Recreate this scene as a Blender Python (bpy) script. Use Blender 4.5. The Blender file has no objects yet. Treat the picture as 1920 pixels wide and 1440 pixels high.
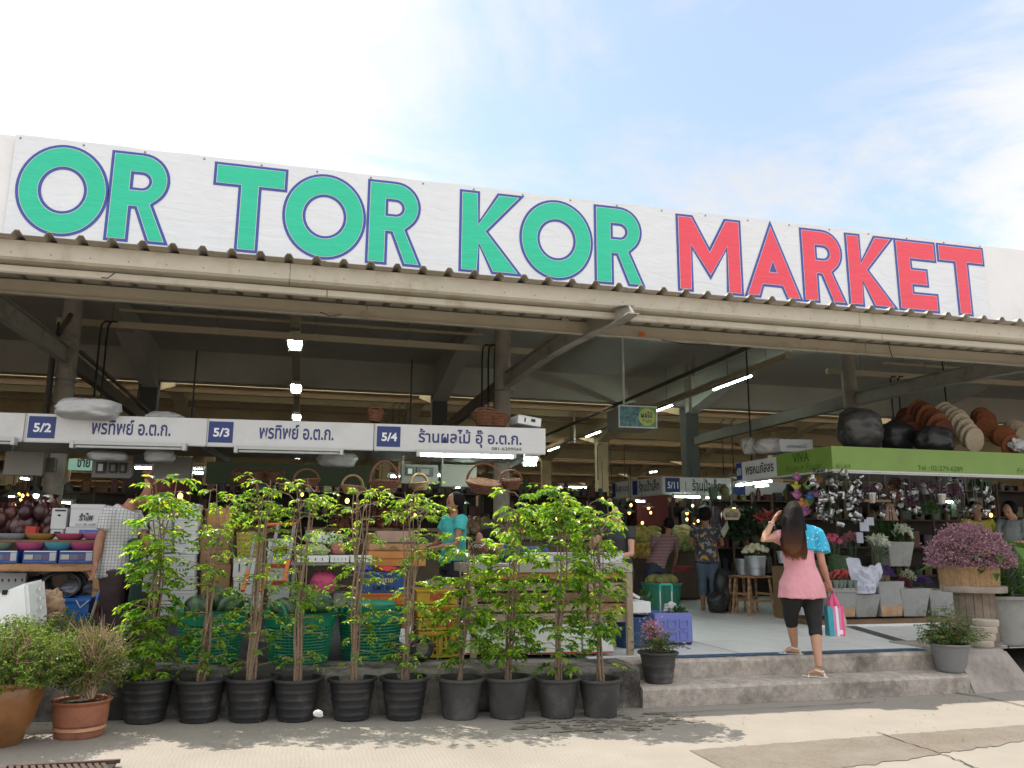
import bpy, bmesh, math, random
from mathutils import Vector, Matrix, Quaternion, noise
from mathutils.geometry import tessellate_polygon
PI = math.pi
R_ = math.radians
V = Vector
S = bpy.context.scene
C = S.collection
rng = random.Random(7)

# ------------------------------------------------------------------ camera
EYE = V((0.0, 0.0, 1.4))
FPX = 1530.0
_y, _p, _r = R_(14.3), R_(11.1), R_(0.33)
FW = V((math.sin(_y) * math.cos(_p), math.cos(_y) * math.cos(_p), math.sin(_p)))
_rt = V((math.cos(_y), -math.sin(_y), 0))
_up = _rt.cross(FW)
RT = _rt * math.cos(_r) + _up * math.sin(_r)
UP = _up * math.cos(_r) - _rt * math.sin(_r)
cam = bpy.data.cameras.new('camera')
cam.sensor_width = 36.0
cam.lens = 36.0 * FPX / 1920.0
cam.clip_start = 0.05
cam.clip_end = 2000.0
camo = bpy.data.objects.new('camera', cam)
C.objects.link(camo)
camo.matrix_world = Matrix(((RT.x, UP.x, -FW.x, EYE.x), (RT.y, UP.y, -FW.y, EYE.y), (RT.z, UP.z, -FW.z, EYE.z), (0, 0, 0, 1)))
S.camera = camo

# ------------------------------------------------------------------ sky, sun, exposure
SUN_DIR = V((-0.40, 0.45, 1.0)).normalized()      # towards the sun
SUN_EL = math.asin(SUN_DIR.z)
SUN_AZ = math.atan2(SUN_DIR.x, SUN_DIR.y)
S.view_settings.view_transform = 'Standard'
S.view_settings.look = 'None'
S.view_settings.gamma = 1
S.view_settings.use_curve_mapping = False
S.view_settings.exposure = 1.12
w = bpy.data.worlds.new('World')
S.world = w
w.use_nodes = True
nt = w.node_tree
nt.nodes.clear()
def wn(t, **k):
    n = nt.nodes.new(t)
    for a, b in k.items(): setattr(n, a, b)
    return n
wo = wn('ShaderNodeOutputWorld')
sky = wn('ShaderNodeTexSky', sky_type='NISHITA', sun_disc=False, sun_elevation=SUN_EL, sun_rotation=SUN_AZ)
sky.air_density = 1.0; sky.dust_density = 0.6; sky.ozone_density = 1.6
b1 = wn('ShaderNodeBackground'); b1.inputs['Strength'].default_value = 0.125
b2 = wn('ShaderNodeBackground'); b2.inputs['Color'].default_value = (0.97, 0.985, 1.0, 1); b2.inputs['Strength'].default_value = 0.70
tc = wn('ShaderNodeTexCoord')
sep = wn('ShaderNodeSeparateXYZ')
def mth(op, a, b=None, c=None):
    n = wn('ShaderNodeMath', operation=op)
    for i, q in enumerate((a, b, c)):
        if q is None: continue
        if isinstance(q, (int, float)): n.inputs[i].default_value = q
        else: nt.links.new(q, n.inputs[i])
    return n.outputs[0]
nt.links.new(tc.outputs['Generated'], sep.inputs[0])
zz = mth('MAXIMUM', sep.outputs[2], 0.08)
px_ = mth('DIVIDE', sep.outputs[0], zz); py_ = mth('DIVIDE', sep.outputs[1], zz)
cmb = wn('ShaderNodeCombineXYZ')
nt.links.new(px_, cmb.inputs[0]); nt.links.new(py_, cmb.inputs[1])
n1 = wn('ShaderNodeTexNoise'); n1.inputs['Scale'].default_value = 1.15; n1.inputs['Detail'].default_value = 7; n1.inputs['Roughness'].default_value = 0.62; n1.inputs['Distortion'].default_value = 0.5
nt.links.new(cmb.outputs[0], n1.inputs['Vector'])
# a broad clear patch to the north-east, thick cloud to the north-west
dv = wn('ShaderNodeVectorMath', operation='DOT_PRODUCT')
nt.links.new(tc.outputs['Generated'], dv.inputs[0])
bd = (FW * 1.0 + RT * (1340 - 960) / FPX - UP * (205 - 720) / FPX).normalized()
dv.inputs[1].default_value = bd
prox = mth('SUBTRACT', 1.0, dv.outputs['Value'])            # 0 at the clear patch
prox0 = prox
prox = mth('MINIMUM', mth('MULTIPLY', prox, 3.4), 0.40)
cov = mth('ADD', mth('SUBTRACT', mth('MULTIPLY', n1.outputs['Fac'], 2.4), 0.56), prox)
mr = wn('ShaderNodeMapRange'); mr.interpolation_type = 'SMOOTHSTEP'
nt.links.new(cov, mr.inputs['Value'])
mr.inputs['From Min'].default_value = 0.46; mr.inputs['From Max'].default_value = 1.06
st_ = mth('ADD', 0.395, mth('MULTIPLY', mth('MINIMUM', prox0, 0.16), 1.5)); nt.links.new(st_, b2.inputs['Strength'])
mr.inputs['To Min'].default_value = 0.40; mr.inputs['To Max'].default_value = 1.0
mx = wn('ShaderNodeMixShader')
nt.links.new(mr.outputs[0], mx.inputs[0])
tn = wn('ShaderNodeMix'); tn.data_type = 'RGBA'; tn.blend_type = 'MULTIPLY'; tn.inputs['Factor'].default_value = 1.0; tn.inputs['B'].default_value = (0.92, 1.04, 1.03, 1)
nt.links.new(sky.outputs[0], tn.inputs['A']); nt.links.new(tn.outputs['Result'], b1.inputs['Color'])
nt.links.new(b1.outputs[0], mx.inputs[1]); nt.links.new(b2.outputs[0], mx.inputs[2])
nt.links.new(mx.outputs[0], wo.inputs['Surface'])
sl = bpy.data.lights.new('sun', 'SUN'); sl.energy = 3.0; sl.angle = R_(0.53); sl.color = (1.0, 0.93, 0.82)
so = bpy.data.objects.new('sun', sl); C.objects.link(so)
so.rotation_euler = (-SUN_DIR).to_track_quat('-Z', 'Y').to_euler(); so.location = (-10, 8, 25)
cy = S.cycles
cy.use_denoising = True
try: cy.denoiser = 'OPENIMAGEDENOISE'
except Exception: pass
cy.max_bounces = 8; cy.diffuse_bounces = 4; cy.glossy_bounces = 3; cy.transmission_bounces = 6; cy.transparent_max_bounces = 8
cy.caustics_reflective = False; cy.caustics_refractive = False
cy.sample_clamp_indirect = 6.0

# ------------------------------------------------------------------ image lookup: from the photograph's pixels to places in the world
def ray(px, py): return FW + RT * ((px - 960) / FPX) - UP * ((py - 720) / FPX)
def Y(px, py, y):
    d = ray(px, py); return EYE + d * (y / d.y)
def Z(px, py, z):
    d = ray(px, py); return EYE + d * ((z - EYE.z) / d.z)
def X(px, py, x):
    d = ray(px, py); return EYE + d * (x / d.x)
def PL(px, py, p0, n):
    d = ray(px, py); return EYE + d * ((p0 - EYE).dot(n) / d.dot(n))
def mpp(p): return (V(p) - EYE).dot(FW) / FPX              # metres per photo pixel at p
def gz(x): return 0.02 * min(max(2.7 - x, 0.0), 9.0)        # the apron rises gently to the left
FL = 0.34                                                   # market floor
def fz(x): return FL + gz(x)

# ------------------------------------------------------------------ mesh builder
class MB:
    def __init__(s): s.v = []; s.f = []; s.m = []
    def add(s, vs, fs, mi=0, M=None):
        o = len(s.v)
        for p in vs:
            p = V(p)
            s.v.append(tuple(M @ p) if M is not None else tuple(p))
        for f in fs: s.f.append(tuple(i + o for i in f)); s.m.append(mi)
        return s
    def box(s, c, d, rz=0.0, mi=0, M=None, taper=(1, 1), rx=0.0, ry=0.0):
        hx, hy, hz = d[0] / 2, d[1] / 2, d[2] / 2
        tx, ty = taper
        vs = [(-hx*tx, -hy*ty, -hz), (hx*tx, -hy*ty, -hz), (hx*tx, hy*ty, -hz), (-hx*tx, hy*ty, -hz), (-hx, -hy, hz), (hx, -hy, hz), (hx, hy, hz), (-hx, hy, hz)]
        T = Matrix.Translation(V(c)) @ Matrix.Rotation(rz, 4, 'Z') @ Matrix.Rotation(ry, 4, 'Y') @ Matrix.Rotation(rx, 4, 'X')
        if M is not None: T = M @ T
        return s.add(vs, [(3, 2, 1, 0), (4, 5, 6, 7), (0, 1, 5, 4), (1, 2, 6, 5), (2, 3, 7, 6), (3, 0, 4, 7)], mi, T)
    def b2(s, a, b, mi=0):                                   # box from two corners
        a = V(a); b = V(b)
        return s.box((a + b) / 2, [abs(q) for q in (b - a)], mi=mi)
    def tube(s, pts, r, n=8, mi=0, hint=None, caps=True):    # r: number, list, or list of (a along hint, b across)
        pts = [V(p) for p in pts]; k = len(pts)
        if not isinstance(r, (list, tuple)): r = [r] * k
        o = len(s.v); u = None
        for i, p in enumerate(pts):
            t = (pts[min(i + 1, k - 1)] - pts[max(i - 1, 0)])
            if t.length < 1e-9: t = V((0, 0, 1))
            t.normalize()
            if hint is not None: h = V(hint)
            elif u is not None: h = u
            else: h = V((1, 0, 0)) if abs(t.x) < 0.8 else V((0, 1, 0))
            u = h - t * h.dot(t)
            if u.length < 1e-6: u = t.orthogonal()
            u.normalize(); w_ = t.cross(u)
            ra, rb = r[i] if isinstance(r[i], (list, tuple)) else (r[i], r[i])
            for j in range(n):
                a = 2 * PI * j / n
                s.v.append(tuple(p + u * (ra * math.cos(a)) + w_ * (rb * math.sin(a))))
        for i in range(k - 1):
            for j in range(n):
                a = o + i * n + j; b = o + i * n + (j + 1) % n
                s.f.append((a, b, b + n, a + n)); s.m.append(mi)
        if caps:
            s.f.append(tuple(o + j for j in reversed(range(n)))); s.m.append(mi)
            s.f.append(tuple(o + (k - 1) * n + j for j in range(n))); s.m.append(mi)
        return s
    def lathe(s, prof, n=20, c=(0, 0, 0), mi=0, M=None, sx=1, sy=1, close=False):
        o = len(s.v); c = V(c)
        for r, z in prof:
            for j in range(n):
                a = 2 * PI * j / n
                p = V((r * math.cos(a) * sx, r * math.sin(a) * sy, z)) + c
                s.v.append(tuple(M @ p) if M is not None else tuple(p))
        for i in range(len(prof) - 1):
            for j in range(n):
                a = o + i * n + j; b = o + i * n + (j + 1) % n
                s.f.append((a, b, b + n, a + n)); s.m.append(mi)
        if prof[0][0] > 1e-6: s.f.append(tuple(o + j for j in reversed(range(n)))); s.m.append(mi)
        if prof[-1][0] > 1e-6 and not close: s.f.append(tuple(o + (len(prof) - 1) * n + j for j in range(n))); s.m.append(mi)
        return s
    def ell(s, c, r, n=12, k=8, mi=0, M=None):
        if not isinstance(r, (list, tuple)): r = (r, r, r)
        T = Matrix.Translation(V(c)) @ (M if M is not None else Matrix()) @ Matrix.Diagonal((r[0], r[1], r[2], 1))
        return s.lathe([(max(math.sin(PI * i / k), 1e-7), -math.cos(PI * i / k)) for i in range(k + 1)], n, mi=mi, M=T)
    def torus(s, c, R, r, n=24, k=6, mi=0, M=None, sx=1, sy=1):
        o = len(s.v)
        for i in range(n):
            a = 2 * PI * i / n
            for j in range(k):
                b = 2 * PI * j / k
                p = V(((R + r * math.cos(b)) * math.cos(a) * sx, (R + r * math.cos(b)) * math.sin(a) * sy, r * math.sin(b)))
                p = (M @ p if M is not None else p) + V(c)
                s.v.append(tuple(p))
        for i in range(n):
            for j in range(k):
                s.f.append((o + i*k + j, o + ((i+1) % n)*k + j, o + ((i+1) % n)*k + (j+1) % k, o + i*k + (j+1) % k)); s.m.append(mi)
        return s
    def poly(s, loops, h=0.0, M=None, mi=0):                 # flat polygon in xz (facing -y), loops[0] outer, thickness h along +y
        pts = [V((p[0], 0, p[1])) for l in loops for p in l]
        tri = tessellate_polygon([[V((p[0], p[1], 0)) for p in l] for l in loops])
        fs = []
        for t in tri:
            a, b, c = (pts[i] for i in t)
            nrm = (b - a).cross(c - a)
            fs.append(tuple(t) if nrm.y < 0 else tuple(reversed(t)))
        vs = list(pts)
        if h:
            n = len(pts)
            vs += [p + V((0, h, 0)) for p in pts]
            fs += [tuple(i + n for i in reversed(f)) for f in list(fs)]
            k = 0
            for li, l in enumerate(loops):
                m = len(l)
                ar = sum(l[i][0]*l[(i+1) % m][1] - l[(i+1) % m][0]*l[i][1] for i in range(m))
                for i in range(m):
                    a, b = k + i, k + (i + 1) % m
                    q = (a, a + n, b + n, b)
                    if (ar > 0) != (li > 0): q = (a, a + n, b + n, b)
                    else: q = (b, b + n, a + n, a)
                    fs.append(q)
                k += m
        return s.add(vs, fs, mi, M)
    def leaf(s, p, d, up, L, W, mi=0, fold=0.25, droop=0.2):
        d = V(d).normalized(); sd = d.cross(V(up))
        if sd.length < 1e-5: sd = d.orthogonal()
        sd.normalize(); nn = sd.cross(d)
        p = V(p); m = p + d * (L * 0.42)
        a = m + sd * W / 2 + nn * W * fold; b = m - sd * W / 2 + nn * W * fold; t = p + d * L - nn * L * droop
        o = len(s.v)
        s.v += [tuple(p), tuple(a), tuple(t), tuple(b)]
        s.f += [(o, o + 1, o + 2), (o, o + 2, o + 3)]; s.m += [mi, mi]
        return s
    def mesh(s, name, mats, smooth=40, bev=0.0):
        me = bpy.data.meshes.new(name)
        me.from_pydata(s.v, [], s.f)
        if not isinstance(mats, (list, tuple)): mats = [mats]
        for m in mats: me.materials.append(m)
        me.polygons.foreach_set('material_index', s.m)
        if bev:
            bm = bmesh.new(); bm.from_mesh(me)
            es = [e for e in bm.edges if len(e.link_faces) == 2 and e.calc_face_angle(0) > 0.6]
            bmesh.ops.bevel(bm, geom=es, offset=bev, segments=2, affect='EDGES', clamp_overlap=True)
            bm.to_mesh(me); bm.free()
        if smooth:
            me.polygons.foreach_set('use_smooth', [True] * len(me.polygons))
            me.set_sharp_from_angle(angle=R_(smooth))
        me.update()
        return me
    def build(s, name, mats, parent=None, smooth=40, bev=0.0, loc=(0, 0, 0), kind=None, label=None, rz=0.0):
        return link(name, s.mesh(name, mats, smooth, bev), parent, loc, rz, kind, label)

def link(name, me, parent=None, loc=(0, 0, 0), rz=0.0, kind=None, label=None):
    o = bpy.data.objects.new(name, me); C.objects.link(o)
    o.location = loc; o.rotation_euler = (0, 0, rz)
    if parent is not None: o.parent = parent
    if kind: o['kind'] = kind
    if label: o['label'] = label
    return o
def tag(o, label, cat, group=None):
    o['label'] = label; o['category'] = cat
    if group: o['group'] = group
    return o
def thing(name, label, cat, loc=(0, 0, 0), rz=0.0, group=None):
    o = bpy.data.objects.new(name, None); C.objects.link(o)
    o.empty_display_size = 0.1; o.location = loc; o.rotation_euler = (0, 0, rz)
    return tag(o, label, cat, group)
def one(name, mb, mats, label, cat, loc=(0, 0, 0), rz=0.0, group=None, smooth=40, bev=0.0):
    return tag(mb.build(name, mats, None, smooth, bev, loc, rz=rz), label, cat, group)
def dup(root, label=None, loc=None, rz=None, scale=None, group=None):
    r = root.copy(); C.objects.link(r)
    if loc is not None: r.location = loc
    if rz is not None: r.rotation_euler = (0, 0, rz)
    if scale is not None: r.scale = (scale,) * 3 if not isinstance(scale, (tuple, list)) else scale
    if label: r['label'] = label
    if group: r['group'] = group
    for ch in list(root.children):
        c = ch.copy(); C.objects.link(c); c.parent = r
        for g in ch.children:
            d = g.copy(); C.objects.link(d); d.parent = c
    return r

# ------------------------------------------------------------------ materials
_M = {}
def mk(name, col, rough=0.6, var=0.12, vs=6.0, bump=0.0, bs=80.0, metal=0.0, spec=0.5, trans=0.0, island=None, col2=None, emit=0.0, alpha=1.0, coat=0.0, rand=0.0, stain=None, stain_s=1.2, stain_t=(0.5, 0.7), gen='Object', sss=0.0, wave=None, tgain=1):
    if name in _M: return _M[name]
    m = bpy.data.materials.new(name); m.use_nodes = True; t = m.node_tree
    b = t.nodes['Principled BSDF']; out = t.nodes['Material Output']
    N = t.nodes.new; Lk = t.links.new
    b.inputs['Roughness'].default_value = rough; b.inputs['Metallic'].default_value = metal
    b.inputs['Specular IOR Level'].default_value = spec
    b.inputs['Coat Weight'].default_value = coat
    if alpha < 1: b.inputs['Alpha'].default_value = alpha
    tcx = N('ShaderNodeTexCoord'); co = tcx.outputs[gen]
    c4 = tuple(col) + (1,)
    cur = None
    mixn = N('ShaderNodeMix'); mixn.data_type = 'RGBA'
    nz = N('ShaderNodeTexNoise'); nz.inputs['Scale'].default_value = vs; nz.inputs['Detail'].default_value = 5; nz.inputs['Roughness'].default_value = 0.65
    Lk(co, nz.inputs['Vector'])
    mr_ = N('ShaderNodeMapRange'); mr_.inputs['From Min'].default_value = 0.3; mr_.inputs['From Max'].default_value = 0.7
    Lk(nz.outputs['Fac'], mr_.inputs['Value']); Lk(mr_.outputs[0], mixn.inputs['Factor'])
    if col2 is None:
        lo = tuple(max(0, q * (1 - var)) for q in col) + (1,); hi = tuple(min(1, q * (1 + var)) for q in col) + (1,)
    else: lo = c4; hi = tuple(col2) + (1,)
    mixn.inputs['A'].default_value = lo; mixn.inputs['B'].default_value = hi
    cur = mixn.outputs['Result']
    if island:
        g = N('ShaderNodeNewGeometry'); rp = N('ShaderNodeValToRGB')
        rp.color_ramp.elements[0].color = tuple(island[0]) + (1,); rp.color_ramp.elements[1].color = tuple(island[-1]) + (1,)
        for i, q in enumerate(island[1:-1]):
            e = rp.color_ramp.elements.new((i + 1) / (len(island) - 1)); e.color = tuple(q) + (1,)
        Lk(g.outputs['Random Per Island'], rp.inputs[0]); cur = rp.outputs[0]
    if wave:                                               # (scale, colour, axis)
        wv = N('ShaderNodeTexWave'); wv.inputs['Scale'].default_value = wave[0]; wv.bands_direction = wave[2]; wv.inputs['Distortion'].default_value = wave[3]
        wv.inputs['Detail'].default_value = 3; wv.inputs['Detail Scale'].default_value = 2
        Lk(co, wv.inputs['Vector'])
        mw = N('ShaderNodeMix'); mw.data_type = 'RGBA'; mw.inputs['B'].default_value = tuple(wave[1]) + (1,)
        mrw = N('ShaderNodeMapRange'); mrw.inputs['From Min'].default_value = wave[4] if len(wave) > 4 else 0.4; mrw.inputs['From Max'].default_value = wave[5] if len(wave) > 5 else 0.9
        Lk(wv.outputs['Fac'], mrw.inputs['Value']); Lk(mrw.outputs[0], mw.inputs['Factor']); Lk(cur, mw.inputs['A']); cur = mw.outputs['Result']
    if stain:
        ns = N('ShaderNodeTexNoise'); ns.inputs['Scale'].default_value = stain_s; ns.inputs['Detail'].default_value = 8; ns.inputs['Roughness'].default_value = 0.7
        Lk(co, ns.inputs['Vector'])
        ms = N('ShaderNodeMapRange'); ms.inputs['From Min'].default_value = stain_t[0]; ms.inputs['From Max'].default_value = stain_t[1]
        Lk(ns.outputs['Fac'], ms.inputs['Value'])
        mx_ = N('ShaderNodeMix'); mx_.data_type = 'RGBA'; mx_.inputs['B'].default_value = tuple(stain) + (1,)
        Lk(ms.outputs[0], mx_.inputs['Factor']); Lk(cur, mx_.inputs['A']); cur = mx_.outputs['Result']
    if rand:
        oi = N('ShaderNodeObjectInfo'); hs = N('ShaderNodeHueSaturation')
        mq = N('ShaderNodeMapRange'); mq.inputs['To Min'].default_value = 1 - rand; mq.inputs['To Max'].default_value = 1 + rand
        Lk(oi.outputs['Random'], mq.inputs['Value']); Lk(mq.outputs[0], hs.inputs['Value']); Lk(cur, hs.inputs['Color']); cur = hs.outputs[0]
    Lk(cur, b.inputs['Base Color'])
    if sss: b.inputs['Subsurface Weight'].default_value = sss; b.inputs['Subsurface Radius'].default_value = (0.01, 0.004, 0.002)
    if emit:
        Lk(cur, b.inputs['Emission Color']); b.inputs['Emission Strength'].default_value = emit
    if bump:
        nb = N('ShaderNodeTexNoise'); nb.inputs['Scale'].default_value = bs; nb.inputs['Detail'].default_value = 4
        Lk(co, nb.inputs['Vector'])
        bp = N('ShaderNodeBump'); bp.inputs['Strength'].default_value = bump; bp.inputs['Distance'].default_value = 0.02
        Lk(nb.outputs['Fac'], bp.inputs['Height']); Lk(bp.outputs[0], b.inputs['Normal'])
    if trans:
        tr = N('ShaderNodeBsdfTranslucent')
        if tgain != 1:
            gm_ = N('ShaderNodeMix'); gm_.data_type = 'RGBA'; gm_.blend_type = 'MULTIPLY'; gm_.inputs['Factor'].default_value = 1; gm_.clamp_result = True; gm_.inputs['B'].default_value = (tgain*1.15, tgain, tgain*.5, 1); Lk(cur, gm_.inputs['A']); Lk(gm_.outputs['Result'], tr.inputs['Color'])
        else: Lk(cur, tr.inputs['Color'])
        ad = N('ShaderNodeMixShader'); ad.inputs[0].default_value = trans
        Lk(b.outputs[0], ad.inputs[1]); Lk(tr.outputs[0], ad.inputs[2]); Lk(ad.outputs[0], out.inputs['Surface'])
    _M[name] = m
    return m
def emis(name, col, st):
    if name in _M: return _M[name]
    m = bpy.data.materials.new(name); m.use_nodes = True; t = m.node_tree
    b = t.nodes['Principled BSDF']; b.inputs['Base Color'].default_value = (0.8, 0.8, 0.8, 1)
    b.inputs['Emission Color'].default_value = tuple(col) + (1,); b.inputs['Emission Strength'].default_value = st
    _M[name] = m; return m
def glassy(name, col, alpha=0.3, rough=0.25):                # thin clear plastic film
    if name in _M: return _M[name]
    m = mk(name, col, rough, 0.1, 12, bump=0.5, bs=30, alpha=alpha, spec=0.8)
    return m

# ------------------------------------------------------------------ lettering
_T = {}
def text_mesh(body, bold=0.012, sp=1.0):
    k = (body, bold, sp)
    if k in _T: return _T[k]
    c = bpy.data.curves.new('lettering', 'FONT'); c.body = body; c.offset = bold; c.resolution_u = 3; c.space_character = sp
    o = bpy.data.objects.new('lettering', c); C.objects.link(o)
    dg = bpy.context.evaluated_depsgraph_get()
    m = bpy.data.meshes.new_from_object(o.evaluated_get(dg))
    bpy.data.objects.remove(o); bpy.data.curves.remove(c)
    vs = [(v.co.x, v.co.y) for v in m.vertices]; fs = [tuple(p.vertices) for p in m.polygons]
    bpy.data.meshes.remove(m)
    _T[k] = (vs, fs); return _T[k]
def lettering(parent, body, x0, x1, z0, z1, y, mat, bold=0.012, shear=0.0, name='lettering', loc=None, rz=0.0):
    vs, fs = text_mesh(body, bold)
    if not vs: return None
    ax, bx = min(v[0] for v in vs), max(v[0] for v in vs); az, bz = min(v[1] for v in vs), max(v[1] for v in vs)
    mb = MB()
    pts = [(x0 + (v[0] - ax + shear * (v[1] - az)) / (bx - ax) * (x1 - x0), y, z0 + (v[1] - az) / max(bz - az, 1e-6) * (z1 - z0)) for v in vs]
    mb.add(pts, fs)
    return mb.build(name, mat, parent, smooth=0)
# ------------------------------------------------------------------ materials of the place
M_conc = mk('apron_concrete', (0.275, 0.247, 0.212), 0.9, 0.10, 1.3, bump=0.25, bs=140, stain=(0.20, 0.178, 0.15), stain_s=0.9, stain_t=(0.60, 0.85))
M_strip = mk('worn_aggregate', (0.205, 0.172, 0.135), 0.95, 0.25, 45, bump=0.8, bs=170, stain=(0.262, 0.232, 0.195), stain_s=1.6, stain_t=(0.42, 0.66))
M_step = mk('step_concrete', (0.42, 0.37, 0.325), 0.9, 0.3, 14, bump=0.55, bs=90, stain=(0.105, 0.09, 0.08), stain_s=1.2, stain_t=(0.48, 0.66))
M_kerb = mk('kerb_concrete', (0.25, 0.225, 0.20), 0.9, 0.25, 11, bump=0.6, bs=90, stain=(0.045, 0.04, 0.037), stain_s=1.4, stain_t=(0.42, 0.58))
M_block = mk('block_concrete', (0.34, 0.30, 0.27), 0.9, 0.15, 7, bump=0.4, bs=90, stain=(0.2, 0.17, 0.15), stain_s=1.6)
M_crack = mk('crack_dark', (0.05, 0.045, 0.04), 0.95, 0.3, 20)
M_wet = mk('wet_stain', (0.20, 0.175, 0.15), 0.5, 0.3, 14)
M_tile = mk('floor_terrazzo', (0.70, 0.70, 0.69), 0.35, 0.06, 5, bump=0.03, bs=200, rand=0.05)
M_grout = mk('floor_grout', (0.06, 0.06, 0.065), 0.8)
M_blue_edge = mk('blue_mat', (0.035, 0.085, 0.16), 0.85, 0.5, 14, bump=0.4, bs=120, stain=(0.10, 0.09, 0.09), stain_s=5)
M_cream = mk('cream_paint', (0.50, 0.45, 0.36), 0.5, 0.08, 3, bump=0.05, bs=20, stain=(0.33, 0.26, 0.17), stain_s=2.6, stain_t=(0.56, 0.78))
M_beige = mk('beige_column', (0.34, 0.30, 0.255), 0.6, 0.1, 4, bump=0.1, bs=30, stain=(0.2, 0.17, 0.14), stain_s=2.5)
M_grey = mk('grey_concrete', (0.50, 0.465, 0.405), 0.8, 0.08, 1.2, bump=0.1, bs=25)
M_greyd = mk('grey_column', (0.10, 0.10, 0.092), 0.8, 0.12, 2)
M_raft = mk('grey_rafter', (0.36, 0.33, 0.29), 0.6, 0.12, 5, stain=(0.19, 0.165, 0.14), stain_s=3)
M_hall = mk('hall_cream', (0.66, 0.54, 0.33), 0.7, 0.1, 0.8, stain=(0.52, 0.41, 0.23), stain_s=0.5)
M_hallb = mk('hall_brown', (0.24, 0.17, 0.10), 0.8, 0.1, 1)
M_sheet = mk('roof_sheet', (0.42, 0.38, 0.33), 0.5, 0.1, 3, stain=(0.28, 0.24, 0.2), stain_s=2)
M_white_wall = mk('white_wall', (0.80, 0.80, 0.81), 0.8, 0.03, 2, stain=(0.66, 0.65, 0.62), stain_s=1.1, stain_t=(0.55, 0.85))
def vinyl(name, col):
    m = mk(name, col, 0.38, 0.03, 2, bump=0, spec=0.45)
    t = m.node_tree; N = t.nodes.new
    tcx = N('ShaderNodeTexCoord'); mp = N('ShaderNodeMapping'); mp.inputs['Scale'].default_value = (0.8, 1, 3.2); mp.inputs['Rotation'].default_value = (0, R_(18), 0)
    nz = N('ShaderNodeTexNoise'); nz.inputs['Scale'].default_value = 2.2; nz.inputs['Detail'].default_value = 5; nz.inputs['Distortion'].default_value = 1.2
    bp = N('ShaderNodeBump'); bp.inputs['Strength'].default_value = 0.34; bp.inputs['Distance'].default_value = 0.05
    t.links.new(tcx.outputs['Object'], mp.inputs[0]); t.links.new(mp.outputs[0], nz.inputs['Vector']); t.links.new(nz.outputs['Fac'], bp.inputs['Height'])
    t.links.new(bp.outputs[0], t.nodes['Principled BSDF'].inputs['Normal'])
    return m
M_ban = vinyl('banner_white', (0.74, 0.76, 0.80)); M_bg = vinyl('banner_green', (0.025, 0.56, 0.34)); M_br = vinyl('banner_red', (0.82, 0.075, 0.115)); M_bb = vinyl('banner_blue', (0.055, 0.085, 0.36))
M_black = mk('black_plastic', (0.018, 0.018, 0.019), 0.45, 0.2, 8)
M_dark = mk('dark_matter', (0.02, 0.018, 0.016), 0.9)
M_cable = mk('cable_black', (0.012, 0.012, 0.012), 0.6)
M_steel = mk('grey_steel', (0.22, 0.22, 0.215), 0.45, 0.1, 5, metal=0.6)
M_pipe = mk('brown_pipe', (0.085, 0.07, 0.055), 0.6, 0.1, 5)
M_added_rl = mk('added_roof_light', (0.82, 0.82, 0.78), 0.5, trans=.9)  # for the translucent roof strips added to bring daylight into the hall
M_tieb = mk('tie_brown', (0.15, 0.125, 0.10), 0.7, 0.15, 4)
def struct(o): o['kind'] = 'structure'; return o

# ------------------------------------------------------------------ ground
broom = M_conc.node_tree
_b = broom.nodes['Principled BSDF']; _tc = broom.nodes.new('ShaderNodeTexCoord'); _wv = broom.nodes.new('ShaderNodeTexWave')
_wv.inputs['Scale'].default_value = 11; _wv.inputs['Distortion'].default_value = 5.5; _wv.inputs['Detail'].default_value = 2; _wv.bands_direction = 'X'
_bp = broom.nodes.new('ShaderNodeBump'); _bp.inputs['Strength'].default_value = 0.16; _bp.inputs['Distance'].default_value = 0.01
broom.links.new(_tc.outputs['Object'], _wv.inputs['Vector']); broom.links.new(_wv.outputs['Fac'], _bp.inputs['Height'])
_old = [l for l in broom.links if l.to_socket == _b.inputs['Normal']][0].from_node
broom.links.new(_old.outputs[0], _bp.inputs['Normal']); broom.links.new(_bp.outputs[0], _b.inputs['Normal'])
mb = MB()
xs = [-260, -40, -6.3, -4, -2, 0, 2.7, 5, 8, 14, 60, 300]; ys = [-260, -20, 0, 3, 5, 6, 7, 8, 12, 40, 400]
vs = [(x, y, gz(x)) for y in ys for x in xs]; nx = len(xs)
mb.add(vs, [(j*nx+i, j*nx+i+1, (j+1)*nx+i+1, (j+1)*nx+i) for j in range(len(ys)-1) for i in range(nx-1)])
struct(mb.build('ground', M_conc))
def sheet(name, pts, mat, dz=0.004):
    m = MB(); n = len(pts)
    m.add([(p[0], p[1], gz(p[0]) + dz) for p in pts], [tuple(range(n))])
    o = struct(m.build(name, mat, smooth=0)); return o
def zp(px, py): q = Z(px, py, 0.0); return (q.x, q.y)
def jag(a, b, n, amp):
    return [(a[0] + (b[0]-a[0])*i/n + rng.uniform(-amp, amp)*0.3, a[1] + (b[1]-a[1])*i/n + rng.uniform(-amp, amp)) for i in range(n+1)]
A0, A1 = zp(930, 1434), zp(1920, 1360); B0, B1 = zp(1560, 1445), zp(1920, 1391)
def ext(p, q, x): t = (x - p[0]) / (q[0] - p[0]); return (x, p[1] + (q[1]-p[1])*t)
top = jag(ext(A0, A1, 2.7), ext(A0, A1, 9.0), 120, 0.016); bot = jag(ext(B0, B1, 9.0), ext(B0, B1, 2.7), 120, 0.03)
sheet('drain_strip', top + bot, M_strip)
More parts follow.
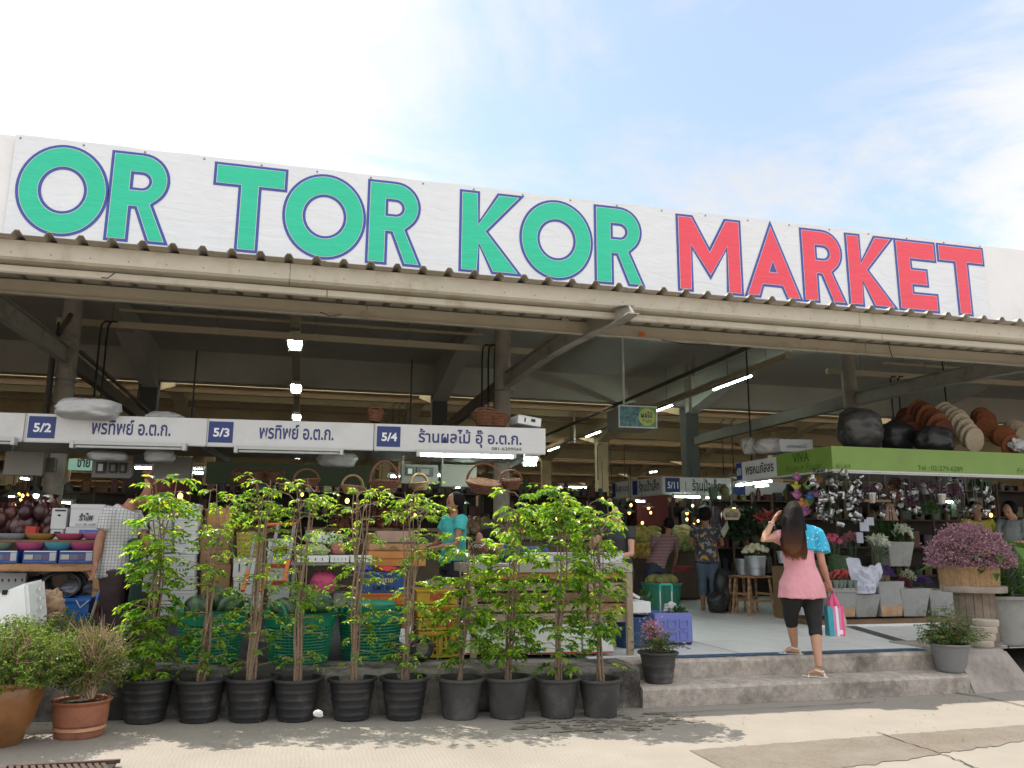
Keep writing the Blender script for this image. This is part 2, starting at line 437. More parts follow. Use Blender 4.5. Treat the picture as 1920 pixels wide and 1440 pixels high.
def crack(pts, wd):
    L_ = []; R2 = []
    dense = []
    for a, b in zip(pts, pts[1:]):
        for i in range(6): dense.append((a[0]+(b[0]-a[0])*i/6 + rng.uniform(-.012, .012), a[1]+(b[1]-a[1])*i/6 + rng.uniform(-.012, .012)))
    dense.append(pts[-1])
    for i, p in enumerate(dense):
        q0 = dense[max(i-1, 0)]; q1 = dense[min(i+1, len(dense)-1)]
        d = V((q1[0]-q0[0], q1[1]-q0[1])).normalized(); w_ = wd * rng.uniform(0.35, 1.1)
        L_.append((p[0]-d.y*w_, p[1]+d.x*w_)); R2.append((p[0]+d.y*w_, p[1]-d.x*w_))
    m = MB(); n = len(L_)
    m.add([(p[0], p[1], gz(p[0])+0.008) for p in L_ + R2], [(i, n+i, n+i+1, i+1) for i in range(n-1)])
    struct(m.build('pavement_crack', M_crack, smooth=0))
crack([zp(1645, 1374), zp(1690, 1391), zp(1745, 1408), zp(1800, 1428), zp(1840, 1446)], 0.008)
crack([zp(1790, 1300), zp(1850, 1309), zp(1925, 1326)], 0.013)
crack([zp(1200, 1340), zp(1420, 1330), zp(1640, 1318)], 0.006)
# water spilt from the pots
def puddle(px, py, rx, ry, n=26):
    c = zp(px, py); pts = []
    for i in range(n):
        a = 2*PI*i/n; k = 0.75 + 0.5*noise.noise(V((math.cos(a)*1.5+px, math.sin(a)*1.5, py)))
        pts.append((c[0] + rx*k*math.cos(a), c[1] + ry*k*math.sin(a)))
    sheet('wet_patch', pts, M_wet, 0.004)
m = MB()
for i in range(150):                                        # splashes thin out away from the pots
    cx_ = rng.choice((1150, 1150, 1240, 1060)); c = zp(cx_ + rng.gauss(0, 45), 1358 + rng.gauss(0, 8) - (cx_-1150)*.12)
    q = abs(rng.gauss(0, .022)) + .004; n = 9; o = len(m.v)
    for k in range(n):
        a = 2*PI*k/n; e = q*rng.uniform(.6, 1.3); m.v.append((c[0]+1.7*e*math.cos(a), c[1]+e*.8*math.sin(a), gz(c[0]) + .0035 + .00002*i))
    m.f.append(tuple(range(o, o+n))); m.m.append(0)
struct(m.build('wet_patch', M_wet, smooth=0))
m = MB(); M_lit = mk('litter_leaf', (.2, .15, .08), .9, island=[(.10, .06, .03), (.30, .24, .10), (.12, .15, .04), (.45, .42, .38)])
for i in range(420):
    x = rng.uniform(-2.2, 8.5); y = 6.95 - abs(rng.gauss(0, .7)) if x < 3 else 6.98 - abs(rng.gauss(0, .8))
    L_ = rng.uniform(.008, .03); a = rng.uniform(0, 6.28); m.leaf((x, y, gz(x)+.011+rng.uniform(0, .004)), (math.cos(a), math.sin(a), rng.uniform(-.05, .15)), (0, 0, 1), L_, L_*rng.uniform(.3, .7), droop=.1)
o = m.build('ground_litter', M_lit, smooth=0); o['kind'] = 'stuff'; tag(o, 'scattered dry leaf bits and paper crumbs on the apron', 'litter')
# drain grate in the apron, lower left
g = thing('drain_grate', 'rusty brown metal drain grate set in the ground', 'drain', (0, 0, 0))
p0, p1 = Z(20, 1440, 0.10), Z(205, 1445, 0.10)
q = MB(); q.b2((p0.x, p0.y-0.32, gz(-1.5)+0.002), (p1.x, p0.y, gz(-1.5)+0.012)); q.build('pit', M_dark, g)
M_rust = mk('rust', (0.07, 0.04, 0.03), 0.85, 0.3, 20, bump=0.3)
nb = 15
barm = None
for i in range(nb):
    x = p0.x + (p1.x-p0.x)*(i+0.5)/nb
    if barm is None: barm = MB().box((0, 0, 0), (0.022, 0.31, 0.018), rz=0.35).mesh('bar', M_rust)
    link('bar', barm, g, (x, p0.y-0.16, gz(x)+0.022))
q = MB(); q.box(((p0.x+p1.x)/2, p0.y, gz(-1.5)+0.022), (p1.x-p0.x+.04, 0.03, 0.02)); q.build('frame', M_rust, g)

# ------------------------------------------------------------------ kerb platform on the left, steps on the right, block at the end
def rough_prism(name, prof, x0, x1, mat, nseg, slope=True, amp=0.006, skew=None):
    """profile in (y,z), swept along x; zero level follows the apron if slope"""
    m = MB(); n = len(prof); vs = []
    for i in range(nseg+1):
        x = x0 + (x1-x0)*i/nseg
        for (y, z) in prof:
            e = amp if 0 < i < nseg else 0
            vs.append((x, y + rng.uniform(-e, e), z + (gz(x) if slope else 0) + rng.uniform(-e, e)*0.5))
    fs = [(i*n+j, (i+1)*n+j, (i+1)*n+(j+1) % n, i*n+(j+1) % n) for i in range(nseg) for j in range(n)]
    fs += [tuple(range(n)), tuple(nseg*n + j for j in reversed(range(n)))]
    m.add(vs, fs)
    return struct(m.build(name, mat, smooth=30))
rough_prism('platform', [(7.12, -0.1), (7.06, -0.1), (7.05, FL-0.035), (7.075, FL-0.008), (7.11, FL), (7.62, FL), (7.62, -0.1)], -9.0, 2.98, M_kerb, 90)
rough_prism('step', [(7.02, -0.1), (7.005, 0.145), (7.03, 0.168), (7.06, 0.172), (7.66, 0.172), (7.66, -0.1)], 2.985, 6.42, M_step, 40, slope=False)
rough_prism('step', [(7.40, 0.1), (7.385, 0.315), (7.41, 0.338), (7.44, FL+0.002), (7.66, FL+0.002), (7.66, 0.1)], 2.985, 6.42, M_step, 40, slope=False)
# end block with sloping faces
mb = MB()
vs = [(6.40, 6.93, -.05), (7.30, 7.02, -.05), (7.42, 8.2, -.05), (6.40, 8.2, -.05), (6.43, 7.18, .37), (7.12, 7.24, .365), (7.18, 8.2, .36), (6.43, 8.2, .36)]
mb.add(vs, [(3, 2, 1, 0), (4, 5, 6, 7), (0, 1, 5, 4), (1, 2, 6, 5), (2, 3, 7, 6), (3, 0, 4, 7)])
struct(mb.build('step_end_block', M_block, bev=0.025))
# blue edging on the top step
mb = MB(); n = 30; vs = []
for i in range(n+1):
    x = 3.3 + (6.38-3.3)*i/n
    vs += [(x, 7.47 + rng.uniform(-.012, .012), FL+0.008), (x, 7.655 + rng.uniform(-.006, .006), FL+0.008)]
mb.add(vs, [(2*i, 2*i+2, 2*i+3, 2*i+1) for i in range(n)])
struct(mb.build('step_edging', M_blue_edge, smooth=0))
# market floor: dark bed with pale slabs; joints stay open
fl = MB()
xs = [-14, -6.3, -2, 2.7, 8, 45]
ys = [7.62, 20, 80]
fl.add([(x, y, fz(x) - 0.006) for y in ys for x in xs], [(j*6+i, j*6+i+1, (j+1)*6+i+1, (j+1)*6+i) for j in range(2) for i in range(5)])
floor = struct(fl.build('market_floor', M_grout, smooth=0))
tw, td, gap = 1.62, 1.05, 0.022
tm = MB().b2((0, 0, -0.03), (tw-gap, td-gap, 0)).mesh('floor_tile', M_tile, 0, 0.002)
for j in range(9):
    for i in range(-1, 8):
        x = 2.72 + (i-0)*tw; y = 7.665 + j*td
        if x < 2.5 and j < 1: continue
        o = link('floor_tile', tm, floor, (x, y, FL + 0.004 + (gz(x) if x < 2.7 else 0)))
# diagonal dark inlay strip by the right-hand stall
a, b, c, d = [Z(*q, FL+.012) for q in ((1583, 1173), (1600, 1172), (1725, 1208), (1700, 1208))]
mb = MB(); mb.add([a, b, c, d], [(0, 3, 2, 1)])
struct(mb.build('floor_inlay', mk('inlay_grey', (0.075, 0.072, 0.07), 0.6, 0.2, 8), smooth=0))

# ------------------------------------------------------------------ the market hall
hall = thing('market_hall', 'open fronted market hall with cream eave and white parapet behind the sign letters', 'building', (0, 0, 0))
XL, XR = -16.0, 28.0
YG = 8.68                                                # gutter line
def sweep(name, prof, mat, x0=XL, x1=XR, smooth=30):
    m = MB(); n = len(prof); k = 40
    vs = [(x0+(x1-x0)*i/k, y, z) for i in range(k+1) for y, z in prof]
    fs = [(i*n+j, i*n+(j+1) % n, (i+1)*n+(j+1) % n, (i+1)*n+j) for i in range(k) for j in range(n)] + [tuple(range(n))[::-1], tuple(k*n+j for j in range(n))]
    m.add(vs, fs); return m.build(name, mat, hall, smooth=smooth)
G0, Z0 = 8.68, 4.343  # hall, banner, tray and lamp coordinates: baked after scaling about the camera
Z1, Z2, Z3, Z4, YP, Z5, Z6 = 4.167, 4.14, 4.047, 4.036, 9.754, 4.25, 4.096
for x0, x1 in ((XL, -7.1), (-7.095, -0.25), (-0.245, 6.8), (6.805, 14), (14.005, XR)):
    sweep('gutter', [(G0, Z0), (G0+.018, Z0+.004), (G0+.022, Z1+.01), (G0+.23, Z1-.02), (G0+.23, Z0), (G0+.25, Z0), (G0+.25, Z1-.05), (G0+.018, Z1-.025), (G0-.006, Z1)], M_cream, x0, x1)
    sweep('purlin', [(G0+.10, Z2-.03), (G0+.10, Z3), (G0+.115, Z3-.014), (G0+.15, Z3-.014), (G0+.15, Z3-.004), (G0+.118, Z3), (G0+.118, Z2-.03)], M_cream, x0+.4, x1+.395)
    sweep('purlin', [(YP, Z5), (YP, Z6+.005), (YP-.04, Z6), (YP-.04, Z6-.016), (YP+.035, Z6-.016), (YP+.035, Z6-.006), (YP+.018, Z6+.003), (YP+.018, Z5)], M_cream, x0+.9, x1+.895)
    sweep('purlin', [(YP+.03, Z5), (YP+.03, Z5+.012), (YP+.1, Z5+.012), (YP+.1, Z5)], M_cream, x0+.9, x1+.895)
# corrugated sheet: separate sheets lapped side by side
PT = 0.287
def sheet_mesh(nr):
    p = PT; prof = []
    for i in range(nr):
        x = i*p
        prof += [(x, 0), (x+p*.64, 0), (x+p*.75, 0.048), (x+p*.89, 0.048)]
    prof.append((nr*p, 0)); prof.append((nr*p+0.05, 0.002))
    m = MB(); n = len(prof); y0, z0, y1, z1 = G0-.13, Z0+.012, 10.017, Z5+.018
    z1 = Z5 + .008
    for (y, z) in ((y0, z0), (y1, z1)):
        for x, h in prof: m.v.append((x, y, z+h))
        for x, h in prof: m.v.append((x, y, z+h+0.006))
    for j in range(n-1):
        m.f += [(j, 2*n+j, 2*n+j+1, j+1), (n+j, n+j+1, 3*n+j+1, 3*n+j), (j, j+1, n+j+1, n+j)]; m.m += [0, 0, 0]
    return m.mesh('roof_sheet', M_sheet, 0)
sm = sheet_mesh(4)
for i in range(38): link('roof_sheet', sm, hall, (XL + i*4*PT, rng.uniform(-.012, .012), rng.uniform(-.002, .002)))
# parapet
ZP = 6.089
m = MB(); m.b2((XL, 10.028, Z5+.012), (XR, 10.028+.26, ZP-.012)); m.build('parapet', M_white_wall, hall, smooth=0)
# slab, edge beam and bays behind; the first bays grey, the further hall cream
ZS, ZB = 6.113, 5.346
m = MB(); m.b2((XL, 10.028+.262, ZS), (XR, 21.317-.002, ZS+.03)); m.build('roof_slab', M_grey, hall, smooth=0)
YB = [21.482, 28.715, 35.949, 43.182, 50.416, 57.65, 64.883]
XC = [-11.015, -3.781, 3.452, 10.796, 18.084, 25.318]
YCOL = 14.248
for k, yb in enumerate(YB):
    mt = M_grey if k == 0 else M_hall
    m = MB(); m.b2((XL, yb-0.17, ZB), (50, yb+0.23, ZS+.02)); m.build('cross_beam', mt, hall, smooth=0, bev=0.02)
    if k < len(YB)-1:
        m = MB(); m.b2((XL, yb+2.7, ZS+.02), (50, YB[k+1]-0.17, ZS+.2)); m.build('roof_slab', M_hall, hall, smooth=0)
        m = MB(); m.b2((XL, yb+0.25, ZS+.06), (50, yb+2.69, ZS+.066)); m.build('added_roof_light', M_added_rl, hall, smooth=0)  # added strip hidden behind the beam, brightens the bays with diffuse daylight
        for dy in (2.5, 5.1):                               # steel purlins below the slab and brown service runs
            m = MB(); m.b2((XL, yb+dy, ZS-.37), (50, yb+dy+0.14, ZS-.16)); m.build('purlin', M_hall, hall, smooth=0)
            m = MB(); m.b2((XL, yb+dy+0.19, ZS-.56), (50, yb+dy+0.28, ZS-.38)); m.build('purlin', M_hallb, hall, smooth=0)
        m = MB(); m.b2((XL, yb+1.0, ZB-.09), (50, yb+1.1, ZB)); m.build('conduit', M_hallb, hall, smooth=0)
YW = YB[-1]+3
m = MB(); m.b2((XL, YW, 0), (50, YW+.2, 7)); m.build('wall', M_hallb, hall, smooth=0)
m = MB(); m.b2((XL-.2, 10.028, 0), (XL, YW, 7)); m.build('wall', M_hallb, hall, smooth=0)
m = MB(); m.b2((50, 22, 0), (50.2, YW, 7)); m.build('wall', M_hallb, hall, smooth=0)
# depth beams with haunches on the column lines
ZH = 5.74
for x in XC:
    for k in range(len(YB)):
        y0 = 10.028+.262 if k == 0 else YB[k-1]+0.23; y1 = YB[k]-0.17
        m = MB()
        if k == 0: pr = [(y0, ZS+.002), (y0, ZH), (YCOL-1.0, ZH), (YCOL, ZH-.18), (YCOL+1.0, ZH), (y1-3.1, ZH), (y1, ZB-.22), (y1, ZS+.002)]
        else: pr = [(y0, ZS+.022), (y0, ZB-.2), (y0+2.5, ZH-.02), (y1-2.5, ZH-.02), (y1, ZB-.2), (y1, ZS+.022)]
        n = len(pr); hw = 0.2
        m.add([(x-hw, y, z) for y, z in pr] + [(x+hw, y, z) for y, z in pr], [tuple(range(n)), tuple(range(2*n-1, n-1, -1))] + [(i, n+i, n+(i+1) % n, (i+1) % n) for i in range(n)])
        m.build('depth_beam', M_grey if k < 1 else M_hall, hall, smooth=0)
# columns
for i, x in enumerate(XC[:5]):
    m = MB(); m.tube([(x, YCOL, fz(x)-.02), (x, YCOL, ZH-.1)], 0.145, 24); c = m.build('column', M_beige, hall)
    for zz_ in ((3.943, 3.537) if i == 1 else (4.14,)):
        m = MB(); m.lathe([(0.148, -.022), (0.158, -.02), (0.158, .02), (0.148, .022)], 24); m.box((0.17, -0.03, 0), (.055, .035, .035)); m.build('clamp_ring', M_steel, c, loc=(x, YCOL, zz_))
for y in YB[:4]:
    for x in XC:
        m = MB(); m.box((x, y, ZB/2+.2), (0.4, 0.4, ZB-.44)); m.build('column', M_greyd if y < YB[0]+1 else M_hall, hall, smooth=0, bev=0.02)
# downpipe beside the left column
xd = XC[1]
m = MB(); m.tube([(xd-.22, YCOL-.05, 0.4), (xd-.22, YCOL-.05, 4.578), (xd-.02, YCOL-.17, 4.907), (xd+.05, YCOL-.3, 4.962)], 0.04, 8); m.build('downpipe', M_pipe, hall)
m = MB(); m.tube([(xd-.14, YCOL-.19, 0.4), (xd-.14, YCOL-.19, 4.852)], 0.018, 6); m.build('downpipe', M_cable, hall)
# curved rafters from the columns out to the gutter, outline traced from image pixels of the middle one
XRF = 3.507
up_ = [(941, 708), (960, 692), (1010, 655), (1062, 619), (1112, 593), (1150, 579), (1180, 571)]
lo_ = [(941, 731), (960, 719), (1012, 683), (1066, 650), (1120, 622), (1158, 608), (1188, 588)]
def rafter(x):
    U_ = [X(a, b, XRF) for a, b in up_]; L_ = [X(a, b, XRF) for a, b in lo_]
    n = len(U_); m = MB()
    def slab(A, B, hw):
        vs = []
        for i in range(n): vs += [(x-hw, A[i][0], A[i][1]), (x+hw, A[i][0], A[i][1]), (x+hw, B[i][0], B[i][1]), (x-hw, B[i][0], B[i][1])]
        m.add(vs, [(4*i+j, 4*i+(j+1) % 4, 4*i+4+(j+1) % 4, 4*i+4+j) for i in range(n-1) for j in range(4)] + [(0, 3, 2, 1), tuple(4*(n-1)+j for j in range(4))])
    u = [(p.y, p.z) for p in U_]; l = [(p.y, p.z) for p in L_]
    slab([(a, b+.012) for a, b in l], [(a, b-.012) for a, b in u], .012)
    slab([(a, b-.002) for a, b in l], [(a, b+.012) for a, b in l], .07); slab([(a, b-.012) for a, b in u], [(a, b+.002) for a, b in u], .07)
    y0 = u[0][0]; zc = (u[0][1]+l[0][1])/2
    m.box((x, YCOL-.15, zc), (.13, .02, .42)); m.tube([(x, YCOL-.15, zc), (x, y0, zc)], .05, 6)
    for dz in (-.16, .16): m.box((x, YCOL-.17, zc+dz), (.035, .03, .035))
    return m.build('rafter', M_raft, hall, smooth=30)
for x in (XC[1], XRF, XC[3], XC[4]): rafter(x)
zt_ = X(941, 720, XRF).z
for x in (XC[1], XRF-.02, XC[3]):
    m = MB(); m.b2((x-.07, YCOL+.16, zt_-.13), (x+.07, YB[0]-.42, zt_+.09)); m.b2((x+.1, YCOL+.2, zt_+.12), (x+.15, YB[0]-.42, zt_+.17)); m.build('tie_beam', M_tieb, hall, smooth=0)
for x in XC[:5]:
    for d in (-.25, .25):
        m = MB(); m.box((x+d, YP+.06, Z5+.02), (0.10, 0.1, 0.10)); m.build('bracket', M_cream, hall, smooth=0)

# ------------------------------------------------------------------ banner with the market's name
YBN = 10.006
KB = YBN/9.1                                                # letters from image pixels, scaled about the camera from a plane 9.1 m away
ban = thing('banner_sign', 'long white vinyl banner with huge green and red letters on the parapet', 'sign', (0, YBN, ZP-1.6))
bx0, bx1 = Y(24, 300, YBN).x, Y(1846, 500, YBN).x
m = MB(); NB = 60
zt = 1.6
vs = []
for i in range(NB+1):
    x = bx0 + (bx1-bx0)*i/NB
    sag = 0.012*math.sin(i*1.7) + 0.008*math.sin(i*0.6)
    for z in (-0.1, 0.4, 0.8, 1.2, zt - 0.002 + sag*0.35): vs.append((x, 0.0, z))
m.add(vs, [(i*5+j, (i+1)*5+j, (i+1)*5+j+1, i*5+j+1) for i in range(NB) for j in range(4)])
m.build('vinyl_sheet', M_ban, ban, smooth=60)
for i in range(NB//3+1):
    x = bx0 + 0.05 + (bx1-bx0-.1)*i/(NB//3)
    m = MB(); m.lathe([(0.012, 0), (0.012, .006), (0.006, .006)], 8, M=Matrix.Rotation(PI/2, 4, 'X')); m.build('eyelet', M_steel, ban, loc=(x, -0.001, zt-0.045))
def arc(cx_, cz_, rx, rz, a0, a1, n): return [(cx_+rx*math.cos(R_(a0+(a1-a0)*i/n)), cz_+rz*math.sin(R_(a0+(a1-a0)*i/n))) for i in range(n+1)]
def inset(l, d):
    n = len(l); ar = sum(l[i][0]*l[(i+1) % n][1]-l[(i+1) % n][0]*l[i][1] for i in range(n)); sg = 1 if ar > 0 else -1
    out = []
    for i in range(n):
        a, b, c = V(l[i-1]), V(l[i]), V(l[(i+1) % n])
        d1 = (b-a).normalized(); d2 = (c-b).normalized()
        n1 = V((-d1.y, d1.x))*sg; n2 = V((-d2.y, d2.x))*sg
        k = 1 + n1.dot(n2); mv = (n1+n2)/max(k, 0.25)
        if mv.length > 2.6: mv = mv.normalized()*2.6
        out.append((b.x+mv.x*d, b.y+mv.y*d))
    return out
H = 1.04
def gR(): return [[(0, 0), (.25, 0), (.25, .385), (.285, .385), (.435, 0), (.665, 0), (.475, .44)] + arc(.33, .725, .30, .315, -50, 90, 14) + [(0, H)], list(reversed([(.245, .63), (.245, .785), (.33, .785)] + arc(.335, .7075, .075, .0775, 80, -80, 8) + [(.33, .63)]))]
def gO(): return [arc(.47, .515, .47, .52, 0, 352.5, 47), arc(.47, .515, (.215), .237, 0, 352.5, 47)]
GL = {
 'O': gO(), 'R': gR(),
 'T': [[(.27, 0), (.52, 0), (.52, .76), (.80, .76), (.80, H), (0, H), (0, .76), (.27, .76)]],
 'K': [[(0, 0), (.25, 0), (.25, .33), (.29, .33), (.41-.0, .0), (.79, 0), (.36, .54), (.81, H), (.47, H), (.25, .68), (.25, H), (0, H)]],
 'M': [[(0, 0), (.22, 0), (.22, .57), (.465, .18), (.705, .60), (.685, 0), (.93, 0), (.93, H), (.69, H), (.465, .62), (.24, H), (0, H)]],
 'A': [[(0, 0), (.245, 0), (.30, .16), (.56, .16), (.63, 0), (.88, 0), (.44, 1.09)]],
 'E': [[(0, 0), (.66, 0), (.66, .28), (.27, .28), (.27, .36), (.52, .36), (.52, .63), (.27, .63), (.27, .735), (.68, .735), (.68, H), (0, H)]],
}
GL['K'] = [[(0, 0), (.25, 0), (.25, .335), (.40, 0), (.79, 0), (.36, .53), (.81, H), (.47, H), (.25, .67), (.25, H), (0, H)]]
word = [('O', -3.10, .905, 'g'), ('R', -2.205, .65, 'g'), ('T', -1.145, .80, 'g'), ('O', -.385, .94, 'g'), ('R', .56, .665, 'g'), ('K', 1.655, .80, 'g'), ('O', 2.40, .95, 'g'), ('R', 3.365, .68, 'g'),
        ('M', 4.485, .93, 'r'), ('A', 5.42, .87, 'r'), ('R', 6.29, .68, 'r'), ('K', 6.985, .79, 'r'), ('E', 7.775, .68, 'r'), ('T', 8.475, .80, 'r')]
LB = (4.567-1.4)*KB + 1.4 - (ZP-1.6)
WN = {'O': .94, 'R': .665, 'T': .80, 'K': .80, 'M': .93, 'A': .88, 'E': .68}
for ch, x, wd, colr in word:
    kx = wd / WN[ch]; loops = [[(p[0]*kx*KB, p[1]*KB) for p in l] for l in GL[ch]]
    lt = MB().poly(loops).build('letter', M_bb, ban, smooth=0, loc=(x*KB, -0.005, LB))
    ins = 0.040
    if len(loops) > 1:                                     # the counter keeps its blue rim outside the white hole
        fl_ = [inset(loops[0], ins), [(p[0], p[1]) for p in inset(loops[1], -ins)]]
    else: fl_ = [inset(loops[0], ins)]
    if ch == 'A': fl_.append([(q[0]*KB, q[1]*KB) for q in ((.375, .36), (.44, .53), (.505, .36))])
    thin = [inset(fl_[0], -0.006)] + [inset(q, 0.006) for q in fl_[1:]]
    MB().poly(thin).build('letter_edge', M_ban, lt, smooth=0, loc=(0, -0.003, 0))
    MB().poly(fl_).build('letter_face', M_bg if colr == 'g' else M_br, lt, smooth=0, loc=(0, -0.006, 0))

# small things on the eave: tag, loose wires, bolts
q = Y(1204, 637, YP-.05); one('orange_tag', MB().box((0, 0, 0), (.07, .012, .05)), mk('tag_orange', (.6, .13, .01), .6), 'small orange tag on the eave purlin right of the middle rafter', 'tag', (q.x, YP-.055, Z6+.03))
wr = MB()
for (a, b, c, d) in ((1590, 612, 1640, 606), (1500, 636, 1560, 624), (1665, 640, 1674, 672), (600, 585, 640, 590), (190, 520, 215, 512), (1240, 637, 1330, 645)):
    u, v = Y(a, b, G0+.02 if b < 615 else YP-.06), Y(c, d, G0+.02 if b < 615 else YP-.06); wr.tube([u, u.lerp(v, .5)-V((0, 0, .03)), v], .006, 5)
o = wr.build('loose_wire', M_cable, hall); o['kind'] = 'stuff'
bt = MB()
for i in range(46):
    x = -4 + i*.36; bt.box((x, G0-.004, Z1+.045+rng.uniform(-.004, .004)), (.012, .008, .012))
o = bt.build('bolt', M_steel, hall); o['kind'] = 'stuff'
# ------------------------------------------------------------------ signs, trays, lamps under the roof
M_wsign = mk('sign_white', (0.62, 0.615, 0.61), 0.4, 0.04, 2, stain=(.50, .49, .46), stain_s=2.2, stain_t=(.52, .85), bump=.04, bs=4)
M_navy = mk('sign_navy', (0.012, 0.03, 0.17), 0.4, 0.05, 3)
M_ink = mk('ink_navy', (0.03, 0.035, 0.16), 0.5)
M_inkd = mk('ink_dark', (0.02, 0.02, 0.03), 0.5)
M_wink = mk('ink_white', (0.8, 0.8, 0.8), 0.5)
M_tray = mk('tray_cream', (0.50, 0.42, 0.29), 0.5, 0.06, 4)
M_house = mk('lamp_housing', (0.5, 0.5, 0.48), 0.4, 0.06, 3)
M_tube = emis('lit_tube', (0.78, 1.0, 0.88), 26.0)
M_tubeoff = mk('unlit_tube', (0.55, 0.56, 0.55), 0.3)
M_refl = mk('lamp_reflector', (0.6, 0.65, 0.6), 0.18, 0.05, 3, metal=0.9)
M_bulb = emis('warm_bulb', (1.0, 0.52, 0.10), 2.6)
M_bulbw = emis('white_bulb', (0.95, 1.0, 0.95), 14.0)
M_shade = mk('lamp_shade', (0.16, 0.20, 0.17), 0.35, 0.1, 4, metal=0.5)
M_box_grey = mk('grey_box', (0.20, 0.19, 0.165), 0.5, 0.08, 3)
M_bag_white = mk('white_film', (0.62, 0.62, 0.62), 0.35, 0.08, 6, bump=0.5, bs=12, trans=0.25)
M_foam = mk('foam_white', (0.72, 0.73, 0.72), 0.75, 0.05, 8, bump=0.15, bs=120)

# left stall canopy: row of white sign boxes, slightly skew to the facade
SA, SB = Y(0, 800, 10.0), Y(1024, 826, 9.5)
sdir = V((SB.x-SA.x, SB.y-SA.y, 0)).normalized(); snrm = V((sdir.y, -sdir.x, 0)); srz = math.atan2(sdir.y, sdir.x)
def SP(px, py, off=0.0): return PL(px, py, SA + snrm*off, snrm)
zB, zT = SP(500, 838).z, SP(500, 788).z
def slocal(px, root): return (V((SP(px, 810).x, SP(px, 810).y, 0)) - V((root.x, root.y, 0))).dot(sdir)
panels = [(-120, 44, 'blank left end of the white stall sign row above the bowl table', None, None, None),
          (46, 388, 'white stall sign numbered 5/2 with blue Thai lettering', '5/2', (50, 103), ('พรทิพย์ อ.ต.ก.', 171, 320)),
          (389, 701, 'white stall sign numbered 5/3 above the wicker hampers', '5/3', (388+1, 437), ('พรทิพย์ อ.ต.ก.', 486, 626)),
          (702, 1023, 'white stall sign numbered 5/4 at the right end of the row', '5/4', (705, 751), ('ร้านผลไม้ อุ๊ อ.ต.ก.', 785, 978))]
for a, b, lab, num, npx, txt in panels:
    r0 = SP(a, 810); r0 = V((r0.x, r0.y, zB)); wd = slocal(b, r0); hh = zT-zB
    t = thing('stall_sign', lab, 'sign', r0, srz, 'white sign boxes over the left stalls')
    MB().b2((0, 0, 0), (wd, 0.09, hh)).build('sign_box', M_wsign, t, bev=0.004)
    MB().b2((0.004, -0.006, -0.012), (wd-.004, 0.0, 0.0)).build('trim', M_house, t, smooth=0)
    MB().b2((0.0, -0.008, 0), (0.012, -0.001, hh)).build('trim', M_house, t, smooth=0)
    if num:
        x0, x1 = slocal(npx[0]+2, r0), slocal(npx[1], r0)
        p = MB().b2((x0, -0.006, hh*.12), (x1, -.001, hh*.9)).build('number_plate', M_navy, t, smooth=0)
        lettering(p, num, x0+(x1-x0)*.2, x1-(x1-x0)*.14, hh*.33, hh*.66, -0.0075, M_wink, 0.03)
    if txt:
        x0, x1 = slocal(txt[1], r0), slocal(txt[2], r0)
        lettering(t, txt[0], x0, x1, hh*(.30 if num != '5/4' else .16), hh*.86, -0.003, M_ink, 0.02)
    if num == '5/4':
        lettering(t, '081-6209565', slocal(922, r0), slocal(978, r0), hh*.09, hh*.21, -0.003, M_inkd, 0.012)
# canopy top behind the signs, with braces
t = thing('stall_canopy', 'flat dark canopy board behind the white stall signs', 'canopy', (SA.x, SA.y, zB), srz)
ln = slocal(1018, V((SA.x, SA.y, 0)))
MB().b2((-1.4, 0.1, 0.10), (ln, 2.3, 0.13)).build('board', M_box_grey, t, smooth=0)
for q in (-1.2, ln*.33, ln*.66, ln-.03):
    MB().b2((q, 0.1, 0.02), (q+.03, 2.3, .095)).build('rail', M_steel, t, smooth=0)
for q, d in ((-1.3, 2.2), (ln*.25, 2.2), (ln*.75, 2.2)):
    MB().tube([(q, d, .1), (q, d, 1.6)], .012, 6).build('post', M_cable, t)

# cable trays
def tray(name, p0, p1, hgt, wid, label, hang=True, cap=True):
    p0, p1 = V(p0), V(p1); d = (p1-p0); L = d.length; rz = math.atan2(d.y, d.x)
    t = thing(name, label, 'cable tray', p0, rz)
    MB().b2((0, -wid/2, 0), (L, wid/2, hgt)).build('channel', M_tray, t, smooth=0, bev=0.004)
    n = max(2, int(L/1.6))
    for i in range(n):
        x = L*(i+.5)/n
        MB().tube([(x, 0, hgt), (x, 0, ZS-p0.z-.002)], 0.008, 5).build('hanger', M_steel, t)
        MB().b2((x-.02, -wid/2-.006, -0.006), (x+.02, wid/2+.006, hgt+.006)).build('bracket', M_cream, t, smooth=0)
    return t
a0, a1 = Y(107, 602, 14.599), Y(1013, 658, 14.599)
tray('cable_tray', (a0.x, 14.599, a0.z-.06), (a1.x, 14.599, a0.z-.06), 0.115, 0.1, 'long cream cable tray between the left and middle round columns')
b0 = Y(1552, 706, 14.599)
tray('cable_tray', (b0.x, 14.599, a0.z-.06), (b0.x+6.5, 14.599, a0.z-.06), 0.115, 0.1, 'cream cable tray running right from the right round column')
c0, c1 = Y(224, 581, 15.234), Y(905, 628, 15.234)
tray('cable_tray', (c0.x, 15.234, c0.z-.03), (c1.x, 15.234, c0.z-.03), 0.05, 0.06, 'thin cream rail above the long cable tray at left')
d0 = Y(1657, 690, 15.234)
tray('cable_tray', (d0.x, 15.234, c0.z-.03), (d0.x+2.2, 15.234, c0.z-.03), 0.05, 0.06, 'short thin cream rail beside the right round column')
xl = Y(553, 600, 14.138).x
tray('lighting_trunk', (xl, 14.138, 5.269), (xl, 41.648, 5.269), 0.16, 0.17, 'cream lighting trunk running back between the left columns')
e0 = Y(1478, 664, 14.248)
tray('lighting_trunk', (e0.x, 14.248, e0.z-.1), (e0.x, 43.84, e0.z-.1), 0.13, 0.15, 'cream lighting trunk running back at right of the fruit sign')
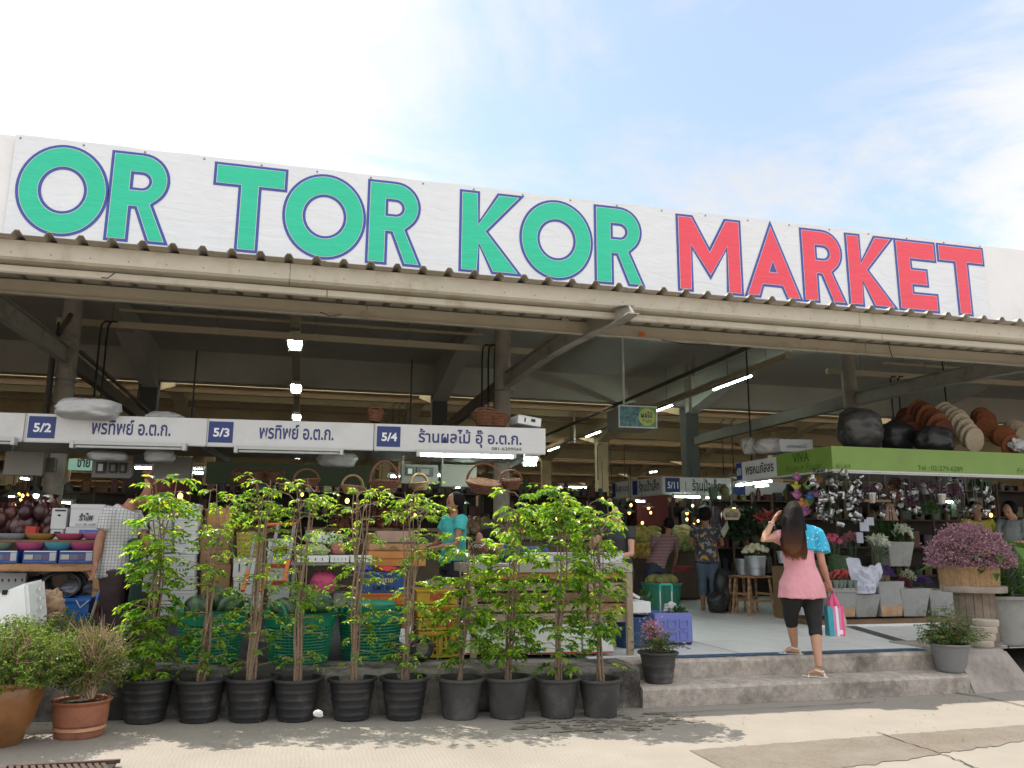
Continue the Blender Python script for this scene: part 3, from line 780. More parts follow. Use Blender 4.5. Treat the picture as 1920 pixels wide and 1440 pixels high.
t = one('pipe_run', MB().tube([(e0.x-0.87, 13.59, e0.z+.1), (e0.x-.87, 43.84, e0.z+.1)], 0.05, 8), M_pipe, 'dark sprinkler pipe running back beside the right lighting trunk', 'pipe')
for k, (px, y) in enumerate(((1290, 19.18), (1075, 26.304))):
    p = Y(px, 640, y)
    one('drop_pipe', MB().tube([(0, 0, -1.2), (0, 0, .1)], .04, 8), M_cream, 'pale drop pipe hanging from the roof %s' % ('right of the fruit sign' if k == 0 else 'far behind the fruit sign'), 'pipe', (p.x, y, ZS-.12))
# drop wires and bent conduits
def bent(px0, px1, pyt, pyb, y, label, n=2):
    t = thing('conduit_drop', label, 'conduit', (0, 0, 0))
    for i in range(n):
        px = px0 + (px1-px0)*i/max(n-1, 1)
        a = Y(px, pyt, y); b = Y(px-6, pyb, y)
        MB().tube([(a.x+.13, y-.02, a.z+.01), (a.x+.05, y-.02, a.z+.015), (a.x, y-.02, a.z-.05), (a.x-.01, y-.02, a.z-.3), (a.x, y-.02, b.z)], .017, 6).build('wire', M_cable, t)
    return t
bent(192, 205, 604, 745, 14.467, 'pair of black cable drops right of the left round column')
bent(905, 928, 648, 850, 14.467, 'three black cable drops left of the middle round column', 3)
bent(1668, 1682, 707, 850, 14.467, 'pair of black cable drops right of the right round column')
bent(737, 762, 757, 850, 23.016, 'thin black cable drops between the middle dark columns', 3)
bent(1280, 1289, 786, 890, 23.016, 'pair of brown conduits beside the rear dark column')
bent(1352, 1371, 788, 890, 23.016, 'pair of brown conduits left of the white Thai sign')
bent(1120, 1170, 834, 900, 26.304, 'rusty conduits far behind the fruit sign', 3)
bent(262, 266, 720, 800, 21.153, 'single black cable beside the left dark column', 1)

# fluorescent lamps
def lamp_mesh(L, lit=True, twin=False):
    ms = []
    ms.append(('housing', MB().b2((-L/2, -.035, .02), (L/2, .035, .06)).mesh('housing', M_house, 0, .003)))
    offs = (-.05, .05) if twin else (0,)
    if twin: ms[0] = ('housing', MB().b2((-L/2, -.1, .02), (L/2, .1, .05)).mesh('housing', M_house, 0, .003))
    for o in offs:
        ms.append(('tube', MB().tube([(-L/2+.03, o, 0), (L/2-.03, o, 0)], .016, 8).mesh('tube', M_tube if lit else M_tubeoff)))
    for q in (-1, 1):
        ms.append(('end_cap', MB().b2((q*L/2-.02, -.045-(.05 if twin else 0), -.022), (q*L/2+.02, .045+(.05 if twin else 0), .062)).mesh('end_cap', M_house, 0, .003)))
    return ms
_LM = {}
def lamp(p, L, rz, label, lit=True, twin=False, tilt=0.0, group='fluorescent lamps of the market'):
    k = (round(L, 2), lit, twin)
    if k not in _LM: _LM[k] = lamp_mesh(L, lit, twin)
    t = thing('fluorescent_lamp', label, 'lamp', p, rz, group)
    t.rotation_euler = (0, tilt, rz)
    for nm, me in _LM[k]: link(nm, me, t)
    return t
def sign_lamp(x0, x1, py, label, lit, off=0.05, twin=False, y2=None):
    a, b = SP(x0, py, off), SP(x1, py+ (x1-x0)*0.02, off); c = (a+b)/2
    return lamp((c.x, c.y, c.z), (b-a).length, srz, label, lit, twin)
sign_lamp(-60, 26, 829, 'unlit fluorescent lamp under the blank end of the white signs', False)
sign_lamp(136, 346, 837, 'unlit fluorescent lamp under the 5/2 sign', False)
sign_lamp(443, 640, 846, 'unlit fluorescent lamp under the 5/3 sign', False)
sign_lamp(784, 964, 853, 'lit fluorescent lamp under the 5/4 sign', True)
p = Y(1000, 862, 10.3); lamp((p.x-.02, 10.35, p.z), 1.25, PI/2-.25, 'lit twin tube lamp at the right corner under the 5/4 sign', True, True)
# lamps under the two trunks
for i, (y, lab) in enumerate(((15.563, 'nearest'), (20.386, 'second'), (25.208, 'third'), (30.688, 'fourth'), (37.264, 'fifth'))):
    t = lamp((xl, y, 5.126), 1.25, PI/2, '%s lit lamp under the left lighting trunk, seen end on' % lab, True, True)
    m = MB(); L = 1.25
    m.add([(-L/2, -.06, .03), (L/2, -.06, .03), (L/2, -.13, -.06), (-L/2, -.13, -.06), (-L/2, .06, .03), (L/2, .06, .03), (L/2, .13, -.06), (-L/2, .13, -.06)], [(0, 1, 2, 3), (7, 6, 5, 4)])
    m.build('reflector', M_refl, t, smooth=0)
zr = e0.z - .17
def on_trunk(px, py):                                       # distance along the right trunk
    q = X(px, py, e0.x); return q.y
for lab, (u0, v0), (u1, v1) in (('nearest', (1413, 700), (1338, 729)), ('second', (1250, 763), (1233, 770)), ('third', (1131, 806), (1097, 820)), ('fourth', (1051, 836), (1027, 846))):
    ya, yb_ = on_trunk(u0, v0), on_trunk(u1, v1); L = 1.2 if lab == 'nearest' else 1.5
    lamp((e0.x, (ya+yb_)/2, zr), L if lab != 'nearest' else abs(yb_-ya), PI/2, '%s lit lamp under the right lighting trunk' % lab, True)
# lamps deeper among the stalls, as the photograph shows them
deep = [(250, 877, 287, 878, 15, 'lit lamp behind the grey box, left of the red awning'), (362, 880, 382, 881, 16, 'short lit lamp right of the red awning'), (362, 886, 383, 887, 15.6, 'warm lit lamp just below the short one by the red awning'),
        (555, 888, 630, 890, 17, 'long thin lit lamp on the dark green fascia'), (730, 893, 751, 894, 14, 'short lit lamp left of the grey meter board'), (818, 891, 828, 892, 14, 'small lit lamp right of the grey meter board'),
        (852, 915, 888, 906, 13, 'tilted lit lamp below the grey board at 5/4'), (1190, 939, 1209, 941, 19, 'lit lamp under the side of the rear corner sign'), (1262, 931, 1313, 932, 15.9, 'long lit lamp under the 5/11 sign'), (1321, 933, 1356, 933, 15.9, 'right hand lit lamp under the 5/11 row'),
        (1376, 911, 1447, 902, 12.6, 'bright slanting lamp under the white sign beside the green fascia'), (1413, 913, 1441, 910, 15, 'short lamp behind the bright slanting lamp'), (1479, 913, 1493, 914, 14, 'tiny lit lamp behind the hanging toys'), (1503, 914, 1521, 914, 14, 'second tiny lit lamp right of the hanging toys'),
        (1400, 935, 1494, 937, 17, 'long lit lamp behind the woman in pink'), (1737, 939, 1797, 942, 15, 'lit lamp behind the flower shop cans'), (1840, 947, 1854, 947, 16, 'small lit lamp above the person in yellow'), (1908, 957, 1940, 957, 15.4, 'upper lit lamp at the right frame edge'), (1910, 966, 1945, 966, 15.4, 'lower lit lamp at the right frame edge'),
        (62, 943, 80, 943, 17, 'tiny lit lamp above the bagged fruit at left'), (40, 897, 55, 899, 18, 'small far lamp top left behind the stall'), (118, 942, 131, 943, 17, 'tiny lit lamp right of the left column'), (1055, 913, 1100, 914, 26, 'far lit lamp behind the right saplings'), (1217, 886, 1232, 884, 30, 'far row lamp above the 5/11 sign')]
for (x0, y0, x1, y1, y, lab) in deep:
    a, b = Y(x0, y0, y), Y(x1, y1, y); d = b-a
    if '5/11' in lab or 'slanting' in lab: pass
    lamp((a+b)/2, max(d.length, .2), math.atan2(d.y, d.x), lab, True, tilt=-math.asin(max(-1, min(1, d.z/d.length))))
# hanging bulbs with shades
sh_m = MB().lathe([(.02, .10), (.03, .09), (.05, .05), (.13, 0), (.135, -.005), (.125, -.002), (.045, .045)], 16, close=True).mesh('shade', M_shade)
bl_m = MB().ell((0, 0, -.01), (.035, .035, .045), 10, 6).mesh('bulb', M_bulb); blw_m = MB().ell((0, 0, -.01), (.04, .04, .05), 10, 6).mesh('bulb', M_bulbw)
cd_m = MB().tube([(0, 0, .1), (0, 0, .75)], .006, 5).mesh('cord', M_cable)
bulbs = [(338, 929, 12, 0, 'bright bare bulb left of the white carton stacks', 0), (30, 945, 15, 0, 'leftmost warm bulb above the bagged fruit', 1), (47, 947, 15, 0, 'second warm bulb above the bagged fruit', 1), (58, 949, 15, 0, 'third warm bulb above the bagged fruit', 1), (22, 930, 14, 1, 'white lit bulb in a green shade at far left', 1), (68, 927, 14, 1, 'green shaded lamp beside the left column', 1),
         (866, 944, 13, 0, 'warm bulb beside the dark haired woman in teal', 1), (905, 980, 14, 0, 'small warm bulb above the bending man', 0), (1022, 963, 20, 0, 'left warm bulb behind the right saplings', 0), (1037, 961, 20, 0, 'right warm bulb behind the right saplings', 0), (1013, 976, 20, 0, 'low warm bulb behind the right saplings', 0), (1053, 976, 21, 0, 'far small bulb behind the right saplings', 0),
         (1180, 960, 17, 0, 'shaded warm bulb left of the woman in stripes', 1), (1216, 951, 17, 0, 'shaded warm bulb above the woman in stripes', 1), (1288, 961, 17, 0, 'shaded warm bulb right of the woman in stripes', 1), (1322, 951, 16, 0, 'warm bulb above the floral blouse', 1), (1342, 962, 16, 1, 'white bulb right of the floral blouse', 0), (1376, 952, 15, 0, 'warm bulb above the hanging paddle sign', 1),
         (1715, 953, 14, 0, 'warm bulb among the flower shop cans', 0), (1858, 965, 14.5, 0, 'bright bulb right of the person in yellow', 0), (651, 938, 14, 0, 'small warm bulb behind the middle saplings', 0), (1290, 1000, 22, 0, 'far warm bulb behind the banana stall', 0)]
for px, py, y, wh, lab, shd in bulbs:
    t = thing('hanging_bulb', lab, 'lamp', Y(px, py, y), 0, 'hanging bulbs in the stalls')
    link('bulb', blw_m if wh else bl_m, t); link('cord', cd_m, t)
    if shd: link('shade', sh_m, t)

r = random.Random(77)
for i in range(34):
    px = r.choice((r.uniform(380, 1160), r.uniform(0, 120), r.uniform(1170, 1420))); y = r.uniform(15, 17)
    t = thing('hanging_bulb', 'tiny far warm bulb in the dark rows of stalls behind the goods', 'lamp', Y(px, r.uniform(925, 985), y), 0, 'tiny far bulbs'); link('bulb', bl_m, t).scale = (.75,)*3; link('cord', cd_m, t)
# hanging light box with the fruit sign
p = Y(1161, 800, 12.0); s_ = mpp(p); wd = 72*s_*1.02; hh = 38*s_*1.04
t = thing('hanging_sign', 'hanging box sign with green and blue fruit picture lettered Fruits', 'sign', (p.x, 12.0, p.z), -0.06)
MB().b2((0, 0, 0), (wd, 0.62, hh)).build('box', M_box_grey, t, smooth=0)
for a, b in (((-.012, -.02, -.012), (wd+.012, .0, .006)), ((-.012, -.02, hh-.006), (wd+.012, .0, hh+.012)), ((-.012, -.019, .007), (.008, .0, hh-.007)), ((wd-.008, -.019, .007), (wd+.012, .0, hh-.007))):
    MB().b2(a, b).build('frame', M_house, t, smooth=0)
M_pic = mk('fruit_picture', (0.05, 0.16, 0.17), 0.4, 0, 14, col2=(0.10, 0.26, 0.27), stain=(0.03, 0.07, 0.10), stain_s=18, stain_t=(.45, .6))
M_lime = mk('lime_print', (0.36, 0.45, 0.10), 0.4, 0.15, 6)
MB().b2((.008, -.012, .006), (wd-.008, -.002, hh-.006)).build('picture', M_pic, t, smooth=0)
MB().b2((wd*.60, -.0135, .007), (wd-.009, -.0125, hh-.007)).build('picture', mk('green_print', (0.12, 0.25, 0.06), .4, .2, 8), t, smooth=0)
MB().poly([arc(wd*.74, hh*.5, hh*.42, hh*.42, 0, 350, 30)]).build('disc', M_lime, t, smooth=0, loc=(0, -.016, 0))
lettering(t, 'ผลไม้', wd*.58, wd*.89, hh*.47, hh*.76, -.019, M_inkd, .03); lettering(t, 'Fruits', wd*.62, wd*.88, hh*.22, hh*.42, -.019, M_inkd, .0)
MB().tube([(wd*.3, .3, hh), (wd*.3, .3, ZS-p.z)], .02, 8).build('pole', M_house, t)

# small electrical boxes and grey boards under the white signs
def board(x0, x1, y0, y1, y, label, dep=0.12, meter=None, mat=None, cat='box', nm='meter_board'):
    a = Y(x0, y1, y); b = Y(x1, y0, y)
    t = thing(nm, label, cat, (a.x, y, a.z))
    w_, h_ = b.x-a.x, b.z-a.z
    MB().b2((0, 0, 0), (w_, dep, h_)).build('board', mat or M_box_grey, t, bev=.006)
    MB().b2((w_*.05, dep, h_*.9), (w_*.05+.02, dep+.02, h_+.12)).build('strap', M_steel, t, smooth=0)
    for (u0, u1, v0, v1, mm) in meter or []:
        f = MB().b2((w_*u0, -.03, h_*v0), (w_*u1, -.001, h_*v1)).build('meter', M_black, t, bev=.004)
        MB().b2((w_*(u0+(u1-u0)*.25), -.034, h_*(v0+(v1-v0)*.2)), (w_*(u1-(u1-u0)*.25), -.031, h_*(v1-(v1-v0)*.2))).build('dial', mm, f, smooth=0)
    return t
M_dial = mk('dial_white', (0.55, 0.55, 0.53), 0.4)
board(5, 84, 848, 890, 10.6, 'plain grey board under the blank sign end')
board(171, 250, 866, 895, 10.6, 'grey meter board under the 5/2 sign with round black dials', meter=[(.1, .33, .25, .95, M_dial), (.42, .62, .3, .9, M_box_grey), (.68, .85, .3, .9, M_box_grey)])
board(286, 360, 857, 898, 10.7, 'plain grey board hanging left of the dark green fascia')
board(752, 822, 872, 906, 10.5, 'grey meter board with square black meter under the 5/4 sign', meter=[(.11, .34, .4, .85, M_dial), (.40, .86, .38, .85, M_box_grey)])
board(827, 894, 872, 912, 10.55, 'plain grey board right of the square meter')
board(80, 104, 858, 884, 10.9, 'small grey switch box on the left column', nm='switch_box')

# white plastic bags of foam boxes on and below the sign row
def bag(px, py, wpx, hpx, y, label, mat=None, seed=1, nm='plastic_bag', cat='bag', flat=1.0, amp=.16):
    c = Y(px, py, y); s2 = mpp(c); rx, rz = wpx*s2/2, hpx*s2/2
    m = MB().ell((0, 0, 0), (1, 1, 1), 48, 30); so = V((seed*7.1, seed*3.7, 0))
    for i, v in enumerate(m.v):
        d = V(v).normalized()
        sq = 1/max(abs(d.x), abs(d.y), abs(d.z))**.24                  # between a ball and a box, as a filled bag is
        k = 1 + amp*1.7*noise.noise(d*1.6+so) - amp*1.1*abs(noise.noise(d*3.4+so)) - amp*.75*abs(noise.noise(d*7.5+so*2))
        p = V((d.x*rx, d.y*rx*.7*flat, d.z*rz))*sq*k
        if p.z < -rz*.82: p.z = -rz*.82 + (p.z+rz*.82)*.25
        m.v[i] = tuple(p)
    return one(nm, m, mat or M_bag_white, label, cat, c, smooth=70)
bag(166, 768, 116, 44, 9.85, 'large white plastic bag of foam boxes on the 5/2 sign', seed=2, amp=.1)
bag(310, 785, 75, 26, 10.3, 'white plastic sheet lying on the right half of the 5/2 sign', seed=4)
bag(203, 856, 74, 22, 10.2, 'white foam bag hanging below the left of the 5/2 lamp', seed=5, amp=.1)
bag(300, 856, 58, 28, 10.2, 'white foam bag hanging below the right of the 5/2 lamp', seed=6, amp=.1)
bag(632, 862, 78, 32, 10.3, 'white plastic bag hanging under the 5/3 lamp', seed=7, amp=.1)
# little carton and baskets on top of the 5/4 sign
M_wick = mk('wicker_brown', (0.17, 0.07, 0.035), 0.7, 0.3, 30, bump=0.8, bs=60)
M_wickl = mk('wicker_tan', (0.42, 0.26, 0.12), 0.7, 0.25, 30, bump=0.8, bs=70, wave=(26, (0.20, 0.11, 0.045), 'Z', 2.0, .5, .9))
def small_box(px, py, wpx, hpx, y, label, mat, rz=0, ry=0, dep=.3, nm='carton', prints=()):
    c = Y(px, py, y); s2 = mpp(c)
    t = thing(nm, label, 'box', c, rz); t.rotation_euler = (0, ry, rz)
    w_, h_ = wpx*s2, hpx*s2
    MB().box((0, 0, 0), (w_, dep, h_)).build('body', mat, t, bev=.004)
    MB().box((0, -dep/2-.001, h_*.5-.012), (w_, .003, .006)).build('lid_edge', M_house, t, smooth=0)
    for (u, v, uw, vh, mm) in prints:
        MB().box((w_*u, -dep/2-.003, h_*v), (w_*uw, .003, h_*vh)).build('print', mm, t, smooth=0)
    return t
small_box(985, 792, 46, 16, 9.75, 'small tilted white carton on the right end of the 5/4 sign', M_foam, 0.1, 0.12, prints=((-.2, 0, .06, .5, M_inkd), (.15, .1, .18, .35, M_inkd)))
def ringbasket(px, py, wpx, hpx, y, label, mat, handle=1.2, seed=0, rx=0.0, strips=18):
    """shallow woven basket with an arched handle"""
    c = Y(px, py, y); s2 = mpp(c); r = wpx*s2/2; h = hpx*s2
    t = thing('wicker_basket', label, 'basket', c, rng.uniform(-.4, .4)); t.rotation_euler = (rx, rng.uniform(-.15, .15), rng.uniform(-.4, .4))
    m = MB().lathe([(r*.62, 0), (r*.75, h*.3), (r*.9, h*.7), (r, h), (r*.94, h), (r*.7, h*.35), (r*.56, .012)], 22)
    m.build('bowl', mat, t)
    m = MB()
    for i in range(5):
        f = i/4; m.torus((0, 0, h*f), r*(.64+.36*f), .011, 26, 5)
    m.build('rim', mat, t)
    m = MB()
    for i in range(strips):
        a = 2*PI*i/strips
        m.tube([(r*.64*math.cos(a), r*.64*math.sin(a), 0), (r*1.02*math.cos(a+.25), r*1.02*math.sin(a+.25), h)], .007, 4)
    m.build('stakes', mat, t)
    if handle:
        pts = [(r*.97*math.cos(PI*i/12), 0, h + r*handle*math.sin(PI*i/12)) for i in range(13)]
        MB().tube(pts, .013, 6).build('handle', mat, t)
        MB().tube([(p_[0]*.95, .03, p_[2]*1.0) for p_ in pts], .008, 5).build('handle', mat, t)
    return t
ringbasket(917, 800, 70, 22, 9.75, 'round brown wicker basket on the 5/4 sign', M_wick, 0.35, 1)
ringbasket(935, 798, 40, 16, 9.62, 'small reddish wicker basket in front on the 5/4 sign', M_wick, 0, 2)
ringbasket(703, 790, 30, 18, 9.85, 'little dark basket at the seam of the 5/3 and 5/4 signs', M_wick, 0.6, 2)
ringbasket(721, 922, 58, 18, 9.4, 'brown wicker basket with tall handle hanging below the 5/4 sign', M_wick, 1.35, 3)
ringbasket(905, 920, 68, 16, 9.4, 'open plaited basket with thin hoop handle below the grey board', M_wick, 1.05, 4, 0.25)
ringbasket(958, 914, 42, 14, 9.4, 'small open plaited basket at the right end of the stall', M_wick, .9, 5, 0.2)
ringbasket(660, 925, 44, 12, 9.7, 'pale hooped basket behind the middle saplings', M_wickl, 1.0, 6)
ringbasket(575, 912, 50, 12, 9.9, 'dark hooped basket hanging under the 5/3 sign', M_wick, .8, 7)
ringbasket(787, 918, 36, 12, 9.8, 'thin pale hoop basket beside the tall handle basket', M_wickl, 1.0, 8)
for i, px in enumerate((450, 480, 515)):
    ringbasket(px, 905, 34, 16, 10.4, ('left', 'middle', 'right')[i] + ' of three dim brown baskets under the 5/3 sign', M_wick, 0.7, 9+i)

# ------------------------------------------------------------------ deeper signs
def plain_sign(p0, p1, z0, z1, label, mat, texts=(), plates=(), dep=.08, cat='sign', nm='stall_sign', group=None, trim=True):
    p0 = V((p0[0], p0[1], 0)); p1 = V((p1[0], p1[1], 0)); d = p1-p0; L = d.length
    t = thing(nm, label, cat, (p0.x, p0.y, z0), math.atan2(d.y, d.x), group); h = z1-z0
    MB().b2((0, 0, 0), (L, dep, h)).build('sign_box', mat, t, smooth=0)
    if trim: MB().b2((0, -.01, -.025), (L, dep, -.001)).build('trim', M_house, t, smooth=0)
    for (u0, u1, s, v0, v1) in plates:
        q = MB().b2((L*u0, -.006, h*v0), (L*u1, -.001, h*v1)).build('number_plate', M_navy, t, smooth=0)
        if s: lettering(q, s, L*(u0+(u1-u0)*.15), L*(u1-(u1-u0)*.12), h*(v0+(v1-v0)*.25), h*(v0+(v1-v0)*.72), -.008, M_wink, .02)
    for (s, u0, u1, v0, v1, mm, bo, sh) in texts: lettering(t, s, L*u0, L*u1, h*v0, h*v1, -.004, mm, bo, sh)
    return t
ys = 16.0
k0 = Y(1244, 928, ys); k1 = Y(1372, 930, ys); zt1 = Y(1250, 894, ys).z; zb1 = Y(1250, 925, ys).z
plain_sign((k0.x, ys), (k0.x+(k1.x-k0.x)*1.0, ys), zb1, zt1, 'grey white sign numbered 5/11 facing the aisle', M_wsign, [('ร้านป้าเล็ก', .42, .85, .2, .92, M_inkd, .02, 0)], [(.03, .24, '5/11', .08, .95)])
sd = V((-.28, .96, 0)).normalized()
q1 = Z(1150, 905, zt1); q1 = V((q1.x, q1.y, 0))
plain_sign((q1.x, q1.y), (k0.x-.02, k0.y+.02), zb1, zt1, 'side of the rear corner stall sign with two Thai names', M_wsign, [('ส้มสุก อ.ต.ก.', .06, .36, .2, .85, M_inkd, .02, 0), ('ร้านป้าเล็ก', .55, .95, .2, .9, M_inkd, .02, 0)], [(-.02, .05, '', .05, .95), (.42, .52, '', .05, .95)])
k2 = Y(1375, 905, ys+.05); k3 = Y(1480, 905, ys+.05)
plain_sign((k2.x, ys+.05), (k3.x, ys+.05), zb1-.05, zt1-.05, 'dim rear sign under the white Thai sign', M_wsign, [], [(.0, .2, '', .1, .9)])
M_grn = mk('fascia_green', (0.16, 0.265, 0.04), 0.45, 0.06, 2, stain=(0.13, 0.20, 0.04), stain_s=1.4, stain_t=(.5, .9))
M_grnd = mk('ink_green', (0.035, 0.085, 0.01), 0.5)
GF = Y(1560, 857, 10.0)
zg0, zg1 = Y(1560, 880, 10.0).z, Y(1560, 836, 10.0).z
gx1 = GF.x + 5.0
gl = gx1 - GF.x
def gu(px): return (Y(px, 860, 10.0).x - GF.x)/gl
plain_sign((GF.x, 10.0), (gx1, 10.0), zg0, zg1, 'bright green flower shop fascia with telephone number', M_grn, [('6/1-6/4', gu(1567), gu(1593), .06, .26, M_grnd, 0, 0), ('Tel : 02-279-6289', gu(1719), gu(1803), .08, .30, M_grnd, 0.006, 0), ('Fruits + Florist', gu(1904), gu(1990), .1, .32, M_grnd, 0, .2), ('VIVA', gu(1930), gu(1985), .4, .9, M_grnd, .01, 0)], nm='shop_fascia', dep=.05)
# angled left face: found where the photograph's top line meets the fascia height
top_l = Z(1455, 853, zg1); fd = V((top_l.x-GF.x, top_l.y-10.0, 0))
gl2 = V((GF.x, 10.0, 0)) + fd
plain_sign((gl2.x, gl2.y), (GF.x-.004, 10.002), zg0, zg1, 'angled green side fascia with a dark shop name and script line', M_grn, [('VIVA', .32, .62, .48, .92, M_grnd, .015, 0), ('Fruits + Florist', .18, .82, .1, .4, M_grnd, -.005, .25)], nm='shop_fascia', dep=.05)
fdn = fd.normalized(); ext_ = fd.length*0.86
w1 = gl2 + fdn*ext_
plain_sign((w1.x, w1.y), (gl2.x-.004*fdn.x, gl2.y-.004), zg0+.01, zg1-.03, 'white Thai sign at the left end of the green fascia', M_wsign, [('พรหมภัสสร', .24, .93, .25, .85, M_inkd, .02, 0)], [(0, .14, '6/10', .02, .98)])
t = thing('shop_canopy', 'grey canopy board behind the green flower shop fascia', 'canopy', (GF.x, 10.0, zg0))
MB().b2((.03, .06, .12), (5.0, 3.0, .16)).build('board', M_box_grey, t, smooth=0)
MB().add([(0.0, .06, .12), (.028, .06, .12), (.028, 3.0, .12), (w1.x-GF.x+.06, w1.y-10.0, .12)], [(0, 1, 2, 3)]).build('board', M_box_grey, t, smooth=0)
MB().b2((.02, .0, -.045), (5.0, .05, -.027)).build('rail', M_house, t, smooth=0)
for q in ((.4, 2.8), (4.6, 2.8)): MB().tube([(q[0], q[1], .16), (q[0], q[1], 2.6)], .015, 6).build('post', M_cable, t)
# ------------------------------------------------------------------ goods on the left platform
M_carton = mk('carton_white', (0.52, 0.525, 0.52), 0.7, 0.04, 3, rand=0.06)
M_brownc = mk('carton_brown', (0.27, 0.15, 0.075), 0.8, 0.08, 5, rand=0.08)
M_hole = mk('hole_dark', (0.015, 0.013, 0.012), 0.9)
M_wood = mk('wood_plank', (0.36, 0.20, 0.095), 0.7, 0.2, 4, bump=0.3, bs=40, wave=(3.0, (0.22, 0.11, 0.05), 'Z', 6, .5, .95))
M_woodo = mk('wood_orange', (0.50, 0.20, 0.05), 0.6, 0.15, 5, bump=0.2, bs=40)
M_woodg = mk('wood_grey', (0.32, 0.25, 0.18), 0.8, 0.2, 5, bump=0.3, bs=40)
M_woodd = mk('wood_dark', (0.18, 0.105, 0.055), 0.7, 0.2, 5, bump=0.3, bs=40)
M_blue = mk('plastic_blue', (0.012, 0.055, 0.24), 0.4, 0.08, 5)
M_bluel = mk('plastic_blue_light', (0.02, 0.13, 0.42), 0.4, 0.08, 5)
M_yel = mk('plastic_yellow', (0.50, 0.31, 0.025), 0.42, 0.1, 5)
M_ora = mk('plastic_orange', (0.55, 0.13, 0.02), 0.42, 0.08, 5)
M_green = mk('plastic_green', (0.008, 0.20, 0.115), 0.38, 0.1, 5)
M_greenk = mk('plastic_green_deep', (0.004, 0.10, 0.06), 0.45, 0.1, 5)
M_red = mk('print_red', (0.42, 0.03, 0.02), 0.5, 0.1, 5)
M_redo = mk('print_orange', (0.6, 0.16, 0.03), 0.5, 0.1, 5)
M_ylt = mk('print_yellow', (0.62, 0.48, 0.08), 0.5)
M_pink = mk('net_pink', (0.62, 0.08, 0.20), 0.6, 0.25, 14, bump=0.6, bs=50)
M_kraft = mk('kraft_paper', (0.40, 0.265, 0.165), 0.8, 0.12, 5, bump=0.5, bs=9)
M_printb = mk('print_blue', (0.05, 0.12, 0.40), 0.5, 0.1, 5)
M_melon = mk('melon_skin', (0.018, 0.05, 0.02), 0.35, 0.2, 5, wave=(3.2, (0.06, 0.115, 0.045), 'X', 3.0, .55, .9))
def Zf(px, py):
    z = FL
    for _ in range(4):
        q = Z(px, py, z); z = fz(q.x)
    return Z(px, py, z)
def rect(x0, x1, y0, y1, y): return Y(x0, y1, y), Y(x1, y0, y)
def carton(x0, x1, y0, y1, y, label, mat, dep=.3, rz=0.0, hole='oval', prints=(), group=None, cat='box', nm='carton', lid=True, ry=0.0, texts=(), seam=None):
    a, b = rect(x0, x1, y0, y1, y); w_, h_ = b.x-a.x, b.z-a.z
    t = thing(nm, label, cat, ((a.x+b.x)/2, y+dep/2, a.z), rz, group); t.rotation_euler = (0, ry, rz)
    MB().b2((-w_/2, -dep/2, 0.001), (w_/2, dep/2, h_-.004 if lid else h_)).build('body', mat, t, bev=.004)
    if lid: MB().b2((-w_/2-.004, -dep/2-.004, h_*.80), (w_/2+.004, dep/2+.004, h_)).build('lid', mat, t, bev=.003)
    e = -dep/2 - (.0065 if lid else .002)
    if hole:
        hw, hh = (w_*.10, h_*.05) if hole == 'oval' else (w_*.17, h_*.06)
        MB().poly([arc(0, h_*.66, hw, hh, 0, 340, 14)]).build('handle_hole', M_hole, t, smooth=0, loc=(0, e-.002, 0))
    for (u0, u1, v0, v1, mm) in prints: MB().b2((w_*u0, e-.0015, h_*v0), (w_*u1, e, h_*v1)).build('print', mm, t, smooth=0)
    for (s, u0, u1, v0, v1, mm, bo) in texts: lettering(t, s, w_*u0, w_*u1, h_*v0, h_*v1, e-.003, mm, bo)
    return t
# the two tall stacks of white cartons
rows = [(945, 971), (971, 997), (997, 1022), (1022, 1039)]
names = ['top', 'second from the top', 'third from the top', 'fourth, low one']
for i, (y0, y1) in enumerate(rows):
    carton(327, 373, y0, y1, 8.25, 'white fruit carton, %s in the narrow stack left of the brown cartons' % names[i], M_carton, .32, rng.uniform(-.03, .03), prints=[(-.42, -.08, .12, .2, M_redo)] if i < 2 else [(-.3, .0, .1, .14, M_inkd)], group='white fruit cartons')
for i, (y0, y1) in enumerate([(1040, 1056), (1056, 1082), (1082, 1108), (1108, 1134), (1134, 1160)]):
    carton(300, 366, y0, y1, 8.15, 'wide white carton, %s below the narrow stack' % ('first', 'second', 'third', 'fourth', 'lowest')[i], M_carton, .36, rng.uniform(-.03, .03), hole=None, prints=[(.1*k-.25, .1*k-.23, .4, .62, M_hole) for k in range(1, 5)], group='white fruit cartons')
for i, (y0, y1) in enumerate([(963, 984), (984, 1006), (1006, 1036)]):
    carton(279, 322, y0, y1, 8.5, 'white carton, %s in the stack behind the man in the checked shirt' % ('top', 'middle', 'bottom')[i], M_carton, .3, 0.04, group='white fruit cartons')
carton(262, 322, 1036, 1110, 8.55, 'large white carton at the foot of the stack behind the checked shirt', M_carton, .3, 0.04, hole=None, group='white fruit cartons')
# brown cartons
for i, (y0, y1) in enumerate([(985, 1030), (1030, 1058), (1058, 1106), (1106, 1150)]):
    carton(375, 433, y0, y1, 8.3, 'brown cardboard carton, %s of its stack beside the white cartons' % ('topmost', 'second', 'third', 'lowest')[i], M_brownc, .36, rng.uniform(-.04, .04), hole='wide' if i < 3 else None, lid=False, prints=[(-.3, -.16, .18, .24, M_hole), (.12, .28, .18, .24, M_hole)] if i < 2 else (), group='brown cartons')
carton(383, 428, 953, 985, 8.45, 'orange brown sack like carton on top of the brown stack', mk('carton_ochre', (0.38, 0.2, 0.05), .8, .2, 6), .3, .2, hole=None, lid=False)
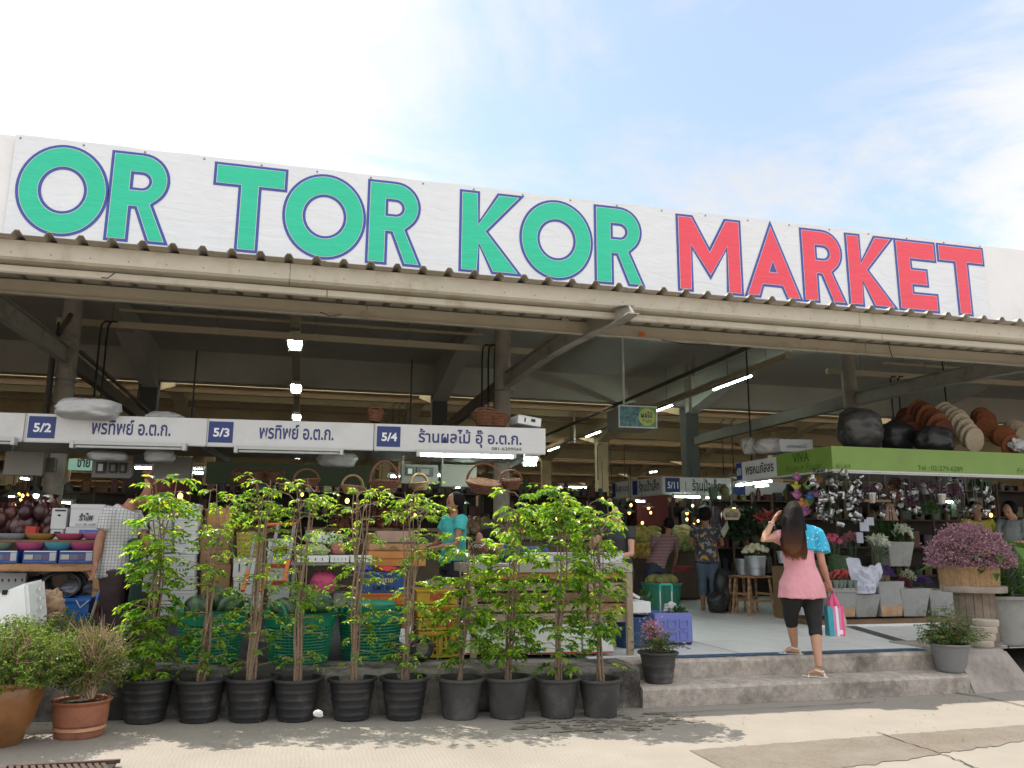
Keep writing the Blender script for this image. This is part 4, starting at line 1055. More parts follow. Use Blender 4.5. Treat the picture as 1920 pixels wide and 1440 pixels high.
# yellow hamper on white cartons
c = Y(468, 1045, 8.3); s2 = mpp(c)
t = thing('hamper', 'yellow woven plastic hamper standing on white cartons', 'basket', c)
M_hamp = mk('hamper_yellow', (0.42, 0.34, 0.08), .5, .2, 20, bump=.8, bs=60)
r = 25*s2; h = 46*s2
MB().lathe([(r*.8, 0), (r, h), (r*.94, h), (r*.74, .02)], 20).build('wall', M_hamp, t)
for i in range(6): MB().torus((0, 0, h*(i+.5)/6), r*(.81+.2*(i+.5)/6), .007, 24, 5).build('hoop', M_hamp, t)
m = MB()
for i in range(22):
    a = 2*PI*i/22; m.tube([(r*.82*math.cos(a), r*.82*math.sin(a), 0), (r*1.02*math.cos(a), r*1.02*math.sin(a), h)], .006, 4)
o = m.build('stakes', M_hamp, t); o['kind'] = 'stuff'
for i, (y0, y1) in enumerate([(1046, 1083), (1083, 1116), (1116, 1150)]):
    carton(436, 490, y0, y1, 8.2, 'white carton, %s in the pile under the yellow hamper' % ('top', 'middle', 'bottom')[i], M_carton, .34, rng.uniform(-.05, .05), prints=[(-.3, -.26, .3, .7, M_hole)], group='white fruit cartons')
for i, (y0, y1) in enumerate([(1010, 1042), (1042, 1072), (1072, 1105), (1105, 1150)]):
    carton(500, 542, y0, y1, 8.3, 'white carton with red print, %s of the pile behind the leaning poles' % ('top', 'second', 'third', 'lowest')[i], M_carton, .34, rng.uniform(-.05, .05), hole=None, prints=[(-.3, .4, .25, .5, M_red)], group='white fruit cartons')
# leaning trolley of grey tubes with orange ends
t = thing('hand_trolley', 'leaning hand trolley of grey tubes with orange lower ends', 'trolley', (0, 0, 0))
for (q0, q1, q2) in (((521, 985), (512, 1030), (490, 1110)), ((478, 1000), (470, 1050), (455, 1108)), ((552, 985), (545, 1030), (533, 1090))):
    a, b, c = Y(*q0, 7.95), Y(*q1, 7.85), Y(*q2, 7.7)
    mid = b.lerp(c, .35)
    MB().tube([a, b, mid], .017, 8).build('tube', M_steel, t); MB().tube([mid, c], .019, 8).build('grip', M_ora, t)
a, b = Y(500, 984, 7.97), Y(556, 982, 7.97)
MB().tube([a, b], .016, 8).build('crossbar', M_ora, t)
# shelf with white foam trays and a bag of greens
a, b = rect(545, 700, 1056, 1060, 8.0)
t = thing('shelf_table', 'grey shelf table carrying white foam trays behind the saplings', 'table', (0, 0, 0))
MB().b2((a.x, 8.0, a.z), (b.x, 8.55, b.z)).build('top', M_steel, t, smooth=0)
for x in (a.x+.03, b.x-.03):
    for y in (8.03, 8.5): MB().b2((x-.015, y-.015, fz(x)), (x+.015, y+.015, a.z-.001)).build('leg', M_steel, t, smooth=0)
for i, (x0, x1) in enumerate(((552, 617), (619, 655), (657, 698))):
    carton(x0, x1, 1042, 1055, 8.02, '%s white foam tray on the grey shelf table' % ('left', 'middle', 'right')[i], M_foam, .45, 0, hole=None, lid=False, prints=[(u, u+.02, .3, .7, M_hole) for u in (-.3, -.1, .1, .3)], nm='foam_tray', cat='tray', group='foam trays on the shelf')
M_clear = glassy('clear_film', (0.6, 0.65, 0.6), .45)
bag(587, 1031, 62, 24, 8.2, 'clear bag of green vegetables on the left foam tray', mk('bagged_greens', (0.28, 0.33, 0.16), .3, .35, 25, bump=.6, bs=25), 3)
bag(635, 1028, 30, 24, 8.2, 'reddish net bag with cord on the middle foam tray', mk('bagged_red', (0.32, 0.10, 0.09), .4, .35, 25, bump=.6, bs=25), 8)
carton(572, 640, 998, 1019, 8.6, 'tilted white carton above the bag of greens', M_carton, .3, .1, hole=None, lid=False, ry=.12, prints=[(u, u+.02, .4, .6, M_hole) for u in (-.3, -.1, .1, .3)])
bag(607, 1094, 52, 46, 8.15, 'round pink net bag under the shelf table', M_pink, 5, amp=.06)
carton(625, 665, 1112, 1150, 8.2, 'white carton on the floor under the pink bag', M_carton, .3, 0, hole=None)

# plastic crates
def crate(x0, x1, y0, y1, y, label, mat, dep=.4, texts=(), slots=0, group=None, rz=0.0):
    a, b = rect(x0, x1, y0, y1, y); w_, h_ = b.x-a.x, b.z-a.z; th = .012
    t = thing('plastic_crate', label, 'crate', ((a.x+b.x)/2, y+dep/2, a.z), rz, group)
    def wall(nm, p, q, axis):
        m = MB()
        if slots and axis == 'x':
            rows_, cols = 3, slots; z0, z1 = h_*.12, h_*.8
            m.b2((p[0], p[1], 0), (q[0], q[1], z0)); m.b2((p[0], p[1], z1), (q[0], q[1], h_))
            for r_ in range(rows_+1):
                zc = z0+(z1-z0)*r_/rows_
                if 0 < r_ < rows_: m.b2((p[0], p[1]+.001, zc-.007), (q[0], q[1]-.001, zc+.007))
            for c_ in range(cols+1):
                xc = p[0]+(q[0]-p[0])*c_/cols
                m.b2((max(p[0], xc-.008), p[1]+.002, z0-.002), (min(q[0], xc+.008), q[1]-.002, z1+.002))
        else: m.b2((p[0], p[1], 0), (q[0], q[1], h_))
        o = m.build(nm, mat, t, smooth=0)
        if slots and axis == 'x': o['kind'] = 'stuff'
        return o
    wall('side', (-w_/2, -dep/2), (w_/2, -dep/2+th), 'x'); wall('side', (-w_/2, dep/2-th), (w_/2, dep/2), 'x')
    wall('end', (-w_/2, -dep/2+th), (-w_/2+th, dep/2-th), 'y'); wall('end', (w_/2-th, -dep/2+th), (w_/2, dep/2-th), 'y')
    MB().b2((-w_/2+th, -dep/2+th, .003), (w_/2-th, dep/2-th, .015)).build('base', mat, t, smooth=0)
    m = MB()
    for (p, q) in (((-w_/2-.012, -dep/2-.012), (w_/2+.012, -dep/2)), ((-w_/2-.012, dep/2), (w_/2+.012, dep/2+.012)), ((-w_/2-.012, -dep/2), (-w_/2, dep/2)), ((w_/2, -dep/2), (w_/2+.012, dep/2))):
        m.b2((p[0], p[1], h_*.86), (q[0], q[1], h_))
    m.build('rim', mat, t, smooth=0)
    for i in range(3):
        u = -w_/2 + w_*(i+.5)/3*1.0
        if not texts: MB().b2((u-.01, -dep/2-.008, .01), (u+.01, -dep/2, h_*.85)).build('rib', mat, t, smooth=0)
    for (s, u0, u1, v0, v1, mm, bo) in texts: lettering(t, s, w_*u0, w_*u1, h_*v0, h_*v1, -dep/2-.004, mm, bo)
    return t
crate(674, 761, 1073, 1112, 7.85, 'blue plastic crate with yellow Thai lettering', M_blue, .42, [('ส้มทราย', -.22, .22, .50, .80, M_ylt, .02), ('SUMET 081-4', -.22, .26, .12, .36, M_hole, .01)])
crate(664, 762, 1112, 1135, 7.8, 'orange plastic crate under the blue crate', M_ora, .44)
crate(664, 762, 1136, 1180, 7.84, 'second orange crate at the floor behind the green basket', M_ora, .44)
bag(680, 1067, 36, 16, 8.0, 'dark blue bag on the blue crate', M_blue, 3)
bag(728, 1068, 40, 14, 8.0, 'crumpled red bag on the blue crate', M_red, 4)
for i, (y0, y1) in enumerate(((1105, 1133), (1134, 1157), (1158, 1182))):
    crate(782 + i*1, 858+i*1, y0, y1, 7.75, 'yellow plastic crate lettered in red, %s of its stack' % ('top', 'middle', 'lower')[i], M_yel, .42, [('คลองผล', -.18, .34, .22, .74, M_red, .03)], group='yellow crates')
crate(786, 862, 1183, 1234, 7.72, 'slotted yellow crate at the bottom of the stack beside the tyre', M_yel, .42, slots=9, group='yellow crates')
carton(805, 850, 1092, 1106, 7.9, 'small wooden brown carton sticking out of the yellow crate', M_woodg, .2, .3, hole=None, lid=False, ry=.2)
# tyre of a barrow beside the yellow crates
c = Zf(790, 1240); t = thing('barrow_wheel', 'small black rubber wheel standing beside the yellow crates', 'wheel', (c.x, 7.55, fz(c.x)+.115), .25)
MB().torus((0, 0, 0), .085, .03, 28, 8, M=Matrix.Rotation(PI/2, 4, 'X')).build('tyre', M_black, t)
MB().lathe([(.06, -.02), (.06, .02)], 20, M=Matrix.Rotation(PI/2, 4, 'X')).build('rim', M_steel, t)
# orange wooden crate and cardboard behind
def slat_crate(x0, x1, y0, y1, y, n, label, mats, dep=.4, post=None, gapf=.2, nm='wooden_crate', cat='crate'):
    a, b = rect(x0, x1, y0, y1, y); w_, h_ = b.x-a.x, b.z-a.z
    t = thing(nm, label, cat, ((a.x+b.x)/2, y+dep/2, a.z))
    for i in range(n):
        z0 = h_*i/n; z1 = z0 + h_/n*(1-gapf)
        mt = mats[i % len(mats)]
        for yy in (-dep/2, dep/2-.018): MB().b2((-w_/2+rng.uniform(-.008, .008), yy+rng.uniform(-.003, .003), z0+rng.uniform(-.003, .003)), (w_/2+rng.uniform(-.008, .008), yy+.016, z1)).build('slat', mt, t, smooth=0, bev=.002)
        for xx in (-w_/2, w_/2-.016): MB().b2((xx, -dep/2+.03, z0), (xx+.014, dep/2-.03, z1)).build('slat', mt, t, smooth=0)
    for xx in (-w_/2+.02, w_/2-.055):
        for yy in (-dep/2+.02, dep/2-.055): MB().b2((xx, yy, 0), (xx+.035, yy+.035, h_-.01)).build('corner_post', mats[0], t, smooth=0)
    return t
slat_crate(690, 800, 1018, 1062, 8.2, 3, 'orange wooden slat crate behind the blue crate', [M_woodo, M_woodo, M_wood], .4, gapf=.1)
carton(706, 778, 996, 1017, 8.35, 'pinkish brown cardboard flap carton on the orange crate', mk('carton_pink', (0.36, 0.24, 0.19), .8), .3, 0, hole=None, lid=False)
carton(690, 724, 1000, 1017, 8.6, 'small brown carton left of the pinkish carton', M_brownc, .25, 0, hole=None, lid=False)
# big slatted counter on the right
slat_crate(884, 1100, 1088, 1168, 7.85, 4, 'grey brown slatted crate counter, left half behind the full saplings', [M_woodg, M_woodg, M_woodd], .5, gapf=.22)
slat_crate(1106, 1186, 1088, 1168, 7.8, 4, 'grey brown slatted crate, right half behind the last saplings', [M_woodg, M_wood, M_woodd], .5, gapf=.22)
a, b = rect(876, 1186, 1056, 1072, 7.8)
t = thing('counter_top', 'long pale counter board across the slatted crates', 'table', (0, 0, 0))
a2, b2 = rect(876, 1186, 1057, 1074, 7.8)
MB().b2((a2.x, 7.8, a2.z), (b2.x, 8.5, b2.z)).build('board', mk('board_grey', (0.36, 0.33, 0.30), .6, .1, 5), t, bev=.004)
MB().b2((a2.x+.02, 7.83, Y(900, 1086, 7.8).z), (b2.x-.02, 7.86, a2.z-.002)).build('apron', M_woodo, t, smooth=0)
for x in (a2.x+.06, b2.x-.06): MB().b2((x-.03, 7.74, fz(x)), (x+.03, 7.79, a2.z-.004)).build('leg', M_woodg, t, smooth=0)
for i, (x0, x1) in enumerate(((985, 1022), (1025, 1060), (1078, 1120), (1126, 1168))):
    carton(x0, x1, 1036, 1056, 7.95, ('plain white carton left on the counter', 'white carton with leaf print on the counter', 'white carton right of the leaf print carton', 'rightmost white carton on the counter')[i], M_carton, .3, rng.uniform(-.1, .1), hole=None, prints=[(-.2, .25, .2, .7, mk('print_leaf', (0.05, 0.16, 0.04), .6))] if i == 1 else (), group='cartons on the counter')
for i, (x0, x1, y0, y1) in enumerate(((870, 985, 1172, 1228), (990, 1090, 1172, 1228), (1094, 1150, 1176, 1226))):
    carton(x0, x1, y0, y1, 7.75, ('left', 'middle', 'right')[i] + ' white foam box on the floor under the slatted crates', M_foam, .42, 0, hole=None, prints=[(-.48, .48, .02, .07, M_red)], nm='foam_box', group='foam boxes under the counter')

# green produce baskets with water melons
def produce_basket(px0, px1, pyr, pyb, label, k):
    f = Zf((px0+px1)/2, pyb-3); r = (px1-px0)/2*mpp(f)*1.02; c = (f.x, f.y + r*.78, fz(f.x)); h = Y((px0+px1)/2, pyr, f.y+.05).z - c[2]
    t = thing('produce_basket', label, 'basket', c, rng.uniform(0, 1), 'green produce baskets')
    rb = r*.78
    def rad(z): return rb + (r-rb)*z
    MB().lathe([(rb*.96, 0.004), (rad(.74)*.965, h*.74), (rad(.74)*.94, h*.74), (rb*.9, .02)], 36).build('liner', M_greenk, t)
    MB().lathe([(rad(.72), h*.72), (rad(.74)+.006, h*.73), (r, h*.985), (r+.018, h*.985), (r+.02, h), (r-.008, h), (rad(.74)-.01, h*.73)], 40).build('band', M_green, t)
    n = 12
    for i in range(n):
        z = (i+.4)/n*.71
        MB().torus((0, 0, h*z), rad(z), .0085, 40, 5).build('hoop', M_green, t)
    m = MB()
    for i in range(46):
        a = 2*PI*i/46; m.tube([(rb*math.cos(a), rb*math.sin(a), .0), (rad(.73)*math.cos(a), rad(.73)*math.sin(a), h*.73)], .0075, 4)
    o = m.build('stakes', M_green, t); o['kind'] = 'stuff'
    for sx in (-1, 1):
        pts = [(sx*(r+.012), .10*math.cos(PI*i/10), h*.93 + .115*math.sin(PI*i/10)) for i in range(11)]
        q = MB().tube(pts, .016, 8).build('handle', M_green, t); q.rotation_euler = (0, 0, .9 + (0 if k else -.4) - t.rotation_euler.z)
    return t, r, h
melo = 0
mel_m = MB().ell((0, 0, 0), (.125, .125, .14), 22, 14).mesh('melon', M_melon)
melon_labels = {0: ('large striped melon at the left rim of the left green basket', 'dark melon behind the sapling in the left green basket', 'striped melon at the right of the left green basket', 'melon sunk in the middle of the left green basket'),
                1: ('melon at the left of the middle green basket', 'upright dark melon in the centre of the middle green basket', 'large melon with yellow patch at the right of the middle green basket', 'melon sunk low in the middle green basket')}
for k, (x0, x1, yr, yb, lab) in enumerate(((322, 452, 1146, 1248, 'green woven plastic basket of melons at the left'), (491, 627, 1150, 1250, 'green woven plastic basket of melons in the middle'), (634, 759, 1140, 1242, 'green woven plastic basket covered with netting at the right'))):
    t, r, h = produce_basket(x0, x1, yr, yb, lab, k)
    c = t.location
    if k < 2:
        for i, (dx, dy, dz) in enumerate(((-.45, -.35, .03), (.1, .05, .10), (.52, -.30, .06), (.0, -.45, -.09))):
            o = link('water_melon', mel_m, None, (c.x + dx*r*.95, c.y + dy*r*.8, c.z + h + dz - .02)); o.rotation_euler = (rng.uniform(-1, 1), rng.uniform(-1, 1), rng.uniform(0, 6))
            o.scale = (1.05,)*3 if k == 1 and i == 2 else (.9,)*3
            tag(o, melon_labels[k][i], 'melon', 'water melons in the green baskets')
        if k == 1:
            q = MB().ell((0, 0, 0), (.11, .08, .06), 16, 8)
    else:
        bag((x0+x1)/2, yr-2, (x1-x0)*.86, 34, c.y, 'green netting bulging out of the right green basket', M_green, 6, amp=.07, nm='netting', cat='net')

# ------------------------------------------------------------------ table with bowls at the far left
ty = 8.25
a, b = rect(-60, 190, 1057, 1072, ty)
t = thing('wooden_table', 'rough wooden table with corner brace carrying blue boxes and bowls', 'table', (0, 0, 0))
MB().b2((a.x, ty, a.z), (b.x, ty+.05, b.z)).build('rail', M_wood, t, bev=.004)
MB().b2((a.x, ty+.053, b.z-.03), (b.x, ty+.95, b.z)).build('top', M_wood, t, smooth=0)
l0 = Y(176, 1072, ty); l1 = Y(190, 1072, ty)
MB().b2((l0.x, ty+.002, fz(-2)), (l1.x, ty+.06, a.z-.001)).build('leg', M_wood, t, bev=.004)
MB().b2((a.x, ty+.88, fz(-2)), (a.x+.06, ty+.94, b.z-.031)).build('leg', M_wood, t); MB().b2((l0.x, ty+.88, fz(-2)), (l1.x, ty+.94, b.z-.031)).build('leg', M_wood, t)
m = MB(); e0_, e1_ = Y(160, 1073, ty), Y(176, 1090, ty)
m.poly([[(e0_.x, a.z-.002), (l0.x-.002, a.z-.002-(l0.x-e0_.x)*1.2), (l0.x-.002, a.z-.002)]], .04, M=Matrix.Translation((0, ty+.005, 0))).build('brace', M_wood, t, smooth=0)
# blue printed boxes
for i, (x0, x1) in enumerate(((-30, 34), (41, 108), (109, 176))):
    carton(x0, x1, 1033, 1056.5, ty+.03, ('blue printed box cut by the left frame edge', 'middle blue printed box on the wooden table', 'right blue printed box beside the hand of the man')[i], M_blue, .5, 0, hole=None, lid=False,
           prints=[(-.45, -.20, .32, .70, mk('print_pale', (0.42, 0.40, 0.35), .6)), (-.17, .05, .30, .72, mk('print_greyblue', (0.13, 0.13, 0.17), .6)), (.06, .26, .30, .72, mk('print_dusk', (0.10, 0.07, 0.13), .6)), (.28, .47, .22, .88, mk('print_grey', (0.38, 0.38, 0.42), .6)), (-.47, .47, .93, .995, M_foam), (-.4, -.05, .1, .17, M_printb), (.1, .4, .1, .17, M_printb)], group='blue printed boxes')
def bowl(px, pyb, wpx, hpx, y, mat, label):
    c = Y(px, pyb, y); s2 = mpp(c); r = wpx*s2/2; h = hpx*s2
    m = MB().lathe([(r*.62, 0), (r*.72, h*.12), (r*.92, h*.55), (r, h), (r*.965, h), (r*.86, h*.55), (r*.6, h*.18)], 30, close=True)
    for i, v in enumerate(m.v):
        a = math.atan2(v[1], v[0]); k = 1+.02*math.cos(a*18)*(v[2]/max(h, .001)); m.v[i] = (v[0]*k, v[1]*k, v[2])
    return one('plastic_bowl', m, mat, label, 'bowl', c, 0, 'plastic bowls on the wooden table')
def pl(name, c): return mk(name, c, .3, .12, 9, coat=.2)
M_bp = pl('bowl_pink', (.46, .075, .16)); M_bt = pl('bowl_teal', (.08, .30, .33)); M_bs = pl('bowl_silver', (.27, .31, .34)); M_bo = pl('bowl_ochre', (.36, .22, .06)); M_bg2 = pl('bowl_sage', (.19, .25, .15)); M_bl = pl('bowl_lilac', (.44, .13, .26))
a, b = rect(-60, 186, 1013, 1016, ty+.42)
t = thing('shelf_board', 'thin brown shelf board carrying the upper row of bowls', 'shelf', (0, 0, 0))
MB().b2((a.x, ty+.38, a.z), (b.x, ty+.8, b.z)).build('board', M_woodd, t, smooth=0)
for x in (a.x+.1, (a.x+b.x)/2, b.x-.02): MB().b2((x-.015, ty+.5, Y(0, 1056.5, ty).z), (x+.015, ty+.53, a.z-.001)).build('prop', M_woodd, t, smooth=0)
for px, mt, lab in ((-6, M_bg2, 'sage green bowl at the left end of the lower row'), (57, M_bp, 'pink bowl in the lower row left of the teal one'), (110, M_bt, 'teal bowl in the lower row'), (158, M_bp, 'pink bowl in the lower row beside the arm')):
    bowl(px, 1032.5, 52, 15, ty+.25, mt, lab)
for px, mt, lab in ((24, M_bs, 'silver blue bowl in the upper row'), (76, M_bo, 'ochre bowl in the upper row'), (131, M_bp, 'pink bowl in the upper row'), (182, M_bl, 'lilac bowl in the upper row beside the arm')):
    bowl(px, 1012.5, 53, 12, ty+.6, mt, lab)
carton(46, 68, 987, 1002, ty+.9, 'small red box behind the ochre bowl', M_red, .12, 0, hole=None, lid=False)
carton(93, 126, 953, 992, 9.2, 'white carton with dark handle slot beside the column', M_carton, .3, .03, hole='oval', prints=[(-.3, .4, .85, .93, M_inkd)], lid=False)
carton(130, 197, 946, 988, 9.15, 'white carton lettered in Thai left of the man', M_carton, .34, -.02, hole=None, texts=[('รำไพ', -.22, .2, .28, .62, M_inkd, .03), ('อ.ต.ก. 081-62095', -.32, .3, .06, .16, M_inkd, 0)])
carton(121, 197, 989, 1012, 9.1, 'white carton with blue cloud and red lettering', M_carton, .34, 0, hole=None, lid=False, prints=[(-.15, .42, .18, .8, M_printb)], texts=[('ไทยสด', -.08, .3, .3, .7, M_redo, .03)])
carton(93, 119, 993, 1012, 9.15, 'low white carton under the one with handle slot', M_carton, .3, 0, hole=None, lid=False, prints=[(-.2, .3, .6, .8, M_inkd)])
# under the table
carton(-40, 50, 1074, 1130, 8.6, 'dim white crate under the wooden table', M_carton, .4, 0, hole=None, lid=False, prints=[(u, u+.03, .7, .8, M_hole) for u in (-.3, -.05, .1, .25, .4)])
bag(75, 1110, 50, 66, 8.7, 'black rubbish sack under the wooden table', M_black, 6)
c = Y(118, 1096, 8.35)
t = thing('hose_coil', 'coiled black hose lying on the blue basket under the table', 'hose', c)
for i in range(5): MB().torus((rng.uniform(-.015, .015), i*.035-.05, rng.uniform(-.01, .01)), .155+.008*i, .016, 30, 6, M=Matrix.Rotation(PI/2-.25, 4, 'X'), sx=1.0, sy=.72).build('loop', M_cable, t)
bag(148, 1104, 66, 34, 8.45, 'grey crumpled plastic sheet on the blue basket', mk('film_grey', (0.12, 0.12, 0.14), .3, .3, 8, bump=.6, bs=20), 4)
# blue basket with square holes
a, b = rect(100, 168, 1121, 1190, 8.0); w_, h_ = b.x-a.x, .30
t = thing('blue_basket', 'bright blue plastic basket with square holes under the table', 'basket', ((a.x+b.x)/2, 8.17, b.z-.36)); h_ = .36
m = MB()
M_bb2 = M_bluel
for sgn in (-1, 1):
    m = MB(); z0, z1 = .04, .24
    m.b2((-w_/2, sgn*.165-.008, 0), (w_/2, sgn*.165+.008, z0)); m.b2((-w_/2, sgn*.165-.008, z1), (w_/2, sgn*.165+.008, h_))
    for c_ in range(9):
        x = -w_/2 + w_*c_/8; m.b2((max(-w_/2, x-.011), sgn*.165-.007, z0-.001), (min(w_/2, x+.011), sgn*.165+.007, z1+.001))
    for r_ in range(1, 4): zc = z0+(z1-z0)*r_/4; m.b2((-w_/2, sgn*.165-.006, zc-.01), (w_/2, sgn*.165+.006, zc+.01))
    o = m.build('side', M_bb2, t, smooth=0); o['kind'] = 'stuff'
for sgn in (-1, 1): MB().b2((sgn*(w_/2-.008)-.008, -.156, 0), (sgn*(w_/2-.008)+.008, .156, h_)).build('end', M_bb2, t, smooth=0)
MB().b2((-w_/2+.02, -.15, .005), (w_/2-.02, .15, .02)).build('base', M_bb2, t, smooth=0)
m = MB()
for sgn in (-1, 1): m.b2((-w_/2-.014, sgn*.175-.014, h_-.03), (w_/2+.014, sgn*.175+.014, h_))
for sgn in (-1, 1): m.b2((sgn*(w_/2)-.014, -.16, h_-.031), (sgn*(w_/2)+.014, .16, h_-.001))
m.build('rim', M_bb2, t, smooth=0)
MB().tube([(w_/2-.1, -.185, h_-.02), (w_/2-.06, -.2, h_-.08), (w_/2-.0, -.185, h_-.02)], .006, 6).build('handle', M_house, t)
# crumpled kraft paper bag
bag(86, 1140, 56, 76, 7.75, 'crumpled brown kraft paper bag beside the foam board', M_kraft, 11, amp=.28, nm='paper_bag')
bag(105, 1158, 34, 20, 7.6, 'small rolled brown paper with blue scrap beside the kraft bag', M_kraft, 15, nm='paper_scrap', cat='paper')
# foam box lid leaning in the sun
a0_, a1_, a2_, a3_ = Y(-40, 1128, 7.3), Y(50, 1092, 7.3), Y(58, 1205, 7.22), Y(-40, 1215, 7.22)
t = thing('foam_box', 'big white foam box standing tilted in the sun at the left edge', 'box', (0, 0, 0))
vs = [a3_, a2_, a1_, a0_]; bk = [p_ + V((.05, .30, .02)) for p_ in vs]
m = MB(); m.add(vs + bk, [(0, 1, 2, 3), (7, 6, 5, 4), (0, 4, 5, 1), (1, 5, 6, 2), (2, 6, 7, 3), (3, 7, 4, 0)]); m.build('body', M_foam, t, bev=.02)
for k in range(5):
    q = a1_.lerp(a2_, .12+.16*k) + V((.045, .14, 0)); MB().box((0, 0, 0), (.012, .05, .02)).build('notch', M_foam, t, loc=q+V((.012, 0, 0)))
for u in (.15, .55): q = a0_.lerp(a1_, u); MB().box((0, 0, 0), (.035, .02, .035)).build('handle_hole', M_hole, t, smooth=0, loc=q+V((0, -.004, -.01)))
# broom leaning on the table leg
a, b = Y(199, 1076, 8.05), Y(163, 1182, 7.9)
t = thing('broom', 'worn broom stick leaning against the table leg', 'broom', (0, 0, 0))
MB().tube([a, a.lerp(b, .5), b], .013, 8).build('stick', M_woodg, t); q = a.lerp(b, .32); q2 = a.lerp(b, .48)
MB().tube([q, q2], .016, 8).build('grip', M_bluel, t)
m = MB()
for i in range(40):
    d = V((rng.uniform(-.09, .02), rng.uniform(-.04, .04), -.16)); m.tube([b, b+d], .003, 3)
o = m.build('bristles', M_woodd, t); o['kind'] = 'stuff'
t = thing('folded_umbrella', 'folded umbrella in red and blue stripes behind the broom', 'umbrella', (0, 0, 0))
a, b = Y(200, 1085, 8.12), Y(193, 1175, 8.1)
MB().tube([a, a.lerp(b, .25)], .025, 10).build('panel', M_red, t); MB().tube([a.lerp(b, .25), a.lerp(b, .5)], .033, 10).build('panel', M_bluel, t); MB().tube([a.lerp(b, .5), b], [.03, .016], 10).build('panel', mk('umb_pale', (.45, .25, .25), .6), t)
# bagged fruit pile behind the bowls
M_fruit_r = mk('bagged_fruit_red', (0.12, 0.035, 0.03), 0.3, 0.3, 12, island=[(.05, .012, .012), (.10, .03, .025), (.04, .012, .016), (.13, .08, .07)])
m = MB()
for i in range(70):
    px = rng.uniform(-20, 105); py = 998 - abs(rng.gauss(0, 18)); c = Y(px, py, 9.9 + rng.uniform(-.2, .3))
    m.ell(c, (.07, .07, .09), 8, 6); m.tube([c+V((0, 0, .08)), c+V((0, 0, .12)), c+V((.01, 0, .17))], [.03, .008, .04], 6)
o = m.build('bagged_fruit', M_fruit_r); o['kind'] = 'stuff'; tag(o, 'heap of dark red fruit tied in clear bags behind the bowls', 'fruit')
# ------------------------------------------------------------------ saplings in black pots, shrubs
LEAFR = [(.024, .075, .012), (.055, .14, .018), (.095, .20, .022), (.16, .28, .028), (.25, .36, .035)]
M_leaf = mk('sapling_leaf', (.05, .12, .02), .33, island=LEAFR, trans=.5, spec=.5, tgain=3.6)
M_leafd = mk('shrub_leaf', (.05, .1, .02), .45, island=[(.03, .065, .014), (.07, .115, .02), (.13, .18, .035), (.18, .19, .06)], trans=.4, tgain=2.0)
M_leafg = mk('shrub_leaf_green', (.05, .1, .02), .45, island=[(.03, .075, .014), (.065, .135, .02), (.12, .20, .03), (.17, .22, .05)], trans=.42, tgain=2.2)
M_bark = mk('sapling_bark', (.24, .165, .115), .85, .25, 18, bump=.6, bs=60)
M_twig = mk('dry_twig', (.46, .32, .22), .8, .2, 20, trans=.1)
M_pot = mk('pot_black', (.022, .021, .022), .48, .3, 5, stain=(.10, .09, .08), stain_s=4, stain_t=(.54, .78))
M_potg = mk('pot_dusty', (.045, .043, .042), .6, .3, 5, stain=(.15, .135, .125), stain_s=3.5, stain_t=(.5, .8))
M_soil = mk('soil', (.045, .03, .02), .95, .4, 30, bump=.9, bs=60)
def pot_prof(rt, rb, h, ribs=3, rim=.02):
    pr = [(0.001, 0.0), (rb*.96, 0), (rb, .01)]
    for i in range(1, 30):
        f = i/30; r = rb+(rt-rb)*f
        if ribs: r += .0018*(1 if (f*ribs*2) % 2 > 1 else -1) * (1 if f < .84 else 0)
        pr.append((r, h*.93*f))
    pr += [(rt+.002, h*.92), (rt+rim, h*.93), (rt+rim+.003, h*.97), (rt+rim, h), (rt-.005, h), (rt-.012, h*.82)]
    return pr
def pot(t, rt, rb, h, mat, soil=.83, ribs=3, n=36):
    p = MB().lathe(pot_prof(rt, rb, h, ribs), n, close=True).build('pot', mat, t)
    m = MB().lathe([(0.0005, h*soil+.004), (rt*.4, h*soil+.004), (rt*.93, h*soil)], 20, close=True)
    for i, v in enumerate(m.v): m.v[i] = (v[0], v[1], v[2]+rng.uniform(-.003, .003))
    m.build('soil', M_soil, p)
    return p
def spray(m, tw, p, az, L, n, lift, leafL, leafW, mi=0, r=None):
    """a drooping twig set with paired leaves"""
    r = r or rng
    d = V((math.cos(az), math.sin(az), lift)); d.normalize(); pos = V(p); pts = [pos.copy()]
    st = L/n
    for i in range(n):
        d = (d + V((r.uniform(-.1, .1), r.uniform(-.1, .1), -.13-.02*i))).normalized()
        pos = pos + d*st; pts.append(pos.copy())
        sd = d.cross(V((0, 0, 1)))
        if sd.length < .01: sd = V((1, 0, 0))
        sd.normalize()
        if i < 1: continue
        for s_ in (-1, 1):
            ld = (d*.55 + sd*s_*.85 + V((0, 0, r.uniform(-.45, .12)))).normalized()
            k = r.uniform(.75, 1.15)*(.8+.4*math.sin(PI*(i+.5)/n))
            m.leaf(pos, ld, V((r.uniform(-.3, .3), r.uniform(-.3, .3), 1)), leafL*k, leafW*k, mi, droop=r.uniform(.05, .35), fold=.2)
    m.leaf(pos, d, V((0, 0, 1)), leafL, leafW, mi)
    if tw is not None: tw.tube([pts[0], pts[len(pts)//2], pts[-1]], [.003, .002, .001], 3)
